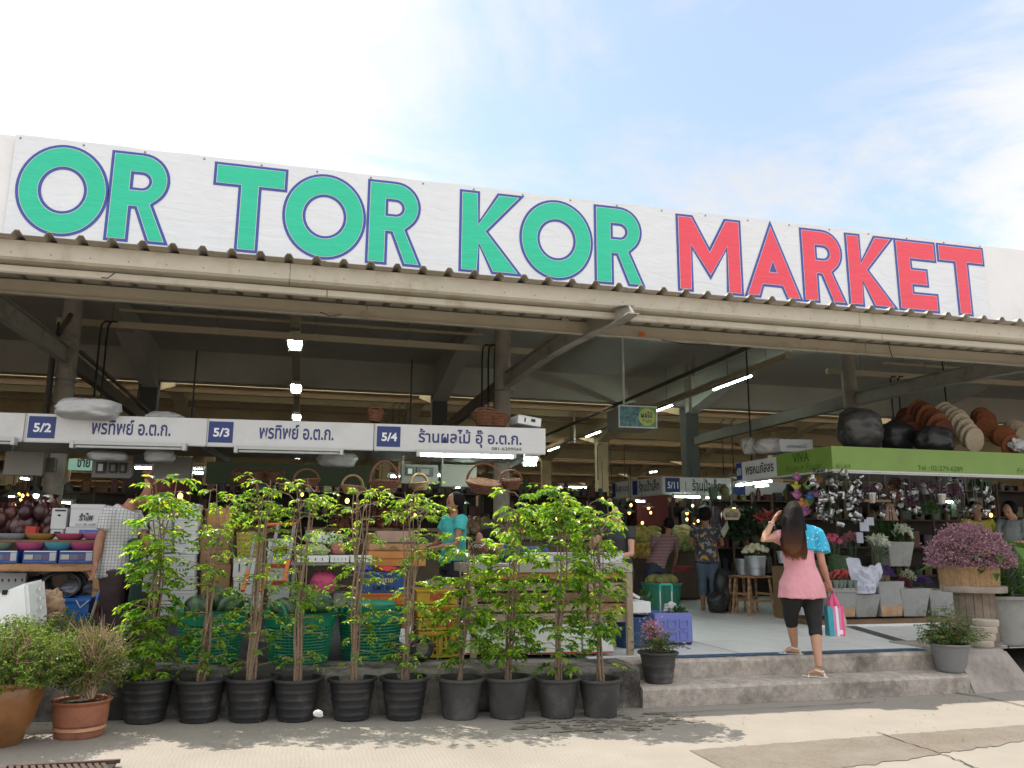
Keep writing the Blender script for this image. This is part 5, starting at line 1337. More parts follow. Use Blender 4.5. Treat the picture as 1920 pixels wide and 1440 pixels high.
def sapling(x, y, seed, label, zones, stems, gray=False, lean=0.0, potk=1.0, ll=.054):
    r = random.Random(seed)
    t = thing('potted_sapling', label, 'potted plant', (x, y, gz(x)), 0, 'saplings in black pots along the kerb')
    rt, rb, h = .192*potk, .147*potk, .335*potk
    p_ = pot(t, rt, rb, h, M_potg if gray else M_pot, .86, 5 if not gray else 0); p_.rotation_euler = (r.uniform(-.02, .02), r.uniform(-.02, .02), r.uniform(0, 6))
    # stems
    top = max(z1 for (z0, z1, n, rad) in zones)
    st = MB(); paths = []
    stems += 2 if stems > 2 else 0
    for k in range(stems):
        a0 = 2*PI*k/max(stems, 1) + r.uniform(-.4, .4); rr = .009+.007*(stems > 1)
        pts = []; ph = r.uniform(0, 6); hk = top*r.uniform(.82, 1.0) if k else top*.97
        for i in range(13):
            f = i/12; z = h*.84 + (hk-h*.84)*f
            sp = rr*(1+f*1.4) if f < .55 else rr*(1.77 + (f-.55)*6*(1 if stems > 2 else .5))
            a = a0 + f*2.6
            pts.append((math.cos(a)*sp + lean*f + .016*math.sin(ph+f*8), math.sin(a)*sp + .01*math.cos(ph+f*6), z))
        R0 = (.0115 if stems > 2 else .02)*r.uniform(.85, 1.15)
        st.tube(pts, [R0*(1-.75*i/12) for i in range(13)], 7)
        paths.append(pts)
    st.build('trunk', M_bark, t)
    lf = MB(); tw = MB()
    zones = zones + [(.36, .8, 9, .15), (.7, 1.45, 9, .13)]
    for (z0, z1, n, rad) in zones:
        for i in range(int(n*1.05)):
            z = r.uniform(z0, z1)*.985; P_ = r.choice(paths)
            j = min(range(len(P_)), key=lambda q: abs(P_[q][2]-z)); b = P_[j]
            az = r.uniform(0, 2*PI); inner = r.random()**.8*rad*.55
            p0 = V((b[0], b[1], min(z, b[2]+.06))); p = p0 + V((math.cos(az)*inner, math.sin(az)*inner, inner*.35+r.uniform(-.03, .03)))
            tw.tube([p0 - V((0, 0, inner*.25)), p0.lerp(p, .5)+V((0, 0, .008)), p], [.0045, .0035, .0025], 4)
            for q in range(r.choice((2, 2, 3))):
                spray(lf, tw, p, az+r.uniform(-.9, .9), r.uniform(.09, .19), r.choice((3, 4, 5, 6)), r.uniform(.1, .7), ll, ll*.48, 0, r)
    o = tw.build('twigs', M_bark, t); o['kind'] = 'stuff'
    o = lf.build('foliage', M_leaf, t, smooth=0); o['kind'] = 'stuff'
    return t
sp = [
 (258, 'leftmost black potted sapling, thickly leaved down to the pot, beside the terracotta pot', [(.32, .75, 42, .30), (.7, 1.3, 32, .2), (1.25, 1.85, 34, .19)], 3, 0, 11),
 (362, 'sapling with thin bare braided trunk in front of the left green basket', [(.42, .95, 13, .19), (.9, 1.45, 15, .15), (1.4, 1.85, 19, .19)], 4, .03, 12),
 (458, 'sapling with several thin stems in front of the yellow hamper', [(.5, 1.0, 11, .16), (.95, 1.45, 13, .14), (1.4, 1.86, 22, .2)], 5, .02, 13),
 (548, 'sapling with twisted bare trunk in front of the middle green basket', [(.46, 1.0, 13, .2), (.95, 1.5, 13, .14), (1.4, 1.87, 23, .22)], 5, -.02, 14),
 (656, 'sapling whose crown stands in front of the foam trays', [(.44, .95, 13, .17), (.9, 1.4, 12, .15), (1.35, 1.86, 20, .19)], 5, .01, 15),
 (757, 'sapling with pale trunk and flat topped crown beside the blue crate', [(.45, .9, 15, .2), (.85, 1.5, 17, .17), (1.6, 1.84, 24, .30)], 5, .03, 16),
 (864, 'short leafy sapling in a dusty pot in front of the yellow crates', [(.5, .95, 28, .25), (.95, 1.45, 26, .2)], 3, .02, 17),
 (956, 'broad dense sapling in a scratched pot, third from the right', [(.45, .9, 32, .29), (.9, 1.35, 28, .22), (1.35, 1.84, 26, .19)], 4, .06, 18),
 (1052, 'tall dense sapling second from the right in the row', [(.55, 1.0, 17, .22), (1.0, 1.5, 28, .22), (1.5, 1.9, 30, .21)], 3, .06, 19),
 (1134, 'rightmost sapling of the row beside the kerb end', [(.6, 1.0, 20, .22), (1.0, 1.45, 27, .22), (1.45, 1.82, 20, .19)], 3, -.02, 20)]
for k, (px, lab, zones, stems, lean, seed) in enumerate(sp):
    f = Zf(px, 1362 - (px-255)*.018); z = gz(f.x); q = Z(px, 1362-(px-255)*.018, z)
    sapling(q.x + .02, q.y + .15, seed, lab, zones, stems, k >= 6, lean, (.95, .93, .96, .94, .92, .95, .93, .95, .92, .90)[k], .055 if k in (0, 6, 7, 8, 9) else .039)
# small white plastic shapes and rubbish between the pots
for i, (px, py, w_) in enumerate(((598, 1344, 22), (1262, 1228, 26))):
    c = Zf(px, py) if i < 1 else Z(px, py, FL+.01); s2 = mpp(c)
    m = MB().ell((0, 0, .018), (w_*s2/2, .04, .02), 26, 14)
    for j, v in enumerate(m.v): q = V(v); k_ = 1+.6*noise.noise(q*28+V((i, 0, 0)))-.5*abs(noise.noise(q*60)); m.v[j] = (q.x*k_, q.y*k_, max(.002, q.z*k_))
    one('plastic_scrap', m, M_bag_white, ('white plastic scrap on the ground between the fourth and fifth pots', 'crumpled white plastic bag on the top step beside the pink flowers')[i], 'litter', c)

# ------------------------------------------------------------------ shrubs on the left
M_terra = mk('terracotta', (.31, .115, .06), .75, .15, 5, bump=.15, bs=60, stain=(.17, .06, .04), stain_s=3)
M_glaze = mk('glazed_brown', (.24, .105, .035), .32, .2, 2.5, coat=.3, stain=(.10, .04, .02), stain_s=1.6)
def shrub(t, c, rx, rz, n, seed, leafL, leafW, mat, twigs=60, bare=0.25, zcut=-.55):
    r = random.Random(seed); lf = MB(); tw = MB(); c = V(c)
    for i in range(n):
        while True:
            p = V((r.uniform(-1, 1), r.uniform(-1, 1), r.uniform(-1, 1)))
            if .25 < p.length < 1 and p.z > zcut: break
        k = 1+.22*noise.noise(p*2.2+V((seed, 0, 0)))
        pos = c + V((p.x*rx*k, p.y*rx*k, p.z*rz*k)); d = (p + V((r.uniform(-.5, .5), r.uniform(-.5, .5), r.uniform(0, .6)))).normalized()
        for q in range(4):
            a = pos + d*(.022*q)
            for s_ in (-1, 1):
                sd = d.cross(V((r.uniform(-1, 1), r.uniform(-1, 1), r.uniform(-1, 1)))).normalized()
                lf.leaf(a, (d*.5+sd*s_).normalized(), V((r.uniform(-1, 1), r.uniform(-1, 1), 1)), leafL*r.uniform(.7, 1.2), leafW*r.uniform(.7, 1.2), 0)
        if i % 3 == 0: tw.tube([pos-d*.05, pos+d*.07], [.0025, .0012], 3)
    base = c - V((0, 0, rz*.95))
    for i in range(twigs):
        a = r.uniform(0, 2*PI); e = r.uniform(.35, 1.35); d = V((math.cos(a)*math.cos(e), math.sin(a)*math.cos(e), math.sin(e)))
        L = r.uniform(.7, 1.12); p1 = c + V((d.x*rx, d.y*rx, d.z*rz))*L*(1.0+bare*r.random())
        mid = base.lerp(p1, .5) + V((r.uniform(-.03, .03), r.uniform(-.03, .03), .03))
        tw.tube([base + V((r.uniform(-.04, .04), r.uniform(-.04, .04), 0)), mid, p1], [.005, .003, .0012], 4)
        for b in range(3):
            q = mid.lerp(p1, r.uniform(.3, .9)); tw.tube([q, q + (d + V((r.uniform(-.9, .9), r.uniform(-.9, .9), r.uniform(-.3, .8)))).normalized()*r.uniform(.06, .15)], [.002, .0009], 3)
    o = tw.build('twigs', M_twig, t); o['kind'] = 'stuff'
    o = lf.build('foliage', mat, t, smooth=0); o['kind'] = 'stuff'
# terracotta pot with twiggy shrub
q = Z(134, 1391, gz(-1.4)); s2 = mpp(q)
t = thing('potted_shrub', 'twiggy half bare shrub in a round terracotta pot', 'potted plant', (q.x, q.y+.19, gz(q.x)))
rT = 53*s2; hT = 68*s2
p = MB().lathe([(.001, 0), (rT*.80, 0), (rT*.84, .012), (rT*.82, .05), (rT*.86, .06), (rT*.84, .075), (rT*.9, hT*.35), (rT*.93, hT*.65), (rT*.93, hT*.88), (rT*1.0, hT*.93), (rT*1.03, hT*.97), (rT*1.0, hT), (rT*.9, hT*.97), (rT*.86, hT*.85)], 40, close=True).build('pot', M_terra, t)
MB().lathe([(rT*.84, .048), (rT*.885, .05), (rT*.885, .066), (rT*.85, .07)], 40, close=True).build('rim_band', mk('terra_pale', (.5, .27, .15), .8, .2, 8), p)
m = MB().lathe([(.0005, hT*.9), (rT*.87, hT*.88)], 20, close=True); m.build('soil', M_soil, p)
shrub(t, (0.03, 0, hT+.21), .205, .22, 620, 3, .022, .013, M_leafd, 120, .42)
# big glazed pot at the frame edge
q = Z(-22, 1412, gz(-1.8)); s2 = mpp(q); rG = 84*s2; hG = 122*s2
t = thing('potted_shrub', 'dense round shrub in a big glazed brown pot at the left edge', 'potted plant', (q.x-.05, q.y+.24, gz(q.x)))
p = MB().lathe([(.001, 0), (rG*.55, 0), (rG*.6, .02), (rG*.78, hG*.35), (rG*.93, hG*.7), (rG*.95, hG*.86), (rG*.93, hG*.9), (rG*1.02, hG*.95), (rG*1.02, hG), (rG*.93, hG*.99), (rG*.88, hG*.85)], 40, close=True).build('pot', M_glaze, t)
MB().lathe([(.0005, hG*.9), (rG*.88, hG*.88)], 20, close=True).build('soil', M_soil, p)
shrub(t, (0.05, 0, hG+.11), .41, .22, 1500, 5, .028, .015, M_leafg, 60, .22)
# darker pot and foliage behind them
q = Z(72, 1352, gz(-1.6)); s2 = mpp(q)
t = thing('potted_shrub', 'low leafy plant in a dark pot between the glazed and terracotta pots', 'potted plant', (q.x, q.y+.2, gz(q.x)))
pot(t, .19, .15, .34, M_pot, .86, 0)
shrub(t, (.05, 0, .50), .28, .22, 380, 8, .034, .018, M_leafd, 20, .1)
# ------------------------------------------------------------------ people
def remesh(name, mb, mat, parent, voxel, smooth=6, label=None):
    me = mb.mesh(name, mat, 0)
    o = bpy.data.objects.new(name, me); C.objects.link(o)
    r = o.modifiers.new('r', 'REMESH'); r.mode = 'VOXEL'; r.voxel_size = voxel
    s_ = o.modifiers.new('s', 'SMOOTH'); s_.iterations = smooth; s_.factor = .5
    dg = bpy.context.evaluated_depsgraph_get()
    nm = bpy.data.meshes.new_from_object(o.evaluated_get(dg))
    bpy.data.objects.remove(o); bpy.data.meshes.remove(me)
    nm.materials.clear(); nm.materials.append(mat)
    nm.polygons.foreach_set('use_smooth', [True]*len(nm.polygons))
    ob = link(name, nm, parent)
    if label: ob['label'] = label
    return ob
M_skin = mk('skin', (.47, .255, .17), .5, .08, 12, sss=.08)
M_skind = mk('skin_tan', (.30, .135, .08), .5, .08, 12, sss=.08)
M_hair = mk('hair_black', (.009, .007, .007), .7, .2, 40, spec=.12)
M_eye = mk('eye_dark', (.012, .01, .01), .25); M_lip = mk('lip', (.34, .10, .09), .5)
def hand(m, w, d, side, L=.18, curl=.6, up=None, spread=.012):
    """palm, four fingers and a thumb from wrist w along direction d; side = direction of the thumb"""
    w = V(w); d = V(d).normalized(); s_ = V(side); s_ = (s_-d*s_.dot(d)).normalized(); n = d.cross(s_)
    pl = L*.48
    m.tube([w, w+d*pl*.5, w+d*pl], [(L*.15, L*.10), (L*.22, L*.085), (L*.22, L*.07)], 10, hint=s_)
    for i, (o, k) in enumerate(((.75, .92), (.25, 1.0), (-.25, .95), (-.72, .76))):
        b = w+d*pl*.92+s_*(L*.20*o); fl = L*.46*k; dd = d.copy(); pts = [b]
        for j in range(3):
            dd = (dd + n*curl*(.35+.25*j) + s_*spread*o*3).normalized(); pts.append(pts[-1]+dd*fl*(.42, .32, .26)[j])
        m.tube(pts, [L*.052, L*.048, L*.043, L*.034], 7)
    b = w+d*pl*.25+s_*L*.15; dd = (d*.75+s_*.75+n*.2).normalized()
    m.tube([b, b+dd*L*.2, b+dd*L*.2+(d*.9+s_*.2+n*.4).normalized()*L*.17], [L*.07, L*.055, L*.038], 7)
def head(m, c, f, r=.085, hgt=.115):
    """head with brow, nose, chin and ears; f = the way the face looks"""
    c = V(c); f = V(f).normalized(); rt = f.cross(V((0, 0, 1))).normalized(); up = rt.cross(f)
    M = Matrix((rt, f, up)).transposed().to_4x4()
    m.ell(c+up*.012, (r*.90, r*1.08, hgt*.96), 18, 14, M=M); m.ell(c+f*r*.38-up*hgt*.52, (r*.66, r*.62, hgt*.48), 14, 10, M=M)
    m.tube([c+f*r*.93+up*.015, c+f*r*1.12-up*.02, c+f*r*1.2-up*.033, c+f*r*.95-up*.042], [.009, .012, .014, .008], 8)
    for s_ in (-1, 1):
        m.ell(c+rt*s_*r*.92-up*.01-f*.005, (.012, .022, .032), 8, 6, M=M); m.ell(c+f*r*.78+rt*s_*r*.45-up*.03, (.022, .018, .018), 8, 6, M=M)
def face(t, c, f, r=.085, hgt=.115, parts=True):
    c = V(c); f = V(f).normalized(); rt = f.cross(V((0, 0, 1))).normalized(); up = rt.cross(f); M = Matrix((rt, f, up)).transposed().to_4x4()
    for s_ in (-1, 1):
        MB().ell(c+f*r*1.0+rt*s_*r*.38+up*.008, (.013, .006, .0065), 10, 6, M=M).build('eye', M_eye, t)
        MB().ell(c+f*r*1.0+rt*s_*r*.40+up*.030, (.018, .006, .004), 10, 6, M=M).build('eyebrow', M_hair, t)
    MB().ell(c+f*r*.98-up*.062, (.022, .008, .007), 10, 6, M=M).build('mouth', M_lip, t)
def person(label, J, skin=M_skin, female=True, voxel=.009, hands=True, facing=(0, 1, 0), sc=1.0, group=None, feet=True, lh=None, rh=None, hd=True):
    """J: joints in world coordinates"""
    t = thing('person', label, 'person', J['root'])
    o = V(J['root']); g = {k: V(v)-o for k, v in J.items()}
    m = MB(); k = sc
    sh = (g['shR']-g['shL']); hint = sh.normalized()
    wa, ch, pe = g['waist'], g['chest'], g['pelvis']
    m.tube([pe-V((0, 0, .09))*k, pe, wa, ch, g['neck']-(g['neck']-ch)*.25], [(.11*k, .09*k), (.165*k, .115*k), (.125*k, .092*k), (.15*k, .105*k), (.10*k, .075*k)], 18, hint=hint)
    m.tube([g['neck']-(g['neck']-ch)*.35, g['neck'], g['head']], [.06*k, .048*k, .05*k], 12)
    if hd: head(m, g['head'], facing, .085*k, .115*k)
    for s_ in 'LR':
        a, e, w_ = g['sh'+s_], g['el'+s_], g['wr'+s_]
        m.tube([ch.lerp(a, .55), a, a.lerp(e, .5), e, e.lerp(w_, .35), w_], [.06*k, .055*k, .043*k, .036*k, .036*k, .023*k], 12)
        if hands:
            hdn = lh if s_ == 'L' else rh
            d = (w_-e).normalized(); side = V(facing) if hdn is None else V(hdn[0]); cu = .45 if hdn is None else hdn[1]
            if hdn is not None and len(hdn) > 2: d = V(hdn[2]).normalized()
            hand(m, w_, d, side, .175*k, cu)
    if feet:
        for s_ in 'LR':
            h_, kn, an, to = g['hip'+s_], g['kn'+s_], g['an'+s_], g['to'+s_]
            m.tube([h_, h_.lerp(kn, .35), kn, kn.lerp(an, .3), kn.lerp(an, .65), an], [.088*k, .078*k, .054*k, .054*k, .043*k, .032*k], 14)
            fd_ = (to-an); fd_.z = 0; fd_.normalize(); hl = an - fd_*.045*k; hl.z = to.z
            m.tube([hl+V((0, 0, .022)), an+V((0, 0, -.035*k))+fd_*.02, an.lerp(to, .6)+V((0, 0, .004)), to+V((0, 0, .012))], [.03*k, (.034*k, .036*k), (.038*k, .022*k), (.032*k, .013*k)], 10, hint=fd_.cross(V((0, 0, 1))))
    b = remesh('body', m, skin, t, voxel, 5)
    return t, g
def cloth(t, name, mb, mat, voxel=.012, smooth=8, label=None, fold=.008):
    o = remesh(name, mb, mat, t, voxel, smooth, label)
    me = o.data; nr = [v.normal.copy() for v in me.vertices]
    for v, n in zip(me.vertices, nr):
        c = v.co; k = noise.noise(V((c.x*11, c.y*11, c.z*5+3))) + .8*abs(noise.noise(V((c.x*19+c.z*6, c.y*19, c.z*9)))) - .3
        v.co = c + n*fold*k
    me.update(); return o

# ---- the woman in pink going up the steps
yw = 7.30
def w3(px, py, dy=0.0): return Y(px, py, yw+dy)
J = {'root': Z(1515, 1250, .17)}
J['root'] = V((w3(1500, 1200).x, yw, .172))
J.update(head=w3(1487, 968, .02), neck=w3(1490, 997, .0), chest=w3(1494, 1026), waist=w3(1500, 1064), pelvis=w3(1503, 1100),
  shL=w3(1461, 1006), elL=w3(1431, 1011, -.06), wrL=w3(1449, 978, -.03), shR=w3(1530, 1003), elR=w3(1541, 1054, -.03), wrR=w3(1552, 1089, .03),
  hipL=w3(1484, 1112), knL=w3(1483, 1162, .12), anL=w3(1490, 1211, .20), toL=w3(1470, 1221, .26), hipR=w3(1521, 1112), knR=w3(1528, 1176, -.04), anR=w3(1535, 1240, -.14), toR=w3(1513, 1262, -.06))
J['toL'].z = FL+.012; J['toR'].z = .172+.012; J['anL'].z = FL+.085; J['anR'].z = .172+.095
t, g = person('woman in pink tunic with long hair climbing the steps, hand to her head', J, M_skin, True, .0065, True, (-.25, 1, 0), .98, lh=((-.2, -.6, .5), .5, (.62, .12, .78)), rh=((-.6, .5, .1), 1.0, (.25, .2, -1)))
# black leggings to below the knee
m = MB()
for s_ in 'LR':
    h_, kn, an = g['hip'+s_], g['kn'+s_], g['an'+s_]
    e = kn.lerp(an, .22)
    m.tube([h_+V((0, 0, -.01)), h_.lerp(kn, .35), kn, e], [(.118, .115), (.1, .1), (.066, .066), (.061, .061)], 18)
m.tube([g['pelvis']+V((0, 0, -.03)), g['pelvis']-V((0, 0, .11))], [(.15, .105), (.15, .115)], 20, hint=(1, -.25, 0))
M_legg = mk('leggings_black', (.012, .012, .013), .8, .1, 20, bump=.1, bs=90)
cloth(t, 'leggings', m, M_legg, .010, 4)
# pink tunic, flared to the hem
M_tunic = mk('tunic_pink', (.66, .30, .345), .85, .04, 3, bump=.5, bs=7)
hint = (g['shR']-g['shL']).normalized()
m = MB()
hemc = (w3(1504, 1121)-V(J['root']))
m.tube([hemc, g['pelvis']+V((0, 0, .02)), g['waist'], g['chest'], g['chest']+(g['neck']-g['chest'])*.55], [(.24, .19), (.222, .176), (.162, .13), (.165, .125), (.14, .09)], 30, hint=hint)
for s_ in 'L': m.tube([g['chest'].lerp(g['sh'+s_], .4), g['sh'+s_], g['sh'+s_].lerp(g['el'+s_], .28)], [.075, .072, .06], 14)
cloth(t, 'tunic', m, M_tunic, .010, 6, fold=.012)
# turquoise dotted scarf top over the right shoulder
M_turq = mk('turquoise_dots', (.03, .40, .62), .75, .06, 4, bump=.4, bs=10)
_t = M_turq.node_tree; _v = _t.nodes.new('ShaderNodeTexVoronoi'); _v.inputs['Scale'].default_value = 34; _tc = _t.nodes.new('ShaderNodeTexCoord'); _t.links.new(_tc.outputs['Object'], _v.inputs['Vector'])
_mr = _t.nodes.new('ShaderNodeMapRange'); _mr.inputs['From Min'].default_value = .20; _mr.inputs['From Max'].default_value = .26; _mr.inputs['To Min'].default_value = 1; _mr.inputs['To Max'].default_value = 0
_t.links.new(_v.outputs['Distance'], _mr.inputs['Value']); _mx = _t.nodes.new('ShaderNodeMix'); _mx.data_type = 'RGBA'; _mx.inputs['B'].default_value = (.75, .85, .9, 1)
_l = [l for l in _t.links if l.to_socket == _t.nodes['Principled BSDF'].inputs['Base Color']][0]; _src = _l.from_socket
_t.links.new(_mr.outputs[0], _mx.inputs['Factor']); _t.links.new(_src, _mx.inputs['A']); _t.links.new(_mx.outputs['Result'], _t.nodes['Principled BSDF'].inputs['Base Color'])
m = MB()
m.tube([w3(1506, 990, -.03)-V(J['root']), w3(1519, 996, -.03)-V(J['root']), g['shR']+V((.0, 0, .0)), w3(1537, 1020, -.01)-V(J['root']), w3(1538, 1036, -.02)-V(J['root'])], [.05, .07, .088, .092, .098], 18)
m.tube([w3(1508, 994, -.04)-V(J['root']), w3(1508, 1030, -.03)-V(J['root'])], [(.085, .10), (.10, .11)], 18, hint=hint)
cloth(t, 'shawl', m, M_turq, .011, 6)
# long hair with lighter ends
M_lhair = bpy.data.materials.new('hair_ombre'); M_lhair.use_nodes = True
_t = M_lhair.node_tree; _b = _t.nodes['Principled BSDF']; _b.inputs['Roughness'].default_value = .66; _b.inputs['Specular IOR Level'].default_value = .12
_tc = _t.nodes.new('ShaderNodeTexCoord'); _sp = _t.nodes.new('ShaderNodeSeparateXYZ'); _rp = _t.nodes.new('ShaderNodeValToRGB'); _mr = _t.nodes.new('ShaderNodeMapRange')
zh0, zh1 = (w3(1495, 1050)-V(J['root'])).z, (w3(1490, 985)-V(J['root'])).z
_mr.inputs['From Min'].default_value = zh0; _mr.inputs['From Max'].default_value = zh1
_t.links.new(_tc.outputs['Object'], _sp.inputs[0]); _t.links.new(_sp.outputs[2], _mr.inputs['Value']); _t.links.new(_mr.outputs[0], _rp.inputs[0])
_rp.color_ramp.elements[0].color = (.16, .065, .025, 1); _rp.color_ramp.elements[1].color = (.011, .009, .009, 1); _e = _rp.color_ramp.elements.new(.5); _e.color = (.05, .022, .013, 1)
_t.links.new(_rp.outputs[0], _b.inputs['Base Color'])
m = MB()
hp = [w3(1487, 945, .03), w3(1487, 960, -.02), w3(1487, 985, -.06), w3(1487, 1010, -.09), w3(1489, 1030, -.115), w3(1493, 1040, -.125)]
m.tube([p_-V(J['root']) for p_ in hp], [(.05, .07), (.085, .115), (.115, .085), (.132, .062), (.115, .045), (.06, .025)], 22, hint=hint)
m.ell(g['head']+V((0, -.01, .02)), (.094, .112, .122), 18, 12)
hb = cloth(t, 'hair', m, M_lhair, .01, 3, fold=.006)
r = random.Random(4); sb = MB()
for i in range(620):
    u = r.uniform(-1, 1); a0 = V(hp[1]).lerp(hp[2], .2) - V(J['root']); dep = math.sqrt(max(0, 1-u*u))
    L = r.uniform(.75, 1.08); pts = []
    for (f, wd, dy, py) in ((-.06, .045, -.07, 0), (.08, .092, -.118, 0), (.3, .125, -.105, 0), (.6, .148, -.085, 0), (.85, .135, -.07, 0), (1.0*L, .115, -.06, 0)):
        zc = hp[1].z + (hp[-1].z-hp[1].z)*f*1.06; ctr = V((hp[1].x + (hp[-1].x-hp[1].x)*f, hp[1].y+.02 + (hp[-1].y-hp[1].y)*f*.9, zc)) - V(J['root'])
        pts.append(ctr + hint*(u*wd + r.uniform(-.012, .012)*(f+.15)) + V((-.0, 1, 0))*(dy*dep))
    sb.tube(pts, [.002, .0035, .0045, .0045, .0035, .001], 3)
o = sb.build('hair_strands', M_lhair, hb); o['kind'] = 'stuff'
# bracelet and sandals
M_sandal = mk('sandal_white', (.72, .68, .58), .5, .08, 6)
q = g['elL'].lerp(g['wrL'], .88); MB().torus((0, 0, 0), .028, .006, 18, 6, M=(g['wrL']-g['elL']).to_track_quat('Z', 'Y').to_matrix().to_4x4()).build('bracelet', mk('silver', (.7, .7, .7), .2, metal=1), t, loc=q)
for s_ in 'LR':
    an, to = g['an'+s_], g['to'+s_]; fd_ = (to-an); fd_.z = 0; fd_.normalize(); sd = fd_.cross(V((0, 0, 1))); zb = to.z
    hl = V((an.x, an.y, 0)) - fd_*.075; L = .235; base = V((hl.x, hl.y, zb-.012))
    m = MB(); pts = [base+fd_*L*f+V((0, 0, .006)) for f in (0, .12, .35, .6, .85, 1)]
    m.tube(pts, [(.018, .007), (.03, .007), (.029, .006), (.04, .006), (.039, .006), (.02, .005)], 12, hint=sd)
    so_ = m.build('sandal', M_sandal, t)
    m = MB()
    aa = V((an.x, an.y, zb+.052))
    m.torus(aa, .039, .0065, 20, 6, M=Matrix.Rotation(.25, 4, sd)); m.tube([base+fd_*.02+sd*.034+V((0, 0, .01)), aa-fd_*.035+sd*.012, aa-fd_*.036-sd*.012, base+fd_*.02-sd*.034+V((0, 0, .01))], .006, 6)
    m.tube([base+fd_*L*.72+sd*.042, base+fd_*L*.72+V((0, 0, .045)), base+fd_*L*.72-sd*.042], .008, 6)
    m.build('strap', M_sandal, so_)
# shopping bag in her right hand, beige bag behind it
hnd = w3(1556, 1102, .03); s2 = mpp(hnd)
bz = w3(1556, 1192).z; bt = w3(1556, 1136).z
t2 = thing('shopping_bag', 'pink and turquoise striped tote bag in the hand of the woman', 'bag', (hnd.x-.01, yw-.02, bz), -.15)
hh = bt-bz; w_ = .155
M_bagp = mk('tote_pink', (.75, .06, .22), .6, .08, 6); M_bagt = mk('tote_turquoise', (.03, .30, .38), .6, .1, 6); M_bagl = mk('tote_lilac', (.55, .20, .42), .6, .1, 6); M_bagw = mk('tote_white', (.75, .68, .68), .6, .08, 6)
cols = [M_bagt, M_bagt, M_bagl, M_bagw, M_bagl, M_bagp]
for i, mt in enumerate(cols):
    x0 = -w_/2+w_*i/6; x1 = -w_/2+w_*(i+1)/6
    MB().add([(x0, -.05, 0), (x1, -.05, 0), (x1, .05, 0), (x0, .05, 0), (x0*1.05, -.035, hh), (x1*1.05, -.035, hh), (x1*1.05, .035, hh), (x0*1.05, .035, hh)], [(0, 1, 5, 4), (2, 3, 7, 6), (0, 3, 2, 1), (3, 0, 4, 7), (1, 2, 6, 5)]).build('panel', mt, t2, smooth=0)
MB().b2((-.005, -.055, .02), (.055, -.051, .06)).build('patch', M_bagw, t2, smooth=0)
hz = hnd.z-bz-.03
for s_ in (-1, 1): MB().tube([(-.035, s_*.036, hh-.02), (-.03, s_*.03, hh+.05), (0, s_*.008, hz), (.03, s_*.03, hh+.05), (.035, s_*.036, hh-.02)], [(.013, .003)]*5, 6, hint=(1, 0, 0)).build('handle', M_bagp, t2)
c = w3(1574, 1163, .1)
t3 = thing('handbag', 'soft beige handbag hanging beside the striped tote', 'bag', c)
m = MB().ell((0, 0, 0), (.075, .05, .135), 18, 12)
for i, v in enumerate(m.v):
    q = V(v); m.v[i] = tuple(V((q.x*(1-.55*max(0, q.z/.135)), q.y, q.z))*(1+.1*noise.noise(q*18)))
m.build('body', mk('beige_cloth', (.42, .36, .31), .85, .1, 8, bump=.5, bs=25), t3); MB().tube([(-.01, 0, .12), (-.05, -.06, .3), (-.075, -.08, hnd.z-c.z-.02)], .008, 6).build('strap', mk('beige_strap', (.36, .3, .26), .8), t3)

# ---- man in checked shirt at the left
ym = 7.95
def m3(px, py, dy=0.0): return Y(px, py, ym+dy)
zf_ = fz(-1.4)
J = {'root': V((m3(215, 1100).x, ym, zf_))}
J.update(head=m3(262, 922), neck=m3(245, 946), chest=m3(228, 974), waist=m3(221, 1020), pelvis=m3(219, 1062),
  shL=m3(207, 962, -.12), elL=m3(186, 1015, -.16), wrL=m3(179, 1056, -.2), shR=m3(252, 968, .16), elR=m3(272, 1018, .1), wrR=m3(296, 1048, -.05),
  hipL=m3(212, 1080, -.08), knL=m3(213, 1150, -.04), anL=m3(216, 1222, -.05), toL=m3(236, 1240, -.1), hipR=m3(228, 1080, .09), knR=m3(234, 1150, .1), anR=m3(236, 1222, .12), toR=m3(258, 1240, .05))
for s_ in 'LR': J['an'+s_].z = zf_+.09; J['to'+s_].z = zf_+.015
t, g = person('man in checked shirt, dark trousers and green apron beside the bowl table', J, M_skind, False, .008, True, (1, -.1, -.15), 1.04, lh=((.5, -.7, 0), .55))
M_check = mk('checked_shirt', (.48, .47, .46), .85, .05, 4, bump=.3, bs=10)
_t = M_check.node_tree; cur = [l for l in _t.links if l.to_socket == _t.nodes['Principled BSDF'].inputs['Base Color']][0].from_socket
for (dr, cl) in (('X', (.24, .24, .28)), ('Z', (.25, .25, .28))):
    _tc = _t.nodes.new('ShaderNodeTexCoord'); _wv = _t.nodes.new('ShaderNodeTexWave'); _wv.bands_direction = dr; _wv.inputs['Scale'].default_value = 12; _t.links.new(_tc.outputs['Object'], _wv.inputs['Vector'])
    _mr = _t.nodes.new('ShaderNodeMapRange'); _mr.inputs['From Min'].default_value = .82; _mr.inputs['From Max'].default_value = .92; _t.links.new(_wv.outputs['Fac'], _mr.inputs['Value'])
    _mx = _t.nodes.new('ShaderNodeMix'); _mx.data_type = 'RGBA'; _mx.inputs['B'].default_value = cl+(1,); _t.links.new(_mr.outputs[0], _mx.inputs['Factor']); _t.links.new(cur, _mx.inputs['A']); cur = _mx.outputs['Result']
_t.links.new(cur, _t.nodes['Principled BSDF'].inputs['Base Color'])
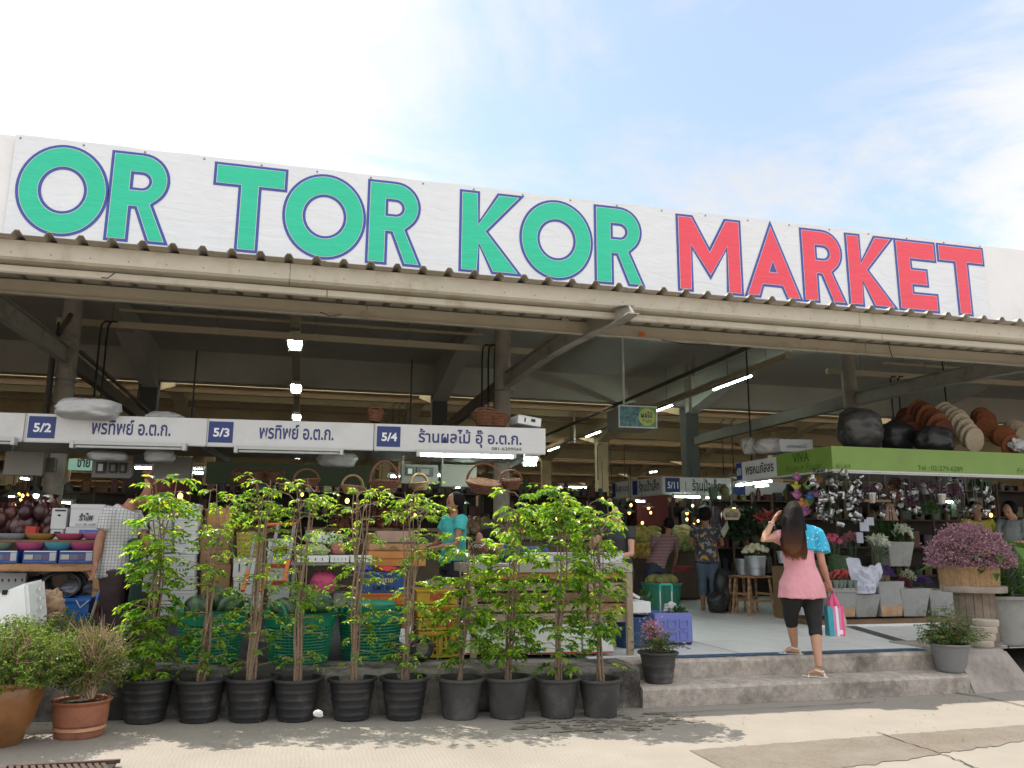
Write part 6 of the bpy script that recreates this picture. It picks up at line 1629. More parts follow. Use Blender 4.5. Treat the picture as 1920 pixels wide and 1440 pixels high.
def shirt(t, g, mat, k=1.0, sleeve=.6, drop=.05, nm='shirt', vox=.012):
    hint = (g['shR']-g['shL']).normalized(); m = MB(); dn = (g['pelvis']-g['waist']).normalized()
    m.tube([g['pelvis']+dn*drop, g['pelvis'], g['waist'], g['chest'], g['chest']+(g['neck']-g['chest'])*.72], [(.195*k, .15*k), (.19*k, .148*k), (.165*k, .135*k), (.18*k, .14*k), (.12*k, .09*k)], 24, hint=hint)
    for s_ in 'LR':
        a, e = g['sh'+s_], g['el'+s_]; w_ = g['wr'+s_]
        if sleeve <= 1: m.tube([g['chest'].lerp(a, .4), a, a.lerp(e, sleeve)], [.085*k, .078*k, .066*k], 14)
        else: m.tube([g['chest'].lerp(a, .4), a, e, e.lerp(w_, sleeve-1)], [.085*k, .078*k, .058*k, .045*k], 14)
    return cloth(t, nm, m, mat, vox, 6)
def trousers(t, g, mat, k=1.0, to=.92, nm='trousers', vox=.012):
    m = MB()
    for s_ in 'LR':
        h_, kn, an = g['hip'+s_], g['kn'+s_], g['an'+s_]
        e = kn.lerp(an, to) if to > 0 else h_.lerp(kn, 1+to)
        m.tube([h_+V((0, 0, .06)), h_.lerp(kn, .4), kn, e], [.115*k, .105*k, .08*k, .07*k], 16)
    m.tube([g['pelvis']+V((0, 0, .06)), g['pelvis']-V((0, 0, .10))], [(.17*k, .13*k), (.175*k, .135*k)], 18, hint=(g['hipR']-g['hipL']).normalized())
    return cloth(t, nm, m, mat, vox, 4)
def hair_cap(t, g, f, k=1.0, mat=M_hair, back=.03, nape=0.0, nm='hair', low=.0):
    f = V(f).normalized(); c = g['head']; m = MB()
    m.ell(c - f*back*k + V((0, 0, .030*k)), (.098*k, .108*k, .112*k), 18, 12)
    if nape: m.tube([c-f*.05*k, c-f*.075*k-V((0, 0, nape*.6)), c-f*.07*k-V((0, 0, nape))], [(.08*k, .05*k), (.08*k, .04*k), (.05*k, .02*k)], 12, hint=f.cross(V((0, 0, 1))))
    return cloth(t, nm, m, mat, .01, 3)
shirt(t, g, M_check, 1.04, .62, .09)
trousers(t, g, mk('trousers_plum', (.045, .026, .028), .85, .1, 8, bump=.3, bs=15), 1.05)
hair_cap(t, g, (1, -.1, -.15), 1.05)
m = MB(); m.tube([g['waist']+V((.13, -.03, .05)), g['pelvis']+V((.17, -.02, -.02)), g['pelvis']+V((.17, -.02, -.30))], [(.12, .03), (.16, .04), (.17, .03)], 14, hint=(.1, 1, 0))
cloth(t, 'apron', m, mk('apron_green', (.012, .045, .035), .8, .1, 8), .014, 4)

# ---- people further in; each has its own pose
def standing(px_c, py_head, py_feet, y, lean=(0, 0), face_dir=(0, -1, 0), zfl=None, arms='down', w_=1.0):
    """joints of an upright figure between two heights of the photograph"""
    top = Y(px_c, py_head, y); zf0 = fz(top.x) if zfl is None else zfl; H = top.z - zf0
    f = V(face_dir); f.z = 0; f.normalize(); r = f.cross(V((0, 0, 1)))
    b = V((top.x, y, zf0)); lx = V((lean[0], lean[1], 0))
    def at(h, s_=0, fw=0, l=1.0): return b + V((0, 0, H*h)) + r*(s_*H*w_) + f*(fw*H) + lx*(h*l)
    J = dict(root=b.copy(), head=at(.935), neck=at(.865), chest=at(.76), waist=at(.63), pelvis=at(.53))
    J.update(shR=at(.82, .115), shL=at(.82, -.115), elR=at(.64, .145, .02), elL=at(.64, -.145, .02), wrR=at(.50, .15, .08), wrL=at(.50, -.15, .08))
    if arms == 'work': J.update(elR=at(.65, .15, .06), elL=at(.65, -.15, .06), wrR=at(.62, .09, .22), wrL=at(.62, -.09, .22))
    if arms == 'up': J.update(elR=at(.70, .17, .12), elL=at(.65, -.15, .06), wrR=at(.80, .10, .2), wrL=at(.62, -.09, .22))
    J.update(hipR=at(.5, .055), hipL=at(.5, -.055), knR=at(.28, .055, .02), knL=at(.28, -.055, .01), anR=at(.05, .055), anL=at(.05, -.055), toR=at(.008, .065, .1), toL=at(.008, -.065, .1))
    return J, H/1.6
# woman in teal top, facing left
J, k = standing(852, 927, 1180, 9.2, face_dir=(-.95, -.3, 0), arms='work')
t, g = person('dark haired woman in a turquoise top standing behind the crates', J, M_skind, True, .011, True, (-.95, -.3, -.1), k)
M_teal = mk('top_teal', (.05, .38, .36), .8, .1, 6, bump=.3, bs=14)
shirt(t, g, M_teal, k*.98, .45, .02); trousers(t, g, mk('trousers_dark', (.02, .02, .025), .8), k); hair_cap(t, g, (-.95, -.3, 0), k, nape=.14); face(t, g['head'], (-.95, -.3, -.1), .085*k, .115*k)
# man with glasses bending over the counter
J, k = standing(930, 1000, 1200, 8.75, face_dir=(-.9, -.45, 0), arms='work')
zf0 = J['root'].z; hd_ = Y(908, 1016, 8.7)
k = 1.0; ch = hd_ + V((.26, .12, -.16)); pe_ = V((ch.x+.42, ch.y+.12, zf0+.88))
J = dict(root=V((pe_.x, pe_.y, zf0)), head=hd_, neck=hd_+V((.12, .05, -.05)), chest=ch, waist=ch.lerp(pe_, .5), pelvis=pe_, shR=ch+V((0, .19, .04)), shL=ch+V((.06, -.17, .04)), elR=ch+V((-.05, .2, -.26)), elL=ch+V((-.02, -.2, -.26)), wrR=ch+V((-.28, .1, -.32)), wrL=ch+V((-.26, -.16, -.32)),
         hipR=pe_+V((0, .09, -.05)), hipL=pe_+V((0, -.09, -.05)), knR=pe_+V((-.03, .09, -.42)), knL=pe_+V((-.03, -.09, -.42)), anR=V((pe_.x, pe_.y+.09, zf0+.09)), anL=V((pe_.x, pe_.y-.09, zf0+.09)), toR=V((pe_.x-.15, pe_.y+.09, zf0+.015)), toL=V((pe_.x-.15, pe_.y-.09, zf0+.015)))
fdir = V((-.75, -.35, -.55))
t, g = person('man with white framed glasses bending over the counter', J, M_skind, False, .011, True, fdir, k)
shirt(t, g, mk('shirt_navy', (.02, .045, .12), .8, .1, 6), 1.0, .5, .05); trousers(t, g, mk('trousers_dark', (.02, .02, .025), .8), 1.0); hair_cap(t, g, fdir, 1.05, back=.035); face(t, g['head'], fdir)
f_ = fdir.normalized(); rt_ = f_.cross(V((0, 0, 1))).normalized(); up_ = rt_.cross(f_)
gl_ = thing('glasses', 'white framed glasses worn by the bending man', 'glasses', J['head'])
M_gl = mk('glasses_white', (.8, .78, .75), .3)
for s_ in (-1, 1):
    c = f_*.092+rt_*s_*.036+up_*.008
    MB().torus((0, 0, 0), .026, .004, 16, 5, M=Matrix((rt_, up_, f_)).transposed().to_4x4(), sy=.7).build('rim', M_gl, gl_, loc=c); MB().tube([c+rt_*s_*.025, f_*.02+rt_*s_*.088+up_*.012, -f_*.02+rt_*s_*.09+up_*.008], .005, 6).build('temple', M_gl, gl_)
# woman in dark clothes behind the last sapling
J, k = standing(1158, 952, 1170, 8.9, face_dir=(-.8, -.6, 0), arms='up')
t, g = person('woman in dark top half hidden behind the rightmost sapling', J, M_skin, True, .011, True, (-.8, -.6, 0), k)
shirt(t, g, mk('top_black', (.02, .02, .024), .7, .1, 6), k, .4, .05); trousers(t, g, mk('trousers_dark', (.02, .02, .025), .8), k); hair_cap(t, g, (-.8, -.6, 0), k, nape=.12); face(t, g['head'], (-.8, -.6, 0), .085*k, .115*k)
# woman in stripes, bending, seen from behind
yb2 = 13.2
def s3(px, py, dy=0): return Y(px, py, yb2+dy)
zf0 = FL
J = dict(root=V((s3(1228, 1140).x, yb2, zf0)), head=s3(1254, 986, .45), neck=s3(1252, 1002, .38), chest=s3(1246, 1022, .25), waist=s3(1236, 1042, .08), pelvis=s3(1228, 1062, 0), shL=s3(1226, 1008, .28), shR=s3(1266, 1008, .28), elL=s3(1222, 1040, .32), elR=s3(1268, 1042, .34), wrL=s3(1226, 1062, .45), wrR=s3(1262, 1066, .48),
         hipL=s3(1219, 1072), hipR=s3(1238, 1072), knL=s3(1219, 1105, .03), knR=s3(1238, 1105, .03), anL=s3(1220, 1136), anR=s3(1238, 1136), toL=s3(1220, 1142, .14), toR=s3(1239, 1142, .14))
for s_ in 'LR': J['an'+s_].z = zf0+.09; J['to'+s_].z = zf0+.015
t, g = person('woman in red and white striped top bending over the green tub', J, M_skind, True, .012, True, (.2, 1, -.5), .95)
M_str = mk('striped_top', (.16, .025, .04), .8, .1, 5, wave=(13, (.42, .36, .36), 'Z', 0.3, .72, .82))
shirt(t, g, M_str, .9, .6, .02); trousers(t, g, mk('jeans_dark', (.025, .035, .06), .8, .15, 8), .95); hair_cap(t, g, (.2, 1, -.5), .98, nape=.05)
# woman in floral blouse, seen from behind
J, k = standing(1322, 955, 1145, 12.6, face_dir=(.55, .83, 0), arms='work', zfl=FL)
t, g = person('woman in flower print blouse and short jeans beside the bin bags', J, M_skind, True, .012, True, (.55, .83, 0), k)
M_flo = mk('flower_blouse', (.035, .035, .045), .8, .1, 6, island=None, stain=(.30, .27, .25), stain_s=16, stain_t=(.52, .58))
_t = M_flo.node_tree; _ns = _t.nodes.new('ShaderNodeTexNoise'); _ns.inputs['Scale'].default_value = 11; _tc = _t.nodes.new('ShaderNodeTexCoord'); _t.links.new(_tc.outputs['Object'], _ns.inputs['Vector'])
_mr = _t.nodes.new('ShaderNodeMapRange'); _mr.inputs['From Min'].default_value = .63; _mr.inputs['From Max'].default_value = .66; _t.links.new(_ns.outputs['Fac'], _mr.inputs['Value'])
_mx = _t.nodes.new('ShaderNodeMix'); _mx.data_type = 'RGBA'; _mx.inputs['B'].default_value = (.42, .24, .04, 1)
_src = [l for l in _t.links if l.to_socket == _t.nodes['Principled BSDF'].inputs['Base Color']][0].from_socket
_t.links.new(_mr.outputs[0], _mx.inputs['Factor']); _t.links.new(_src, _mx.inputs['A']); _t.links.new(_mx.outputs['Result'], _t.nodes['Principled BSDF'].inputs['Base Color'])
shirt(t, g, M_flo, k*1.0, .55, .10); trousers(t, g, mk('jeans_blue', (.07, .10, .14), .8, .2, 8), k*.9, .55); hair_cap(t, g, (.55, .83, 0), k*1.05, nape=.08)
# flower seller in yellow, facing the street
J, k = standing(1830, 945, 1150, 12.2, face_dir=(-.1, -1, 0), arms='work', zfl=FL, w_=1.12)
t, g = person('flower seller in yellow top looking down behind the purple flowers', J, M_skin, True, .011, True, (-.15, -1, -.25), k)
shirt(t, g, mk('top_yellow', (.50, .45, .05), .8, .06, 6, bump=.3, bs=14), k*1.08, .6, .05); trousers(t, g, mk('trousers_dark', (.02, .02, .025), .8), k); hair_cap(t, g, (-.15, -1, -.25), k*1.05, back=.04); face(t, g['head'], (-.15, -1, -.25), .085*k, .115*k)
# man in light grey shirt at the right edge
J, k = standing(1897, 943, 1150, 11.6, face_dir=(-.93, -.2, 0), arms='work', zfl=FL)
J['head'] = J['head'] + V((-.07, 0, -.02))
t, g = person('man in pale grey shirt bowing his head at the right edge', J, M_skin, False, .011, True, (-.9, -.25, -.45), k)
shirt(t, g, mk('shirt_grey', (.30, .33, .34), .8, .05, 6, bump=.3, bs=14), k*1.08, .7, .1); trousers(t, g, mk('trousers_dark', (.02, .02, .025), .8), k); hair_cap(t, g, (-.9, -.25, -.35), k*1.05); face(t, g['head'], (-.9, -.25, -.45), .085*k, .115*k)
# ------------------------------------------------------------------ flower shop and things by the steps
M_planter = mk('planter_cement', (.30, .30, .285), .8, .12, 3, bump=.25, bs=60, stain=(.19, .19, .18), stain_s=4)
M_peel = mk('planter_peeled', (.42, .26, .15), .85, .3, 9, bump=.4, bs=40)
M_galv = mk('galvanised', (.42, .44, .46), .38, .15, 7, metal=.7)
M_tin = mk('bright_tin', (.38, .38, .37), .26, .1, 5, metal=1.0)
M_stem = mk('stem_green', (.045, .085, .03), .6, .2, 12)
M_lf2 = mk('florist_leaf', (.05, .12, .03), .45, island=[(.02, .06, .018), (.045, .115, .025), (.08, .17, .03)], trans=.25)
M_rose_w = mk('rose_white', (.62, .60, .40), .7, .1, 20, trans=.15)
M_rose_p = mk('rose_pink', (.60, .11, .18), .7, .15, 20, trans=.15)
M_carn = mk('flower_speckle', (.42, .16, .2), .7, island=[(.5, .12, .18), (.55, .35, .35), (.35, .08, .13)], trans=.15)
M_gerb = mk('gerbera_red', (.62, .06, .06), .65, island=[(.66, .05, .07), (.72, .13, .05), (.62, .22, .25), (.5, .03, .09)], trans=.15)
M_lily = mk('lily_white', (.62, .66, .52), .55, .08, 10, trans=.25)
M_purp = mk('statice_purple', (.10, .05, .20), .8, island=[(.07, .04, .16), (.13, .06, .24), (.05, .03, .1)])
M_maroon = mk('statice_maroon', (.12, .02, .05), .8, island=[(.10, .015, .04), (.18, .03, .07)])
M_gyp = mk('tiny_white', (.42, .42, .28), .8, island=[(.5, .5, .36), (.3, .32, .18)])
M_dome = mk('statice_pink', (.30, .10, .17), .8, island=[(.25, .09, .13), (.40, .18, .23), (.52, .33, .36), (.21, .09, .19), (.66, .52, .52), (.35, .14, .17)], trans=.15)
M_paper = mk('wrap_paper', (.60, .61, .72), .8, .04, 5, bump=.6, bs=9, trans=.15)
M_basket = mk('basket_straw', (.40, .255, .13), .75, .25, 24, bump=.8, bs=60)
M_spool = mk('spool_wood', (.20, .155, .12), .85, .25, 6, bump=.4, bs=40)
M_spooltop = mk('spool_top', (.30, .25, .21), .85, .25, 6, bump=.4, bs=30)
M_ring = mk('cement_disc', (.42, .36, .30), .85, .12, 6, bump=.3, bs=60)
yp = 9.95
def planter(px0, px1, pyr, pyb, y, label, peel=False, taper=.72, rim=False):
    a, b = Y(px0, pyb, y), Y(px1, pyr, y); w_ = b.x-a.x; h_ = b.z-a.z
    t = thing('planter', label, 'planter', ((a.x+b.x)/2, y+w_*.42, a.z), rng.uniform(-.08, .08))
    q = w_/2; k = taper; th = .02
    def ring(s, z): return [(-s, -s*.9, z), (s, -s*.9, z), (s, s*.9, z), (-s, s*.9, z)]
    vs = ring(q*k, 0) + ring(q, h_) + ring(q-th, h_) + ring(q*k-th, .03)
    fs = [(3, 2, 1, 0)] + [(i, (i+1) % 4, 4+(i+1) % 4, 4+i) for i in range(4)] + [(4+i, 4+(i+1) % 4, 8+(i+1) % 4, 8+i) for i in range(4)] + [(8+i, 8+(i+1) % 4, 12+(i+1) % 4, 12+i) for i in range(4)] + [(12, 13, 14, 15)]
    MB().add(vs, fs).build('wall', M_planter, t, bev=.006)
    if peel:
        s0 = q*(k+(1-k)*.02)+.001; s1 = q*(k+(1-k)*.34)+.001; n = 12; m = MB(); vs = []
        for i in range(n+1):
            u = -1+2*i/n; z1 = h_*(.30+.07*noise.noise(V((u*2+px0, 0, 0)))); sz = q*(k+(1-k)*z1/h_)+.001
            vs += [(u*s0*.97, -s0*.9, h_*.02), (u*sz*.97, -sz*.9, z1)]
        m.add(vs, [(2*i, 2*i+2, 2*i+3, 2*i+1) for i in range(n)]); m.build('peeled_patch', M_peel, t, smooth=0)
    if rim: MB().add(ring(q*1.04, h_-.05)+ring(q*1.05, h_+.004)+ring(q-.01, h_+.005), [(i, (i+1) % 4, 4+(i+1) % 4, 4+i) for i in range(4)]+[(4+i, 4+(i+1) % 4, 8+(i+1) % 4, 8+i) for i in range(4)]).build('rim', M_planter, t, smooth=0)
    MB().add(ring(q-th-.001, h_-.05), [(0, 1, 2, 3)]).build('soil', M_soil, t, smooth=0)
    t['top'] = (t.location.x, t.location.y, a.z+h_)
    return V((t.location.x, t.location.y, a.z+h_))
a, b = rect(1540, 1800, 1159, 1176, 9.86)
t = thing('plinth_board', 'long dark plinth board under the cement planters', 'plinth', (0, 0, 0))
MB().b2((a.x, 9.86, FL), (b.x, 10.7, b.z)).build('board', M_woodd, t, bev=.01); MB().b2((a.x, 9.84, FL), (b.x, 9.858, FL+.03)).build('edge', M_foam, t, smooth=0)
P1 = planter(1556, 1605, 1103, 1158, yp, 'cement planter with thick rim holding the gerberas', True, .86, True)
P2 = planter(1603, 1651, 1114, 1158, yp, 'plain cement planter under the white wrapping paper')
P3 = planter(1648, 1695, 1090, 1157, yp, 'tall cement planter with orange peeled foot', True, .78)
P4 = planter(1693, 1744, 1103, 1157, yp, 'plain tapered cement planter with maroon and white flowers')
P5 = planter(1742, 1797, 1106, 1157, yp+.1, 'plain cement planter partly behind the potted bush')
P6 = planter(1668, 1714, 1016, 1062, 10.9, 'raised cement planter holding the white lilies')
t = thing('display_stand', 'dark stepped stand behind the cement planters', 'stand', (0, 0, 0))
q = Y(1690, 1062, 10.9); MB().b2((a.x+.2, 10.72, FL), (b.x-.4, 11.3, q.z-.002)).build('stand', M_woodd, t, smooth=0)
def tuft(name, label, c, rx, ry, rz, n, size, mat, cat='flowers', seed=1, stems=0, stem_to=None, petals=3, shell=.55, low=.25):
    """loose head of many tiny florets on stems"""
    r = random.Random(seed); t = thing(name, label, cat, c); m = MB()
    for i in range(n):
        d = V((r.gauss(0, 1), r.gauss(0, 1), r.gauss(0, 1))).normalized(); d.z = abs(d.z)*1.2-low
        k = r.uniform(shell, 1.0)*(1+.16*noise.noise(d*3.5+V((seed, 0, 0)))+.13*noise.noise(d*8+V((seed, 3, 0)))) * (1 if r.random() > .03 else 1.1); p = V((d.x*rx*k, d.y*ry*k, d.z*rz*k))
        for j in range(petals):
            e = (d+V((r.uniform(-.9, .9), r.uniform(-.9, .9), r.uniform(-.6, .9)))).normalized()
            m.leaf(p, e, V((r.uniform(-1, 1), r.uniform(-1, 1), r.uniform(-1, 1))), size*r.uniform(.7, 1.3), size*r.uniform(.5, .9))
    o = m.build('blossoms', mat, t, smooth=0); o['kind'] = 'stuff'
    if stems:
        m = MB(); z0 = (stem_to if stem_to is not None else -rz*1.4)
        for i in range(stems):
            a = r.uniform(0, 6.28); k = r.uniform(.2, .8); m.tube([(math.cos(a)*rx*.2, math.sin(a)*ry*.2, z0), (math.cos(a)*rx*k, math.sin(a)*ry*k, rz*r.uniform(-.1, .5))], .004, 4)
        o = m.build('stems', M_stem, t); o['kind'] = 'stuff'
    return t
def rose_mesh(mat, r=.035):
    m = MB()
    for k, (s, h) in enumerate(((1.0, .0), (.8, .25), (.58, .42), (.35, .55))):
        pr = [(.25*r*s, -.6*r+h*r*.2), (.85*r*s, -.25*r+h*r*.4), (r*s, .2*r+h*r*.6), (.86*r*s, .5*r+h*r*.7), (.70*r*s, .45*r+h*r*.7)]
        o = len(m.v); m.lathe(pr, 10, close=True)
        for i in range(o, len(m.v)): v = m.v[i]; a = math.atan2(v[1], v[0]); f = 1+.14*math.sin(a*2.5+k*2); m.v[i] = (v[0]*f, v[1]*f, v[2]+.12*r*math.sin(a*2.5+k))
    return m.mesh('flower_head', mat, 60)
def bunch(label, c, head_mesh, n, rx, ry, rz, drop, seed=1, scale=1.0, leaves=30, nm='flower_bunch', tilt=.45):
    r = random.Random(seed); t = thing(nm, label, 'flowers', c); st = MB(); lf = MB()
    for i in range(n):
        a = i*2.4; k = math.sqrt((i+.5)/n); p = V((math.cos(a)*rx*k, math.sin(a)*ry*k, rz*(1-k*k)+r.uniform(-.02, .02)))
        o = link('flower_head', head_mesh, t, p); o.rotation_euler = (-p.y*2+r.uniform(-.3, .3) + tilt, p.x*2+r.uniform(-.3, .3), r.uniform(0, 6)); o.scale = (scale*r.uniform(.85, 1.15),)*3
        st.tube([(p.x*.4, p.y*.4, -drop), p-V((0, 0, .02))], .0035, 4)
    o = st.build('stems', M_stem, t); o['kind'] = 'stuff'
    for i in range(leaves):
        a = r.uniform(0, 6.28); p = V((math.cos(a)*rx*r.uniform(.3, .9), math.sin(a)*ry*r.uniform(.3, .9), -drop*r.uniform(.05, .7))); lf.leaf(p, (math.cos(a), math.sin(a), r.uniform(-.2, .8)), (0, 0, 1), .07, .03)
    o = lf.build('foliage', M_lf2, t, smooth=0); o['kind'] = 'stuff'
    return t
rw, rp = rose_mesh(M_rose_w), rose_mesh(M_rose_p, .04)
# gerberas in their paper collars
m = MB()
for i in range(20):
    a = 2*PI*i/20; m.leaf((0, 0, 0), (math.cos(a), math.sin(a), .18), (0, 0, 1), .05, .018)
m.lathe([(.0, .012), (.012, .01), (.014, 0)], 8)
gm = m.mesh('flower_head', M_gerb, 0)
c = P1 + V((0, -.05, .14)); s2 = mpp(c)
bunch('red and pink gerberas massed over the rimmed planter', c + V((.07, 0, 0)), gm, 34, .23, .15, .07, .22, 3, 1.1, 10, tilt=.8)
t = thing('paper_collar', 'row of grey green paper sleeves below the gerberas', 'paper', c+V((.05, -.12, -.14)))
M_coll = mk('collar_paper', (.16, .19, .16), .8, .1, 8)
for i in range(7):
    x = -.22+.44*i/6; MB().lathe([(.022, -.02), (.045, .11), (.043, .11), (.02, -.015)], 10, c=(x, rng.uniform(-.03, .03), 0), close=True).build('sleeve', M_coll, t)
# white wrapping paper
m = MB(); nx_, nz_ = 24, 14; pa = Y(1591, 1045, 9.85); pb = Y(1664, 1113, 9.85); W_, Hh = pb.x-pa.x, pa.z-pb.z; vs = []
topl = [(0, .96), (.06, 1.0), (.28, .97), (.33, .76), (.45, .72), (.55, .80), (.68, .76), (.8, .86), (.93, .84), (1, .58)]
def topf(u):
    for (a, b), (c_, d_) in zip(topl, topl[1:]):
        if u <= c_: return b+(d_-b)*(u-a)/(c_-a)
    return topl[-1][1]
for j in range(nz_+1):
    for i in range(nx_+1):
        u, v = i/nx_, j/nz_; k = v**.9; xl_ = .25*(1-k) + 0*k; xr_ = .80*(1-k) + 1.0*k
        yy = -.13*math.cos((u-.5)*2.6) + .03*noise.noise(V((u*7, v*6, 2))) + .02*abs(noise.noise(V((u*15, v*9, 7)))) - .06*v
        vs.append((W_*(xl_+(xr_-xl_)*u-.5) + .006*noise.noise(V((u*9, v*9, 4))), yy, Hh*v*topf(u) + .008*noise.noise(V((u*20, v*5, 9)))))
m.add(vs, [(j*(nx_+1)+i, j*(nx_+1)+i+1, (j+1)*(nx_+1)+i+1, (j+1)*(nx_+1)+i) for j in range(nz_) for i in range(nx_)])
one('wrapping_paper', m, M_paper, 'crumpled white wrapping paper fanned over a cement planter', 'paper', ((pa.x+pb.x)/2, 10.0, pb.z), smooth=20)
tuft('statice_bunch', 'deep purple statice above the tall peeled planter', P3+V((.02, 0, .10)), .19, .15, .13, 420, .022, M_purp, seed=2, stems=14)
tuft('statice_bunch', 'dark maroon blossoms left in the plain tapered planter', P4+V((-.07, -.06, .04)), .11, .1, .12, 260, .02, M_maroon, seed=3, stems=10)
tuft('filler_flowers', 'tiny cream white filler flowers in the plain tapered planter', P4+V((.05, -.02, .13)), .11, .1, .13, 240, .018, M_gyp, seed=4, stems=16)
tuft('statice_bunch', 'purple statice right of the cream filler flowers', P5+V((-.12, .0, .10)), .13, .1, .1, 260, .02, M_purp, seed=5, stems=10)
bunch('bunch of pink roses right of the turquoise shawl', Y(1562, 1018, 10.6), rp, 12, .13, .1, .09, .34, 5, 1.15, 20)
tuft('carnation_bunch', 'speckled pink small carnations beside the pink roses', Y(1597, 1012, 10.7), .16, .12, .11, 330, .024, M_carn, seed=6, stems=16, stem_to=-.3)
# glass vase region: dark metal buckets holding them
def bucket(px, pyr, pyb, wpx, y, label, mat, t_=.78, cat='bucket', group=None, handle=True):
    c = Y(px, pyb, y); s2 = mpp(c); r = wpx*s2/2; h = Y(px, pyr, y).z-c.z
    t = thing('bucket', label, cat, c, rng.uniform(0, 3), group)
    MB().lathe([(.001, 0), (r*t_, 0), (r*t_, .008), (r*.98, h*.93), (r*1.03, h*.95), (r*1.03, h), (r*.95, h), (r*.9, h*.5)], 26, close=True).build('wall', mat, t)
    MB().torus((0, 0, h*.35), r*(t_+(1-t_)*.37), .005, 26, 5).build('hoop', mat, t)
    if handle: MB().tube([(r*1.02*math.cos(PI*i/10), 0, h*.9 - r*.75*math.sin(PI*i/10)*.5) for i in range(11)], .004, 5).build('handle', mat, t)
    return V((c.x, c.y, c.z+h))
bucket(1575, 1042, 1085, 40, 10.6, 'dark green florist bucket under the pink roses', M_stem, handle=False)
B = bucket(1507, 1088, 1152, 34, 10.2, 'galvanised bucket seen between the legs of the woman in pink', M_galv)
bucket(1470, 1033, 1056, 24, 10.8, 'tall galvanised bucket left of the woman in pink', M_galv)
# lilies
m = MB()
for i in range(6):
    a = 2*PI*i/6
    for s_ in (-1, 1):
        pass
    m.leaf((0, 0, 0), (math.cos(a), math.sin(a), .34), (0, 0, 1), .085, .044, droop=.2)
lm = m.mesh('flower_head', M_lily, 0)
bunch('spray of white lilies spilling left of the raised planter', Y(1645, 1022, 10.5), lm, 17, .16, .12, .13, .25, 8, 1.0, 26, tilt=1.0)
bunch('white lilies rising right in the raised planter', P6+V((.12, -.1, .12)), lm, 11, .17, .1, .12, .18, 9, 1.05, 40, tilt=1.0)
r = random.Random(3); m = MB(); t = thing('lily_foliage', 'upright dark green lily leaves behind the white lilies', 'plant', P6+V((.0, .1, 0)))
for i in range(150):
    p = V((r.uniform(-.26, .26), r.uniform(-.12, .12), r.uniform(-.02, .22))); m.leaf(p, (r.uniform(-.3, .3), r.uniform(-.3, .1), 1), (r.uniform(-1, 1), -1, 0), r.uniform(.10, .19), .024)
o = m.build('leaves', M_lf2, t, smooth=0); o['kind'] = 'stuff'
# stools with roses
def stool(px0, px1, pyt, pyb, y, label):
    a = Y(px0, pyb, y); b = Y(px1, pyt, y); w_ = b.x-a.x; h_ = Y(px0, pyt, y).z-FL
    t = thing('stool', label, 'stool', ((a.x+b.x)/2, y+w_/2, FL), rng.uniform(-.1, .1), 'wooden stools under the flower buckets')
    MB().b2((-w_*.5, -w_*.5, h_-.035), (w_*.5, w_*.5, h_)).build('seat', M_wood, t, bev=.004)
    for sx in (-1, 1):
        for sy in (-1, 1): MB().tube([(sx*w_*.5, sy*w_*.5, 0), (sx*w_*.40, sy*w_*.40, h_-.036)], .024, 4).build('leg', M_wood, t, smooth=0)
    for (z, dx) in ((.22, 1), (.32, 0)):
        for s_ in (-1, 1):
            MB().box((0, s_*w_*.45, h_*z/.6) if dx else (s_*w_*.45, 0, h_*z/.6), (w_*.86, .018, .035) if dx else (.018, w_*.86, .035)).build('stretcher', M_wood, t, smooth=0)
    return t
stool(1384, 1410, 1080, 1150, 12.0, 'left wooden stool, half behind the other one')
stool(1403, 1449, 1080, 1154, 11.6, 'right wooden stool under the bucket of white roses')
B1 = bucket(1418, 1042, 1078.5, 40, 11.7, 'shiny metal bucket of white roses on the right stool', M_galv)
B2 = bucket(1395, 1048, 1079, 30, 12.2, 'dim metal bucket on the left stool', M_galv)
bunch('white roses in the metal bucket on the stool', B1+V((0, -.02, .05)), rw, 26, .22, .15, .11, .12, 11, 1.15, 18)
# black bin bags, cable clutter near them
bag(1360, 1108, 46, 86, 12.4, 'tall black rubbish bag left of the stools', M_black, 21, amp=.10)
bag(1345, 1130, 40, 42, 12.2, 'low black rubbish bag beside the flower print blouse', M_black, 22, amp=.10)
# dome of dried flowers in the basket on the cable spool
sx, sy = Y(1836, 1215, 7.78).x, 7.78
zt = Y(1836, 1099, 7.62).z
t = thing('cable_spool', 'weathered wooden cable spool with staves used as a flower table', 'spool table', (sx, sy, FL+.02))
s2 = mpp((sx, sy, .8)); hz = zt-FL-.02; rb = 35*s2
n = 16
for i in range(n):
    a0, a1 = 2*PI*(i+.03)/n, 2*PI*(i+.97)/n
    o1 = V((math.cos(a0)*rb, math.sin(a0)*rb, 0)); o2 = V((math.cos(a1)*rb, math.sin(a1)*rb, 0)); k = .9
    vs = [o1*k, o1, o2, o2*k]; vs = [v+V((0, 0, .03)) for v in vs] + [v+V((0, 0, hz-.07)) for v in vs]
    MB().add(vs, [(0, 1, 2, 3), (7, 6, 5, 4), (1, 0, 4, 5), (2, 1, 5, 6), (3, 2, 6, 7), (0, 3, 7, 4)]).build('stave', M_spool, t, smooth=0)
rt_ = 56*s2
m = MB().lathe([(.001, hz-.07), (rt_*.98, hz-.07), (rt_, hz-.06), (rt_, hz-.01), (rt_*.985, hz), (.001, hz)], 40)
for i, v in enumerate(m.v):
    k = 1+.02*noise.noise(V(v)*9); m.v[i] = (v[0]*k, v[1]*k, v[2])
m.build('top_disc', M_spooltop, t); MB().lathe([(.001, 0), (rb*1.15, 0), (rb*1.15, .029), (.001, .029)], 30).build('foot_disc', M_spool, t)
bz = zt; rB = 52*s2; hB = 36*s2
t = thing('straw_basket', 'round straw basket of dried flowers standing on the cable spool', 'basket', (sx-.04, sy-.0, bz))
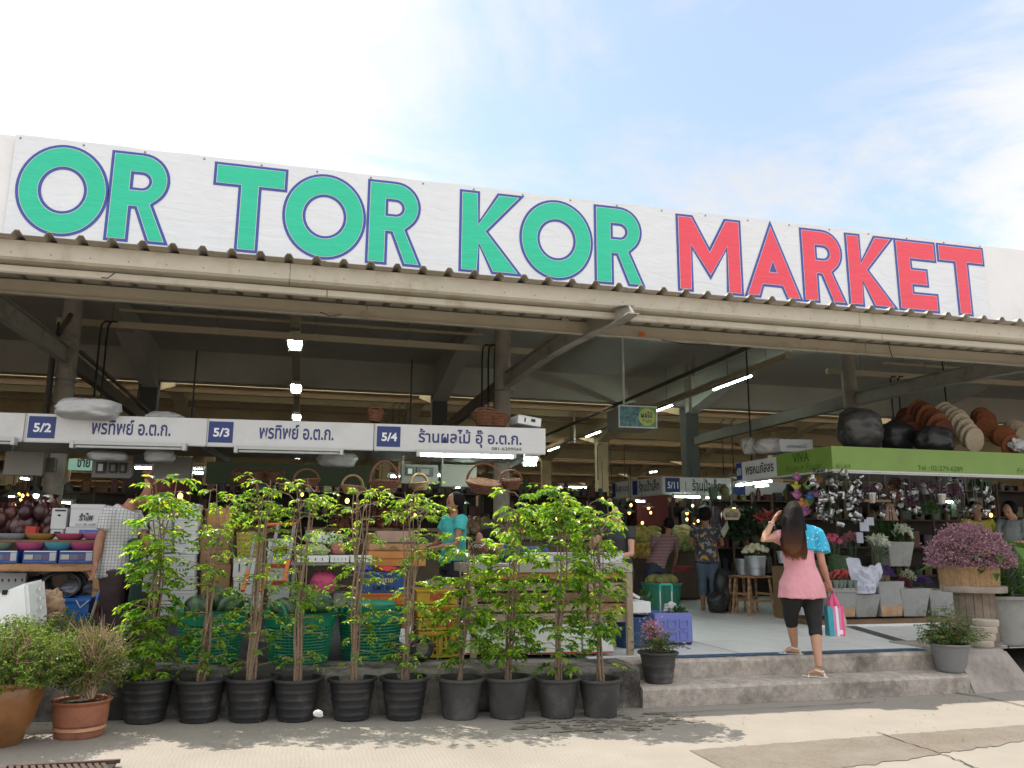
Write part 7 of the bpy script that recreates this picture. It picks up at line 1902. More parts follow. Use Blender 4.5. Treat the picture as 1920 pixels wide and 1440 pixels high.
MB().lathe([(.001, 0), (rB*.93, 0), (rB*.98, hB), (rB*.93, hB), (rB*.9, .02)], 40, close=True).build('liner', M_wick, t)  # darker liner puts the shade of the gaps between strands into colour
for i in range(15):
    z = hB*(i+.5)/15
    m = MB().torus((0, 0, 0), rB*(.945+.05*i/15), .0075, 60, 5)
    for j, v in enumerate(m.v): a = math.atan2(v[1], v[0]); k = 1+.012*math.sin(a*26+PI*i); m.v[j] = (v[0]*k, v[1]*k, v[2]+.002*math.sin(a*13+i))
    m.build('woven_strand', M_basket, t, loc=(0, 0, z))
tuft('dried_flowers', 'great dome of dusty pink and purple dried statice in the straw basket', (sx-.03, sy-.02, bz+hB*1.0), 76*s2, 70*s2, 66*s2, 5200, .021, M_dome, seed=12, stems=60, stem_to=-hB*.7, petals=4, shell=.80, low=.03)
# cement discs beside the spool
for i in range(4):
    c = Y(1848-i*0-(3-i)*3.2+2, 1225-i*12.2, 7.45)
    one('cement_disc', MB().lathe([(.001, 0), (.118, 0), (.124, .008), (.128, .06), (.122, .068), (.001, .068)], 30), M_ring, 'pale cement disc, %s of the stack leaning on the spool' % ('lowest', 'second from below', 'third from below', 'topmost')[i], 'disc', (c.x, 7.45, FL+.03+i*.069), group='pale cement discs')
# big pot at the right edge
q = Z(1912, 1214, FL); s2 = mpp(q)
t = thing('potted_plant', 'large leaved plant in a big pale cement pot at the right edge', 'potted plant', (q.x+.12, q.y+.3, FL))
pot(t, 55*s2, 36*s2, 92*s2, M_planter, .9, 0)
r = random.Random(6); m = MB(); st = MB()
for i in range(90):
    a = r.uniform(0, 6.28); e = r.uniform(.5, 1.4); L = r.uniform(.2, .75); b_ = V((0, 0, 92*s2*.85)); d = V((math.cos(a)*math.cos(e), math.sin(a)*math.cos(e), math.sin(e))); tip = b_+d*L
    st.tube([b_, b_+d*L*.6+V((0, 0, .05)), tip], .006, 4); m.leaf(tip, (d.x, d.y, -.1+r.uniform(-.3, .3)), (0, 0, 1), r.uniform(.12, .24), r.uniform(.07, .14), droop=.3)
o = st.build('stems', M_stem, t); o['kind'] = 'stuff'
o = m.build('leaves', mk('broad_leaf', (.06, .13, .025), .4, island=[(.04, .10, .02), (.09, .19, .03), (.12, .24, .04)], trans=.3), t, smooth=0); o['kind'] = 'stuff'
# bush in a grey bucket on the steps
q = Z(1772, 1256, .175); s2 = mpp(q)
t = thing('potted_bush', 'loose green bush with yellow dots in a grey plastic pot on the lower step', 'potted plant', (q.x, 7.215, .175))
M_greyp = mk('pot_grey', (.19, .19, .195), .5, .06, 5)
pot(t, 33*s2, 24*s2, 50*s2, M_greyp, .85, 0)
M_bushl = mk('bush_leaf', (.06, .12, .03), .5, island=[(.04, .09, .02), (.07, .15, .03), (.11, .20, .04), (.22, .24, .04)], trans=.3)
r = random.Random(9); lf = MB(); tw = MB()
for i in range(120):
    a = r.uniform(0, 6.28); L = r.uniform(.16, .40); e = r.uniform(.2, 1.3); d = V((math.cos(a)*math.cos(e), math.sin(a)*math.cos(e)*.8, math.sin(e))); b_ = V((0, 0, 50*s2*.85))
    p1 = b_+d*L; tw.tube([b_, b_+d*L*.5+V((0, 0, .04)), p1], [.006, .004, .0015], 4)
    for k in range(3): spray(lf, None, b_+d*L*(.55+.2*k), r.uniform(0, 6.28), .11, 4, r.uniform(.2, 1.0), .034, .015, 0, r)
for (dx, dz, n) in ((-.03, .58, 9), (.10, .62, 7), (-.22, .30, 7), (.32, .35, 6)):
    tw.tube([(0, 0, .24), (dx*.5, 0, dz*.6), (dx, -.02, dz)], [.005, .003, .0015], 4)
    for k in range(n): spray(lf, None, V((dx+r.uniform(-.08, .08), r.uniform(-.08, .08), dz+r.uniform(-.08, .06))), r.uniform(0, 6.28), .1, 4, .6, .028, .011, 0, r)
o = tw.build('twigs', M_bark, t); o['kind'] = 'stuff'
o = lf.build('foliage', M_bushl, t, smooth=0); o['kind'] = 'stuff'
# pink flowered plant by the kerb end
t = thing('potted_flower', 'small plant with pale pink blossom in a black pot on the lower step', 'potted plant', (3.235, 7.225, .175))
pot(t, .165, .125, .27, M_potg, .86, 3)
r = random.Random(10); lf = MB(); tw = MB(); bl = MB()
for i in range(60):
    a = r.uniform(0, 6.28); L = r.uniform(.15, .36); e = r.uniform(.3, 1.35); d = V((math.cos(a)*math.cos(e), math.sin(a)*math.cos(e)*.8, math.sin(e))); b_ = V((0, 0, .23)); p1 = b_+d*L
    tw.tube([b_, b_+d*L*.5+V((0, 0, .03)), p1], [.004, .003, .0012], 4)
    for k in range(2): spray(lf, None, b_+d*L*(.5+.3*k), r.uniform(0, 6.28), .09, 4, r.uniform(.2, 1.0), .03, .012, 0, r)
for i in range(380):
    p = V((-.05+r.gauss(0, .04), r.gauss(0, .04), .46+r.gauss(0, .045))); bl.leaf(p, (r.uniform(-1, 1), r.uniform(-1, 1), r.uniform(-.4, 1)), (r.uniform(-1, 1), r.uniform(-1, 1), 0), .022, .016)
for nm, mm, mt in (('twigs', tw, M_bark), ('foliage', lf, M_bushl), ('blossoms', bl, mk('blossom_pink', (.55, .30, .36), .7, island=[(.62, .42, .46), (.55, .25, .33), (.45, .12, .2)], trans=.2))):
    o = mm.build(nm, mt, t, smooth=0); o['kind'] = 'stuff'
# folding trolley crate with pull handle
q = Z(1266, 1211, FL); s2 = mpp(q); w_, h_, dp = 74*s2, 60*s2, .34
t = thing('trolley_crate', 'lilac blue folding crate on wheels with teal pull handle', 'trolley', (q.x, q.y+.17, FL), -.06)
M_lil = mk('plastic_lilac', (.16, .19, .50), .42, .06, 5); M_tealp = mk('plastic_teal', (.02, .30, .24), .4)
MB().b2((-w_/2, -dp/2, .035), (w_/2, -dp/2+.012, h_)).build('side', M_lil, t, bev=.003); MB().b2((-w_/2, dp/2-.012, .035), (w_/2, dp/2, h_)).build('side', M_lil, t, bev=.003)
for s_ in (-1, 1): MB().b2((s_*w_/2-.006, -dp/2+.013, .035), (s_*w_/2+.006, dp/2-.013, h_)).build('end', M_lil, t, smooth=0)
MB().b2((-w_/2+.01, -dp/2+.013, .04), (w_/2-.01, dp/2-.013, .055)).build('base', M_lil, t, smooth=0)
for r_ in range(2):
    for c_ in range(3):
        x0 = -w_/2+.012+c_*(w_-.024)/3; z0 = .06+r_*(h_-.10)/2
        m = MB(); pw, ph = (w_-.024)/3-.03, (h_-.10)/2-.03; y_ = -dp/2-.001
        for (aa, bb) in (((x0, z0), (x0+pw, z0+.012)), ((x0, z0+ph-.012), (x0+pw, z0+ph)), ((x0, z0+.0125), (x0+.012, z0+ph-.0125)), ((x0+pw-.012, z0+.0125), (x0+pw, z0+ph-.0125))):
            m.b2((aa[0], y_-.012, aa[1]), (bb[0], y_, bb[1]))
        m.build('rib', M_lil, t, smooth=0)
for s_ in (-1, 1): MB().lathe([(.001, -.015), (.032, -.015), (.034, 0), (.032, .015), (.001, .015)], 16, M=Matrix.Translation((w_/2-.03, s_*dp*.4, .034)) @ Matrix.Rotation(PI/2, 4, 'X')).build('wheel', M_black, t)
MB().b2((w_/2+.007, -.09, h_*.5), (w_/2+.02, -.03, h_*.66)).build('clip', M_tealp, t)
za = Y(1265, 1096, q.y+.3).z-FL; xa = -w_*.06
for s_ in (0, 1): MB().tube([(xa+s_*24*s2, dp/2-.03, h_*.5), (xa+s_*24*s2, dp/2-.03, za-.05)], .0085, 8).build('handle_tube', M_house, t)
MB().tube([(xa, dp/2-.03, za-.07), (xa, dp/2-.03, za-.01), (xa+.012, dp/2-.03, za), (xa+24*s2-.012, dp/2-.03, za), (xa+24*s2, dp/2-.03, za-.01), (xa+24*s2, dp/2-.03, za-.07)], .014, 8).build('handle', M_tealp, t)
bag(1258, 1140, 30, 20, q.y+.15, 'pale plastic bag with herbs on the lilac trolley crate', M_bag_white, 31, amp=.3)
tuft('herb_bunch', 'green herbs sticking out of the lilac trolley crate', (q.x+.08, q.y+.12, FL+h_), .12, .1, .06, 110, .03, M_lf2, 'herbs', 33)
# blue tub and foam box left of it
bz_ = Z(1200, 1218, FL); s2 = mpp(bz_)
t = thing('blue_tub', 'dark blue plastic tub behind the pink flowered plant', 'tub', (bz_.x, bz_.y+.22, FL))
MB().lathe([(.001, 0), (.17, 0), (.20, .30), (.215, .30), (.215, .32), (.195, .32), (.165, .02)], 28, close=True).build('wall', mk('tub_blue', (.012, .05, .15), .45), t); MB().torus((0, 0, .16), .187, .006, 28, 5).build('hoop', M_blue, t)
carton(1168, 1220, 1128, 1150, bz_.y+.02, 'white foam box on the blue tub behind the pink flowered plant', M_foam, .38, 0, hole=None, lid=False, nm='foam_box')
a = Y(1162, 1110, bz_.y+.1); m = MB(); m.box((0, 0, 0), (.30, .36, .025), ry=.5); one('foam_slab', m, M_foam, 'white foam lid leaning on the foam box', 'foam', (a.x+.08, bz_.y+.25, a.z+.01))
tuft('leafy_greens', 'yellow green leaf sprigs behind the white foam box', Y(1210, 1125, bz_.y+.5), .10, .08, .1, 26, .07, M_lf2, 'greens', 35, petals=1)
# green tub of fruit with red basin
q = Z(1258, 1164, FL); s2 = mpp(q); rg = 38*s2
t = thing('fruit_tub', 'tall dark green plastic tub of fruit in front of the striped woman', 'tub', (q.x, q.y+rg, FL))
hg = Y(1258, 1092, q.y+rg).z-FL
MB().lathe([(.001, 0), (rg*.78, 0), (rg*.97, hg*.93), (rg*1.04, hg*.94), (rg*1.04, hg), (rg*.94, hg), (rg*.9, hg*.7)], 32, close=True).build('wall', M_greenk, t)
m = MB()
for i in range(24): a = 2*PI*i/24; m.tube([(rg*.79*math.cos(a), rg*.79*math.sin(a), .03), (rg*.975*math.cos(a), rg*.975*math.sin(a), hg*.92)], .006, 4)
o = m.build('rib', M_greenk, t); o['kind'] = 'stuff'
M_redd = mk('basin_red', (.20, .02, .018), .5, .1, 5)
M_dur = mk('durian_skin', (.13, .12, .03), .7, .25, 20, bump=1.0, bs=40)
for i in range(5):
    a = i*1.26; one('durian', MB().ell((0, 0, 0), (.12, .11, .10), 16, 10), M_dur, 'spiky green fruit, %s in the green tub' % ('front right', 'back right', 'back left', 'front left', 'centre')[i], 'fruit', (q.x+rg*.45*math.cos(a-.6), q.y+rg+rg*.45*math.sin(a-.6), FL+hg+.02), group='fruit in the green tub')
c = Y(1290, 1066, 12.4); one('red_basin', MB().lathe([(.001, 0), (.10, .0), (.17, .07), (.175, .075), (.16, .07), (.09, .012)], 26, close=True), M_redd, 'red plastic basin held over the green tub', 'basin', (c.x-.05, 12.5, c.z-.04))

# ------------------------------------------------------------------ tins and dried flowers hung under the green fascia
can_m = MB().lathe([(.001, 0), (.034, 0), (.036, .004), (.036, .03), (.0375, .032), (.036, .034), (.036, .085), (.038, .09), (.034, .09), (.033, .02), (.001, .015)], 14).mesh('tin_can', M_tin)
def tins(n, x0, x1, y0, y1, y, label, group, seed, sc=(.8, 1.7), cord=True):
    r = random.Random(seed)
    for i in range(n):
        p = Y(r.uniform(x0, x1), r.uniform(y0, y1), y + r.uniform(-.18, .25)); o = link('tin_can', can_m, None, p)
        o.rotation_euler = (r.uniform(.2, 2.6), r.uniform(-.6, .6), r.uniform(0, 6)); s_ = r.uniform(*sc); o.scale = (s_, s_, s_*r.uniform(.9, 1.3)); tag(o, label, 'tin can', group)
tins(72, 1526, 1614, 884, 982, 9.95, 'shiny tin can hanging in the thick cluster at the corner of the flower shop', 'tin cans in the corner cluster', 1, (.5, 1.15))
tins(22, 1640, 1720, 900, 965, 10.2, 'shiny tin can hanging behind the dried flowers of the shop', 'tin cans behind the dried flowers', 2, (.6, 1.2))
tins(36, 1720, 1860, 898, 960, 10.4, 'shiny tin can hanging at the right of the flower shop', 'tin cans at the right of the shop', 3, (.6, 1.2))
m = MB(); r = random.Random(8)
for i in range(60):
    p = Y(r.uniform(1535, 1860), r.uniform(900, 970), 10.0+r.uniform(-.1, .3)); m.tube([p, V((p.x+r.uniform(-.02, .02), p.y, zg0-.03))], .002, 3)
o = m.build('hanging_strings', M_steel); o['kind'] = 'stuff'; tag(o, 'thin strings on which the tin cans hang', 'string')
def hang_pot(px, py, label, mat, fl, y=10.1, k=1.0, seed=1):
    c = Y(px, py, y); t = thing('hanging_pot', label, 'pot', c)
    MB().lathe([(.001, -.12*k), (.055*k, -.12*k), (.075*k, 0), (.08*k, .0), (.08*k, .012), (.07*k, .01), (.05*k, -.1*k)], 18, close=True).build('pot', mat, t)
    r = random.Random(seed); m = MB()
    for i in range(160):
        d = V((r.gauss(0, 1), r.gauss(0, 1), abs(r.gauss(0, 1))*.8)).normalized()*r.uniform(.06, .15)*k; m.leaf(d+V((0, 0, .01)), (d.x, d.y, d.z+r.uniform(-.1, .1)), (r.uniform(-1, 1), 0, 1), .03, .02)
    o = m.build('blossoms', fl, t, smooth=0); o['kind'] = 'stuff'
    MB().tube([(0, 0, 0), (0, 0, zg0-.03-c.z)], .003, 4).build('string', M_steel, t)
M_dry = mk('dried_purple', (.11, .045, .09), .8, island=[(.08, .03, .07), (.15, .06, .11), (.17, .09, .1)]); M_dryb = mk('dried_brown', (.17, .085, .05), .8, island=[(.12, .05, .03), (.22, .12, .07), (.16, .06, .05)])
hang_pot(1632, 926, 'bright tin pot of dried purple flowers on the shelf left', M_tin, M_dry, 10.1, 1.1, 1); hang_pot(1763, 928, 'striped bright tin pot of dried flowers hanging right', M_tin, M_dry, 10.1, 1.1, 2)
hang_pot(1712, 922, 'dim pot of dried purple flowers between two bright pots', M_galv, M_dry, 10.4, 1.0, 3); hang_pot(1735, 915, 'small dim pot of dried flowers near the fascia', M_galv, M_dry, 10.7, .8, 4)
tuft('dried_bunch', 'brown dried flower bunch hanging in the middle of the shop', Y(1672, 935, 10.2), .14, .1, .17, 300, .03, M_dryb, 'dried flowers', 41); tuft('dried_bunch', 'dim brown dried bunch near the fascia', Y(1680, 908, 10.5), .1, .1, .1, 200, .03, M_dryb, 'dried flowers', 42)
for i, (px, py, sz, mt, lab) in enumerate(((1600, 930, .13, M_dry, 'dusky purple dried bunch half hidden by the tin cluster'), (1700, 945, .12, M_dry, 'dusky purple dried bunch right of the pale stalks'), (1790, 925, .13, M_dry, 'dusky purple dried bunch right of the striped tin pot'), (1830, 912, .1, M_lf2, 'dim green bunch hanging near the right end'), (1560, 965, .12, M_lf2, 'dim green bunch hanging below the toys'), (1745, 960, .14, M_lf2, 'dim green leaves behind the lily planter'))):
    tuft('dried_bunch', lab, Y(px, py, 10.35), sz, .1, sz*1.1, 240, .03, mt, 'dried flowers', 60+i)
t = thing('dried_stalks', 'pale dried stalks hanging below the brown bunch', 'dried flowers', Y(1670, 960, 10.15)); m = MB(); r = random.Random(5)
for i in range(30): x = r.uniform(-.1, .1); m.tube([(x*.5, r.uniform(-.03, .03), .12), (x, r.uniform(-.05, .05), -.12)], .005, 4)
o = m.build('stalks', mk('stalk_pale', (.34, .22, .17), .8, .3, 20), t); o['kind'] = 'stuff'
a, b = rect(1612, 1662, 938, 941, 10.15); one('shelf_board', MB().b2((a.x, 10.05, a.z), (b.x, 10.3, b.z)), M_woodd, 'small hanging shelf under the bright tin pot', 'shelf')
for i in range(5):
    c = Y(1617+i*9, 938, 10.15); o = link('glass_jar', can_m, None, c); o.scale = (.6, .6, .8); tag(o, 'tiny tin on the hanging shelf, %s from the left' % ('first', 'second', 'third', 'fourth', 'fifth')[i], 'tin can', 'tiny tins on the hanging shelf')
M_note = mk('notice_paper', (.36, .37, .42), .8, .08, 6)
for i, (x0, x1, y0, y1, ya, lab) in enumerate(((1613, 1628, 974, 996, 9.9, 'pale blank paper notice hung left of the lilies'), (1626, 1638, 970, 985, 10.05, 'grey paper notice behind the pale one'), (1607, 1618, 998, 1018, 10.3, 'white price card above the carnations'))):
    a, b = rect(x0, x1, y0, y1, ya); m = MB(); m.b2((a.x, ya, a.z), (b.x, ya+.004, b.z)); one('paper_notice', m, M_note, lab, 'notice', smooth=0)
# coloured hanging toys
cols = [(.45, .40, .05), (.30, .10, .22), (.05, .14, .35), (.10, .25, .06), (.35, .12, .25), (.5, .2, .05)]
r = random.Random(12); M_toys = [mk('toy_%s' % n, c, .4, .1, 6) for n, c in zip(('yellow', 'mauve', 'blue', 'green', 'pink', 'orange'), cols)]
cn = ('yellow', 'mauve', 'blue', 'green', 'pink', 'orange')
for i in range(24):
    p = Y(r.uniform(1487, 1540), r.uniform(895, 975), 10.6+r.uniform(-.2, .2)); k = i % 6
    m = MB(); m.ell((0, 0, 0), (.05, .03, .045), 10, 7); m.ell((0, -.005, .06), (.032, .025, .03), 8, 6)
    for s_ in (-1, 1): m.leaf((s_*.03, 0, .01), (s_, 0, .5), (0, -1, 0), .06, .05)
    one('hanging_toy', m, M_toys[k], '%s little figure hanging in the bright string left of the tins' % cn[k], 'toy', p, group='%s toys on the hanging strings' % cn[k])
# paddle and diamond signs
p = Y(1372, 964, 12.3); s2 = mpp(p); t = thing('paddle_sign', 'cream six sided hanging board with brown scrawl', 'sign', p)
w_, h_ = 19*s2, 10.5*s2; MB().poly([[(-w_, 0), (-w_*.7, -h_), (w_*.72, -h_), (w_, 0), (w_*.72, h_), (-w_*.7, h_)]], .015).build('board', mk('sign_cream', (.48, .40, .26), .7), t, smooth=0)
lettering(t, 'ผลไม้สด', -w_*.7, w_*.7, -h_*.6, h_*.7, -.003, M_pipe, .03); MB().tube([(0, 0, h_), (0, 0, .7)], .003, 4).build('string', M_steel, t)
p = Y(1359, 992, 12.3); t = thing('diamond_sign', 'small white diamond shaped hanging card', 'sign', p); MB().poly([[(-.08, -.03), (-.02, -.14), (.075, .02), (.05, .13)]], .01).build('card', mk('card_dim', (.30, .29, .24), .7), t, smooth=0); MB().tube([(.05, 0, .13), (.05, 0, .4)], .003, 4).build('string', M_steel, t)
tuft('heliconia', 'red spiky flowers left of the raised hand of the woman', Y(1436, 975, 11.6), .10, .08, .12, 24, .12, mk('heliconia_red', (.24, .02, .012), .5), 'flowers', 51, petals=1, stems=8)
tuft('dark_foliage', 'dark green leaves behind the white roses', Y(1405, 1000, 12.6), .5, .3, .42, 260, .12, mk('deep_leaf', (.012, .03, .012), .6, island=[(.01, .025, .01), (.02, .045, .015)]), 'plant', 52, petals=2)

# ------------------------------------------------------------------ goods stored on top of the green canopy
M_sack = glassy('smoke_sack', (.055, .052, .048), .92, .3)
bag(1612, 806, 92, 82, 10.7, 'big smoky grey plastic sack on the corner of the green canopy', mk('sack_smoke', (.05, .048, .044), .35, .35, 8, bump=.5, bs=12), 61, amp=.08)
bag(1682, 818, 66, 62, 10.9, 'black plastic sack on the green canopy beside the smoky one', M_black, 62, amp=.1); bag(1752, 826, 78, 58, 10.5, 'long black plastic sack in front of the red disc bundle', M_black, 63, amp=.1)
def disc_bundle(p0, p1, n, rpx, y, label, mats, thick=.05, seed=1):
    r = random.Random(seed); a, b = Y(p0[0], p0[1], y+.5), Y(p1[0], p1[1], y); ax = (b-a).normalized(); R = rpx*mpp(b)
    t = thing('disc_bundle', label, 'bundle', a)
    prof = [(.001, -thick/2), (R*.8, -thick/2), (R*.97, -thick*.32), (R, 0), (R*.97, thick*.32), (R*.8, thick/2), (R*.35, thick*.44), (.001, thick/2)]
    me = []
    for mt in mats:
        m = MB().lathe(prof, 26)
        for i, v in enumerate(m.v): k = 1+.03*noise.noise(V(v)*14); m.v[i] = (v[0]*k, v[1]*k, v[2]*k)
        me.append(m.mesh('disc', mt))
    for i in range(n):
        f = i/(n-1); o = link('disc', me[i % len(me)], t, (b-a)*f + V((r.uniform(-.02, .02), 0, .06*math.sin(f*PI)+r.uniform(-.01, .01))))
        q = (V((ax.x*.5, -.75, ax.z*.6+.15))+V((r.uniform(-.15, .15), 0, r.uniform(-.15, .15)))).to_track_quat('Z', 'Y'); o.rotation_mode = 'QUATERNION'; o.rotation_quaternion = q
    return t
M_coir = mk('coir_brown', (.20, .065, .022), .95, .3, 40, bump=1.0, bs=50); M_coird = mk('coir_dark', (.11, .03, .015), .95, .3, 40, bump=1.0, bs=50); M_coirw = mk('coir_pale', (.40, .33, .23), .95, .15, 40, bump=1.0, bs=50)
disc_bundle((1722, 775), (1768, 812), 6, 27, 10.5, 'slanting bundle of dark red brown fibre discs on the green canopy', [M_coir, M_coird], seed=1)
disc_bundle((1700, 785), (1712, 812), 4, 22, 10.8, 'short bundle of red fibre discs at the left of the pile', [M_coird], seed=2)
disc_bundle((1770, 776), (1826, 826), 8, 24, 10.35, 'long slanting bundle of pale fibre discs on the green canopy', [M_coirw], seed=3)
disc_bundle((1840, 782), (1852, 800), 4, 20, 10.9, 'orange brown fibre discs right of the pale bundle', [M_coir], seed=4)
disc_bundle((1872, 818), (1895, 836), 3, 21, 10.4, 'orange brown fibre discs lying low at right', [M_coir], seed=5)
disc_bundle((1895, 805), (1920, 815), 4, 17, 10.8, 'small pale fibre discs near the right edge', [M_coirw], seed=6)
bag(1908, 836, 30, 26, 10.3, 'pale string bag at the right end of the green canopy', M_bag_white, 66, amp=.3)
# boxes over the white Thai sign
bag(1406, 838, 34, 34, 12.0, 'clear bag of cups on the white Thai sign', mk('cup_bag', (.33, .33, .30), .3, .2, 14, bump=.5, bs=30), 67)
bag(1448, 838, 70, 34, 11.8, 'white bag with red print above the white Thai sign', mk('bag_redprint', (.50, .46, .44), .5, .1, 8, stain=(.4, .06, .12), stain_s=8, stain_t=(.58, .62)), 68, amp=.08)
carton(1470, 1524, 825, 846, 11.4, 'pale flat carton with dark lettering on the green canopy corner', M_carton, .35, -.2, hole=None, lid=False, texts=[('กล่องผลไม้', -.3, .3, .3, .65, M_inkd, .0)])
# ------------------------------------------------------------------ stalls further in
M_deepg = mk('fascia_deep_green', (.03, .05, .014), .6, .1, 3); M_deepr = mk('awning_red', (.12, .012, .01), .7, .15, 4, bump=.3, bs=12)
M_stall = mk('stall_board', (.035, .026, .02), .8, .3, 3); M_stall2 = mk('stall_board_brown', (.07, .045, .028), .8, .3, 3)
def panel(x0, x1, y0, y1, y, dep, label, mat, cat, nm):
    a, b = rect(x0, x1, y0, y1, y); m = MB(); m.b2((a.x, y, a.z), (b.x, y+dep, b.z)); return one(nm, m, mat, label, cat, smooth=0)
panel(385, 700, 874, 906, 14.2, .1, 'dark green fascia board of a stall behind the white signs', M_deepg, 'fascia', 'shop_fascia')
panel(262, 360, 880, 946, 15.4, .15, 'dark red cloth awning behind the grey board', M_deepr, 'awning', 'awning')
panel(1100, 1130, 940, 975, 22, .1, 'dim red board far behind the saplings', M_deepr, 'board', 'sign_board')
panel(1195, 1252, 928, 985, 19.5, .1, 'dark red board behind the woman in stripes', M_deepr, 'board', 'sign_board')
p = Y(127, 881, 13.5); q = Y(172, 861, 13.5)
t = thing('lit_sign', 'pale green sign with Thai letters behind the left column', 'sign', (p.x, 13.5, p.z)); w_, h_ = q.x-p.x, q.z-p.z
MB().b2((0, 0, 0), (w_, .05, h_)).build('board', mk('sign_mint', (.22, .42, .33), .5, emit=.25), t, smooth=0); lettering(t, 'ขาย', w_*.38, w_*.95, h_*.25, h_*1.0, -.004, M_inkd, .03)
def mound(label, px0, px1, pyt, pyb, y, cols, r_, n, seed, nm='fruit_heap', dep=.5, flat=False):
    r = random.Random(seed); m = MB(); mt = mk(nm+'_%d' % seed, cols[0], .5, island=cols)
    for i in range(n):
        u = r.random(); px = px0+(px1-px0)*u; f = r.random(); py = pyb-(pyb-pyt)*f; c = Y(px, py, y+dep*f*.9+r.uniform(-.04, .04))
        rr = r_*r.uniform(.8, 1.15); m.ell(c, (rr*(1.0 if not flat else 1.7), rr, rr), 8, 6)
    o = m.build(nm, mt); o['kind'] = 'stuff'; return tag(o, label, 'fruit')
YB_ = [(.30, .26, .05), (.22, .22, .04), (.36, .28, .04), (.16, .18, .04)]
mound('heap of yellow green bananas on the stall behind the woman in stripes', 1172, 1232, 990, 1014, 15.0, YB_, .07, 90, 1, flat=True); mound('heap of yellow green fruit right of the woman in stripes', 1262, 1304, 990, 1014, 15.0, YB_, .07, 70, 2, flat=True)
mound('low heap of yellow mangoes beside the dark sapling', 1176, 1220, 1022, 1042, 14.0, [(.42, .26, .03), (.5, .34, .05), (.36, .2, .02)], .055, 60, 3)
mound('dim green fruit heap behind the floral blouse', 1262, 1302, 1016, 1030, 14.6, [(.10, .13, .03), (.15, .17, .04)], .06, 40, 4)
mound('red fruit heap behind the middle saplings', 620, 770, 955, 985, 12.6, [(.10, .02, .012), (.16, .04, .02), (.07, .02, .02), (.2, .08, .02)], .07, 130, 5); mound('orange brown fruit heap behind the yellow hamper', 380, 520, 960, 990, 12.2, [(.12, .05, .01), (.2, .10, .02), (.06, .035, .015)], .07, 110, 6)
mound('green fruit heap behind the right saplings', 980, 1160, 985, 1015, 12.6, [(.05, .10, .02), (.09, .15, .02), (.14, .15, .03)], .07, 150, 7); mound('dim fruit heap behind the bending man', 870, 980, 975, 1000, 12.0, [(.16, .06, .02), (.08, .05, .03), (.13, .1, .04)], .07, 80, 8)
mound('dark heap behind the first sapling', 200, 330, 955, 985, 12.6, [(.06, .03, .02), (.1, .04, .03)], .07, 70, 9)
def counter(px0, px1, pyt, y, dep, label, mat, posts=0):
    a = Y(px0, pyt, y); b = Y(px1, pyt, y); z0 = fz(a.x)
    t = thing('stall_counter', label, 'counter', (a.x, y, z0)); w_, h_ = b.x-a.x, a.z-z0
    MB().b2((0, .02, .02), (w_, dep, h_-.05)).build('front', mat, t, smooth=0); MB().b2((-.03, -.03, h_-.05), (w_+.03, dep, h_)).build('top', M_woodd, t, smooth=0)
    n = max(2, int(w_/.6))
    for i in range(n): MB().b2((w_*i/n+.02, 0.002, .06), (w_*(i+1)/n-.02, .019, h_-.09)).build('panel', M_stall2, t, smooth=0)
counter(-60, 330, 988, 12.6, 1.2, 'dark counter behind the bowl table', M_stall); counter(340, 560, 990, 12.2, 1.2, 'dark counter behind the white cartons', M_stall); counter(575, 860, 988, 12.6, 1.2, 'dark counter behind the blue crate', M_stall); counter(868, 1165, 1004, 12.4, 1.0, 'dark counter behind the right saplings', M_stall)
counter(1172, 1310, 1016, 15.0, 1.2, 'dark counter of the banana stall', M_stall)
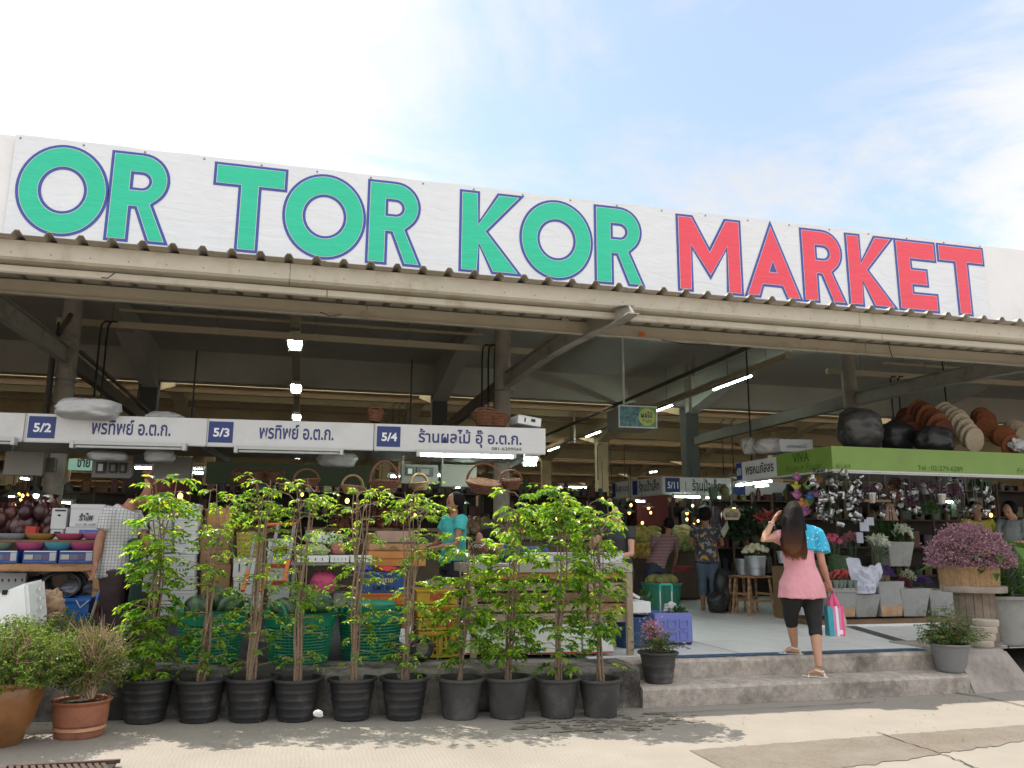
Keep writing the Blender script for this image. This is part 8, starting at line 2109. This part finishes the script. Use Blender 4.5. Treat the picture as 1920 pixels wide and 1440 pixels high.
def backdrop(px0, px1, pyt, y, label, mat=M_stall, n=5, seed=1):
    """closed rear of a stall: framed panels with shelves and goods"""
    a = Y(px0, pyt, y); b = Y(px1, pyt, y); z0 = fz(a.x); r = random.Random(seed)
    t = thing('stall_shelving', label, 'shelving', (a.x, y, z0)); w_, h_ = b.x-a.x, a.z-z0
    MB().b2((0, .4, 0), (w_, .45, h_)).build('back_panel', mat, t, smooth=0)
    for i in range(4): MB().b2((.03, 0, h_*(i+1)/4.3), (w_-.03, .398, h_*(i+1)/4.3+.03)).build('shelf', M_stall2, t, smooth=0)
    for i in range(n+1): MB().b2((w_*i/n-.025, -.02, 0), (w_*i/n+.025, .01, h_)).build('upright', M_stall2, t, smooth=0)
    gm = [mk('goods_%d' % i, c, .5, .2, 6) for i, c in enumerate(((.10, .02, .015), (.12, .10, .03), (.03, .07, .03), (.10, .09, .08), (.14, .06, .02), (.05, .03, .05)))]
    for i in range(4):
        x = .08
        while x < w_-.2:
            ww = r.uniform(.10, .24); hh = r.uniform(.10, h_/4.3*.75)
            m = MB()
            if r.random() < .5: m.lathe([(.001, 0), (ww*.42, 0), (ww*.45, hh*.7), (ww*.2, hh*.9), (ww*.2, hh)], 10)
            else: m.b2((-ww*.45, -ww*.3, 0), (ww*.45, ww*.3, hh))
            m.build('goods', r.choice(gm), t, loc=(x+ww/2, .2, h_*(i+1)/4.3+.031)); x += ww+r.uniform(.01, .12)
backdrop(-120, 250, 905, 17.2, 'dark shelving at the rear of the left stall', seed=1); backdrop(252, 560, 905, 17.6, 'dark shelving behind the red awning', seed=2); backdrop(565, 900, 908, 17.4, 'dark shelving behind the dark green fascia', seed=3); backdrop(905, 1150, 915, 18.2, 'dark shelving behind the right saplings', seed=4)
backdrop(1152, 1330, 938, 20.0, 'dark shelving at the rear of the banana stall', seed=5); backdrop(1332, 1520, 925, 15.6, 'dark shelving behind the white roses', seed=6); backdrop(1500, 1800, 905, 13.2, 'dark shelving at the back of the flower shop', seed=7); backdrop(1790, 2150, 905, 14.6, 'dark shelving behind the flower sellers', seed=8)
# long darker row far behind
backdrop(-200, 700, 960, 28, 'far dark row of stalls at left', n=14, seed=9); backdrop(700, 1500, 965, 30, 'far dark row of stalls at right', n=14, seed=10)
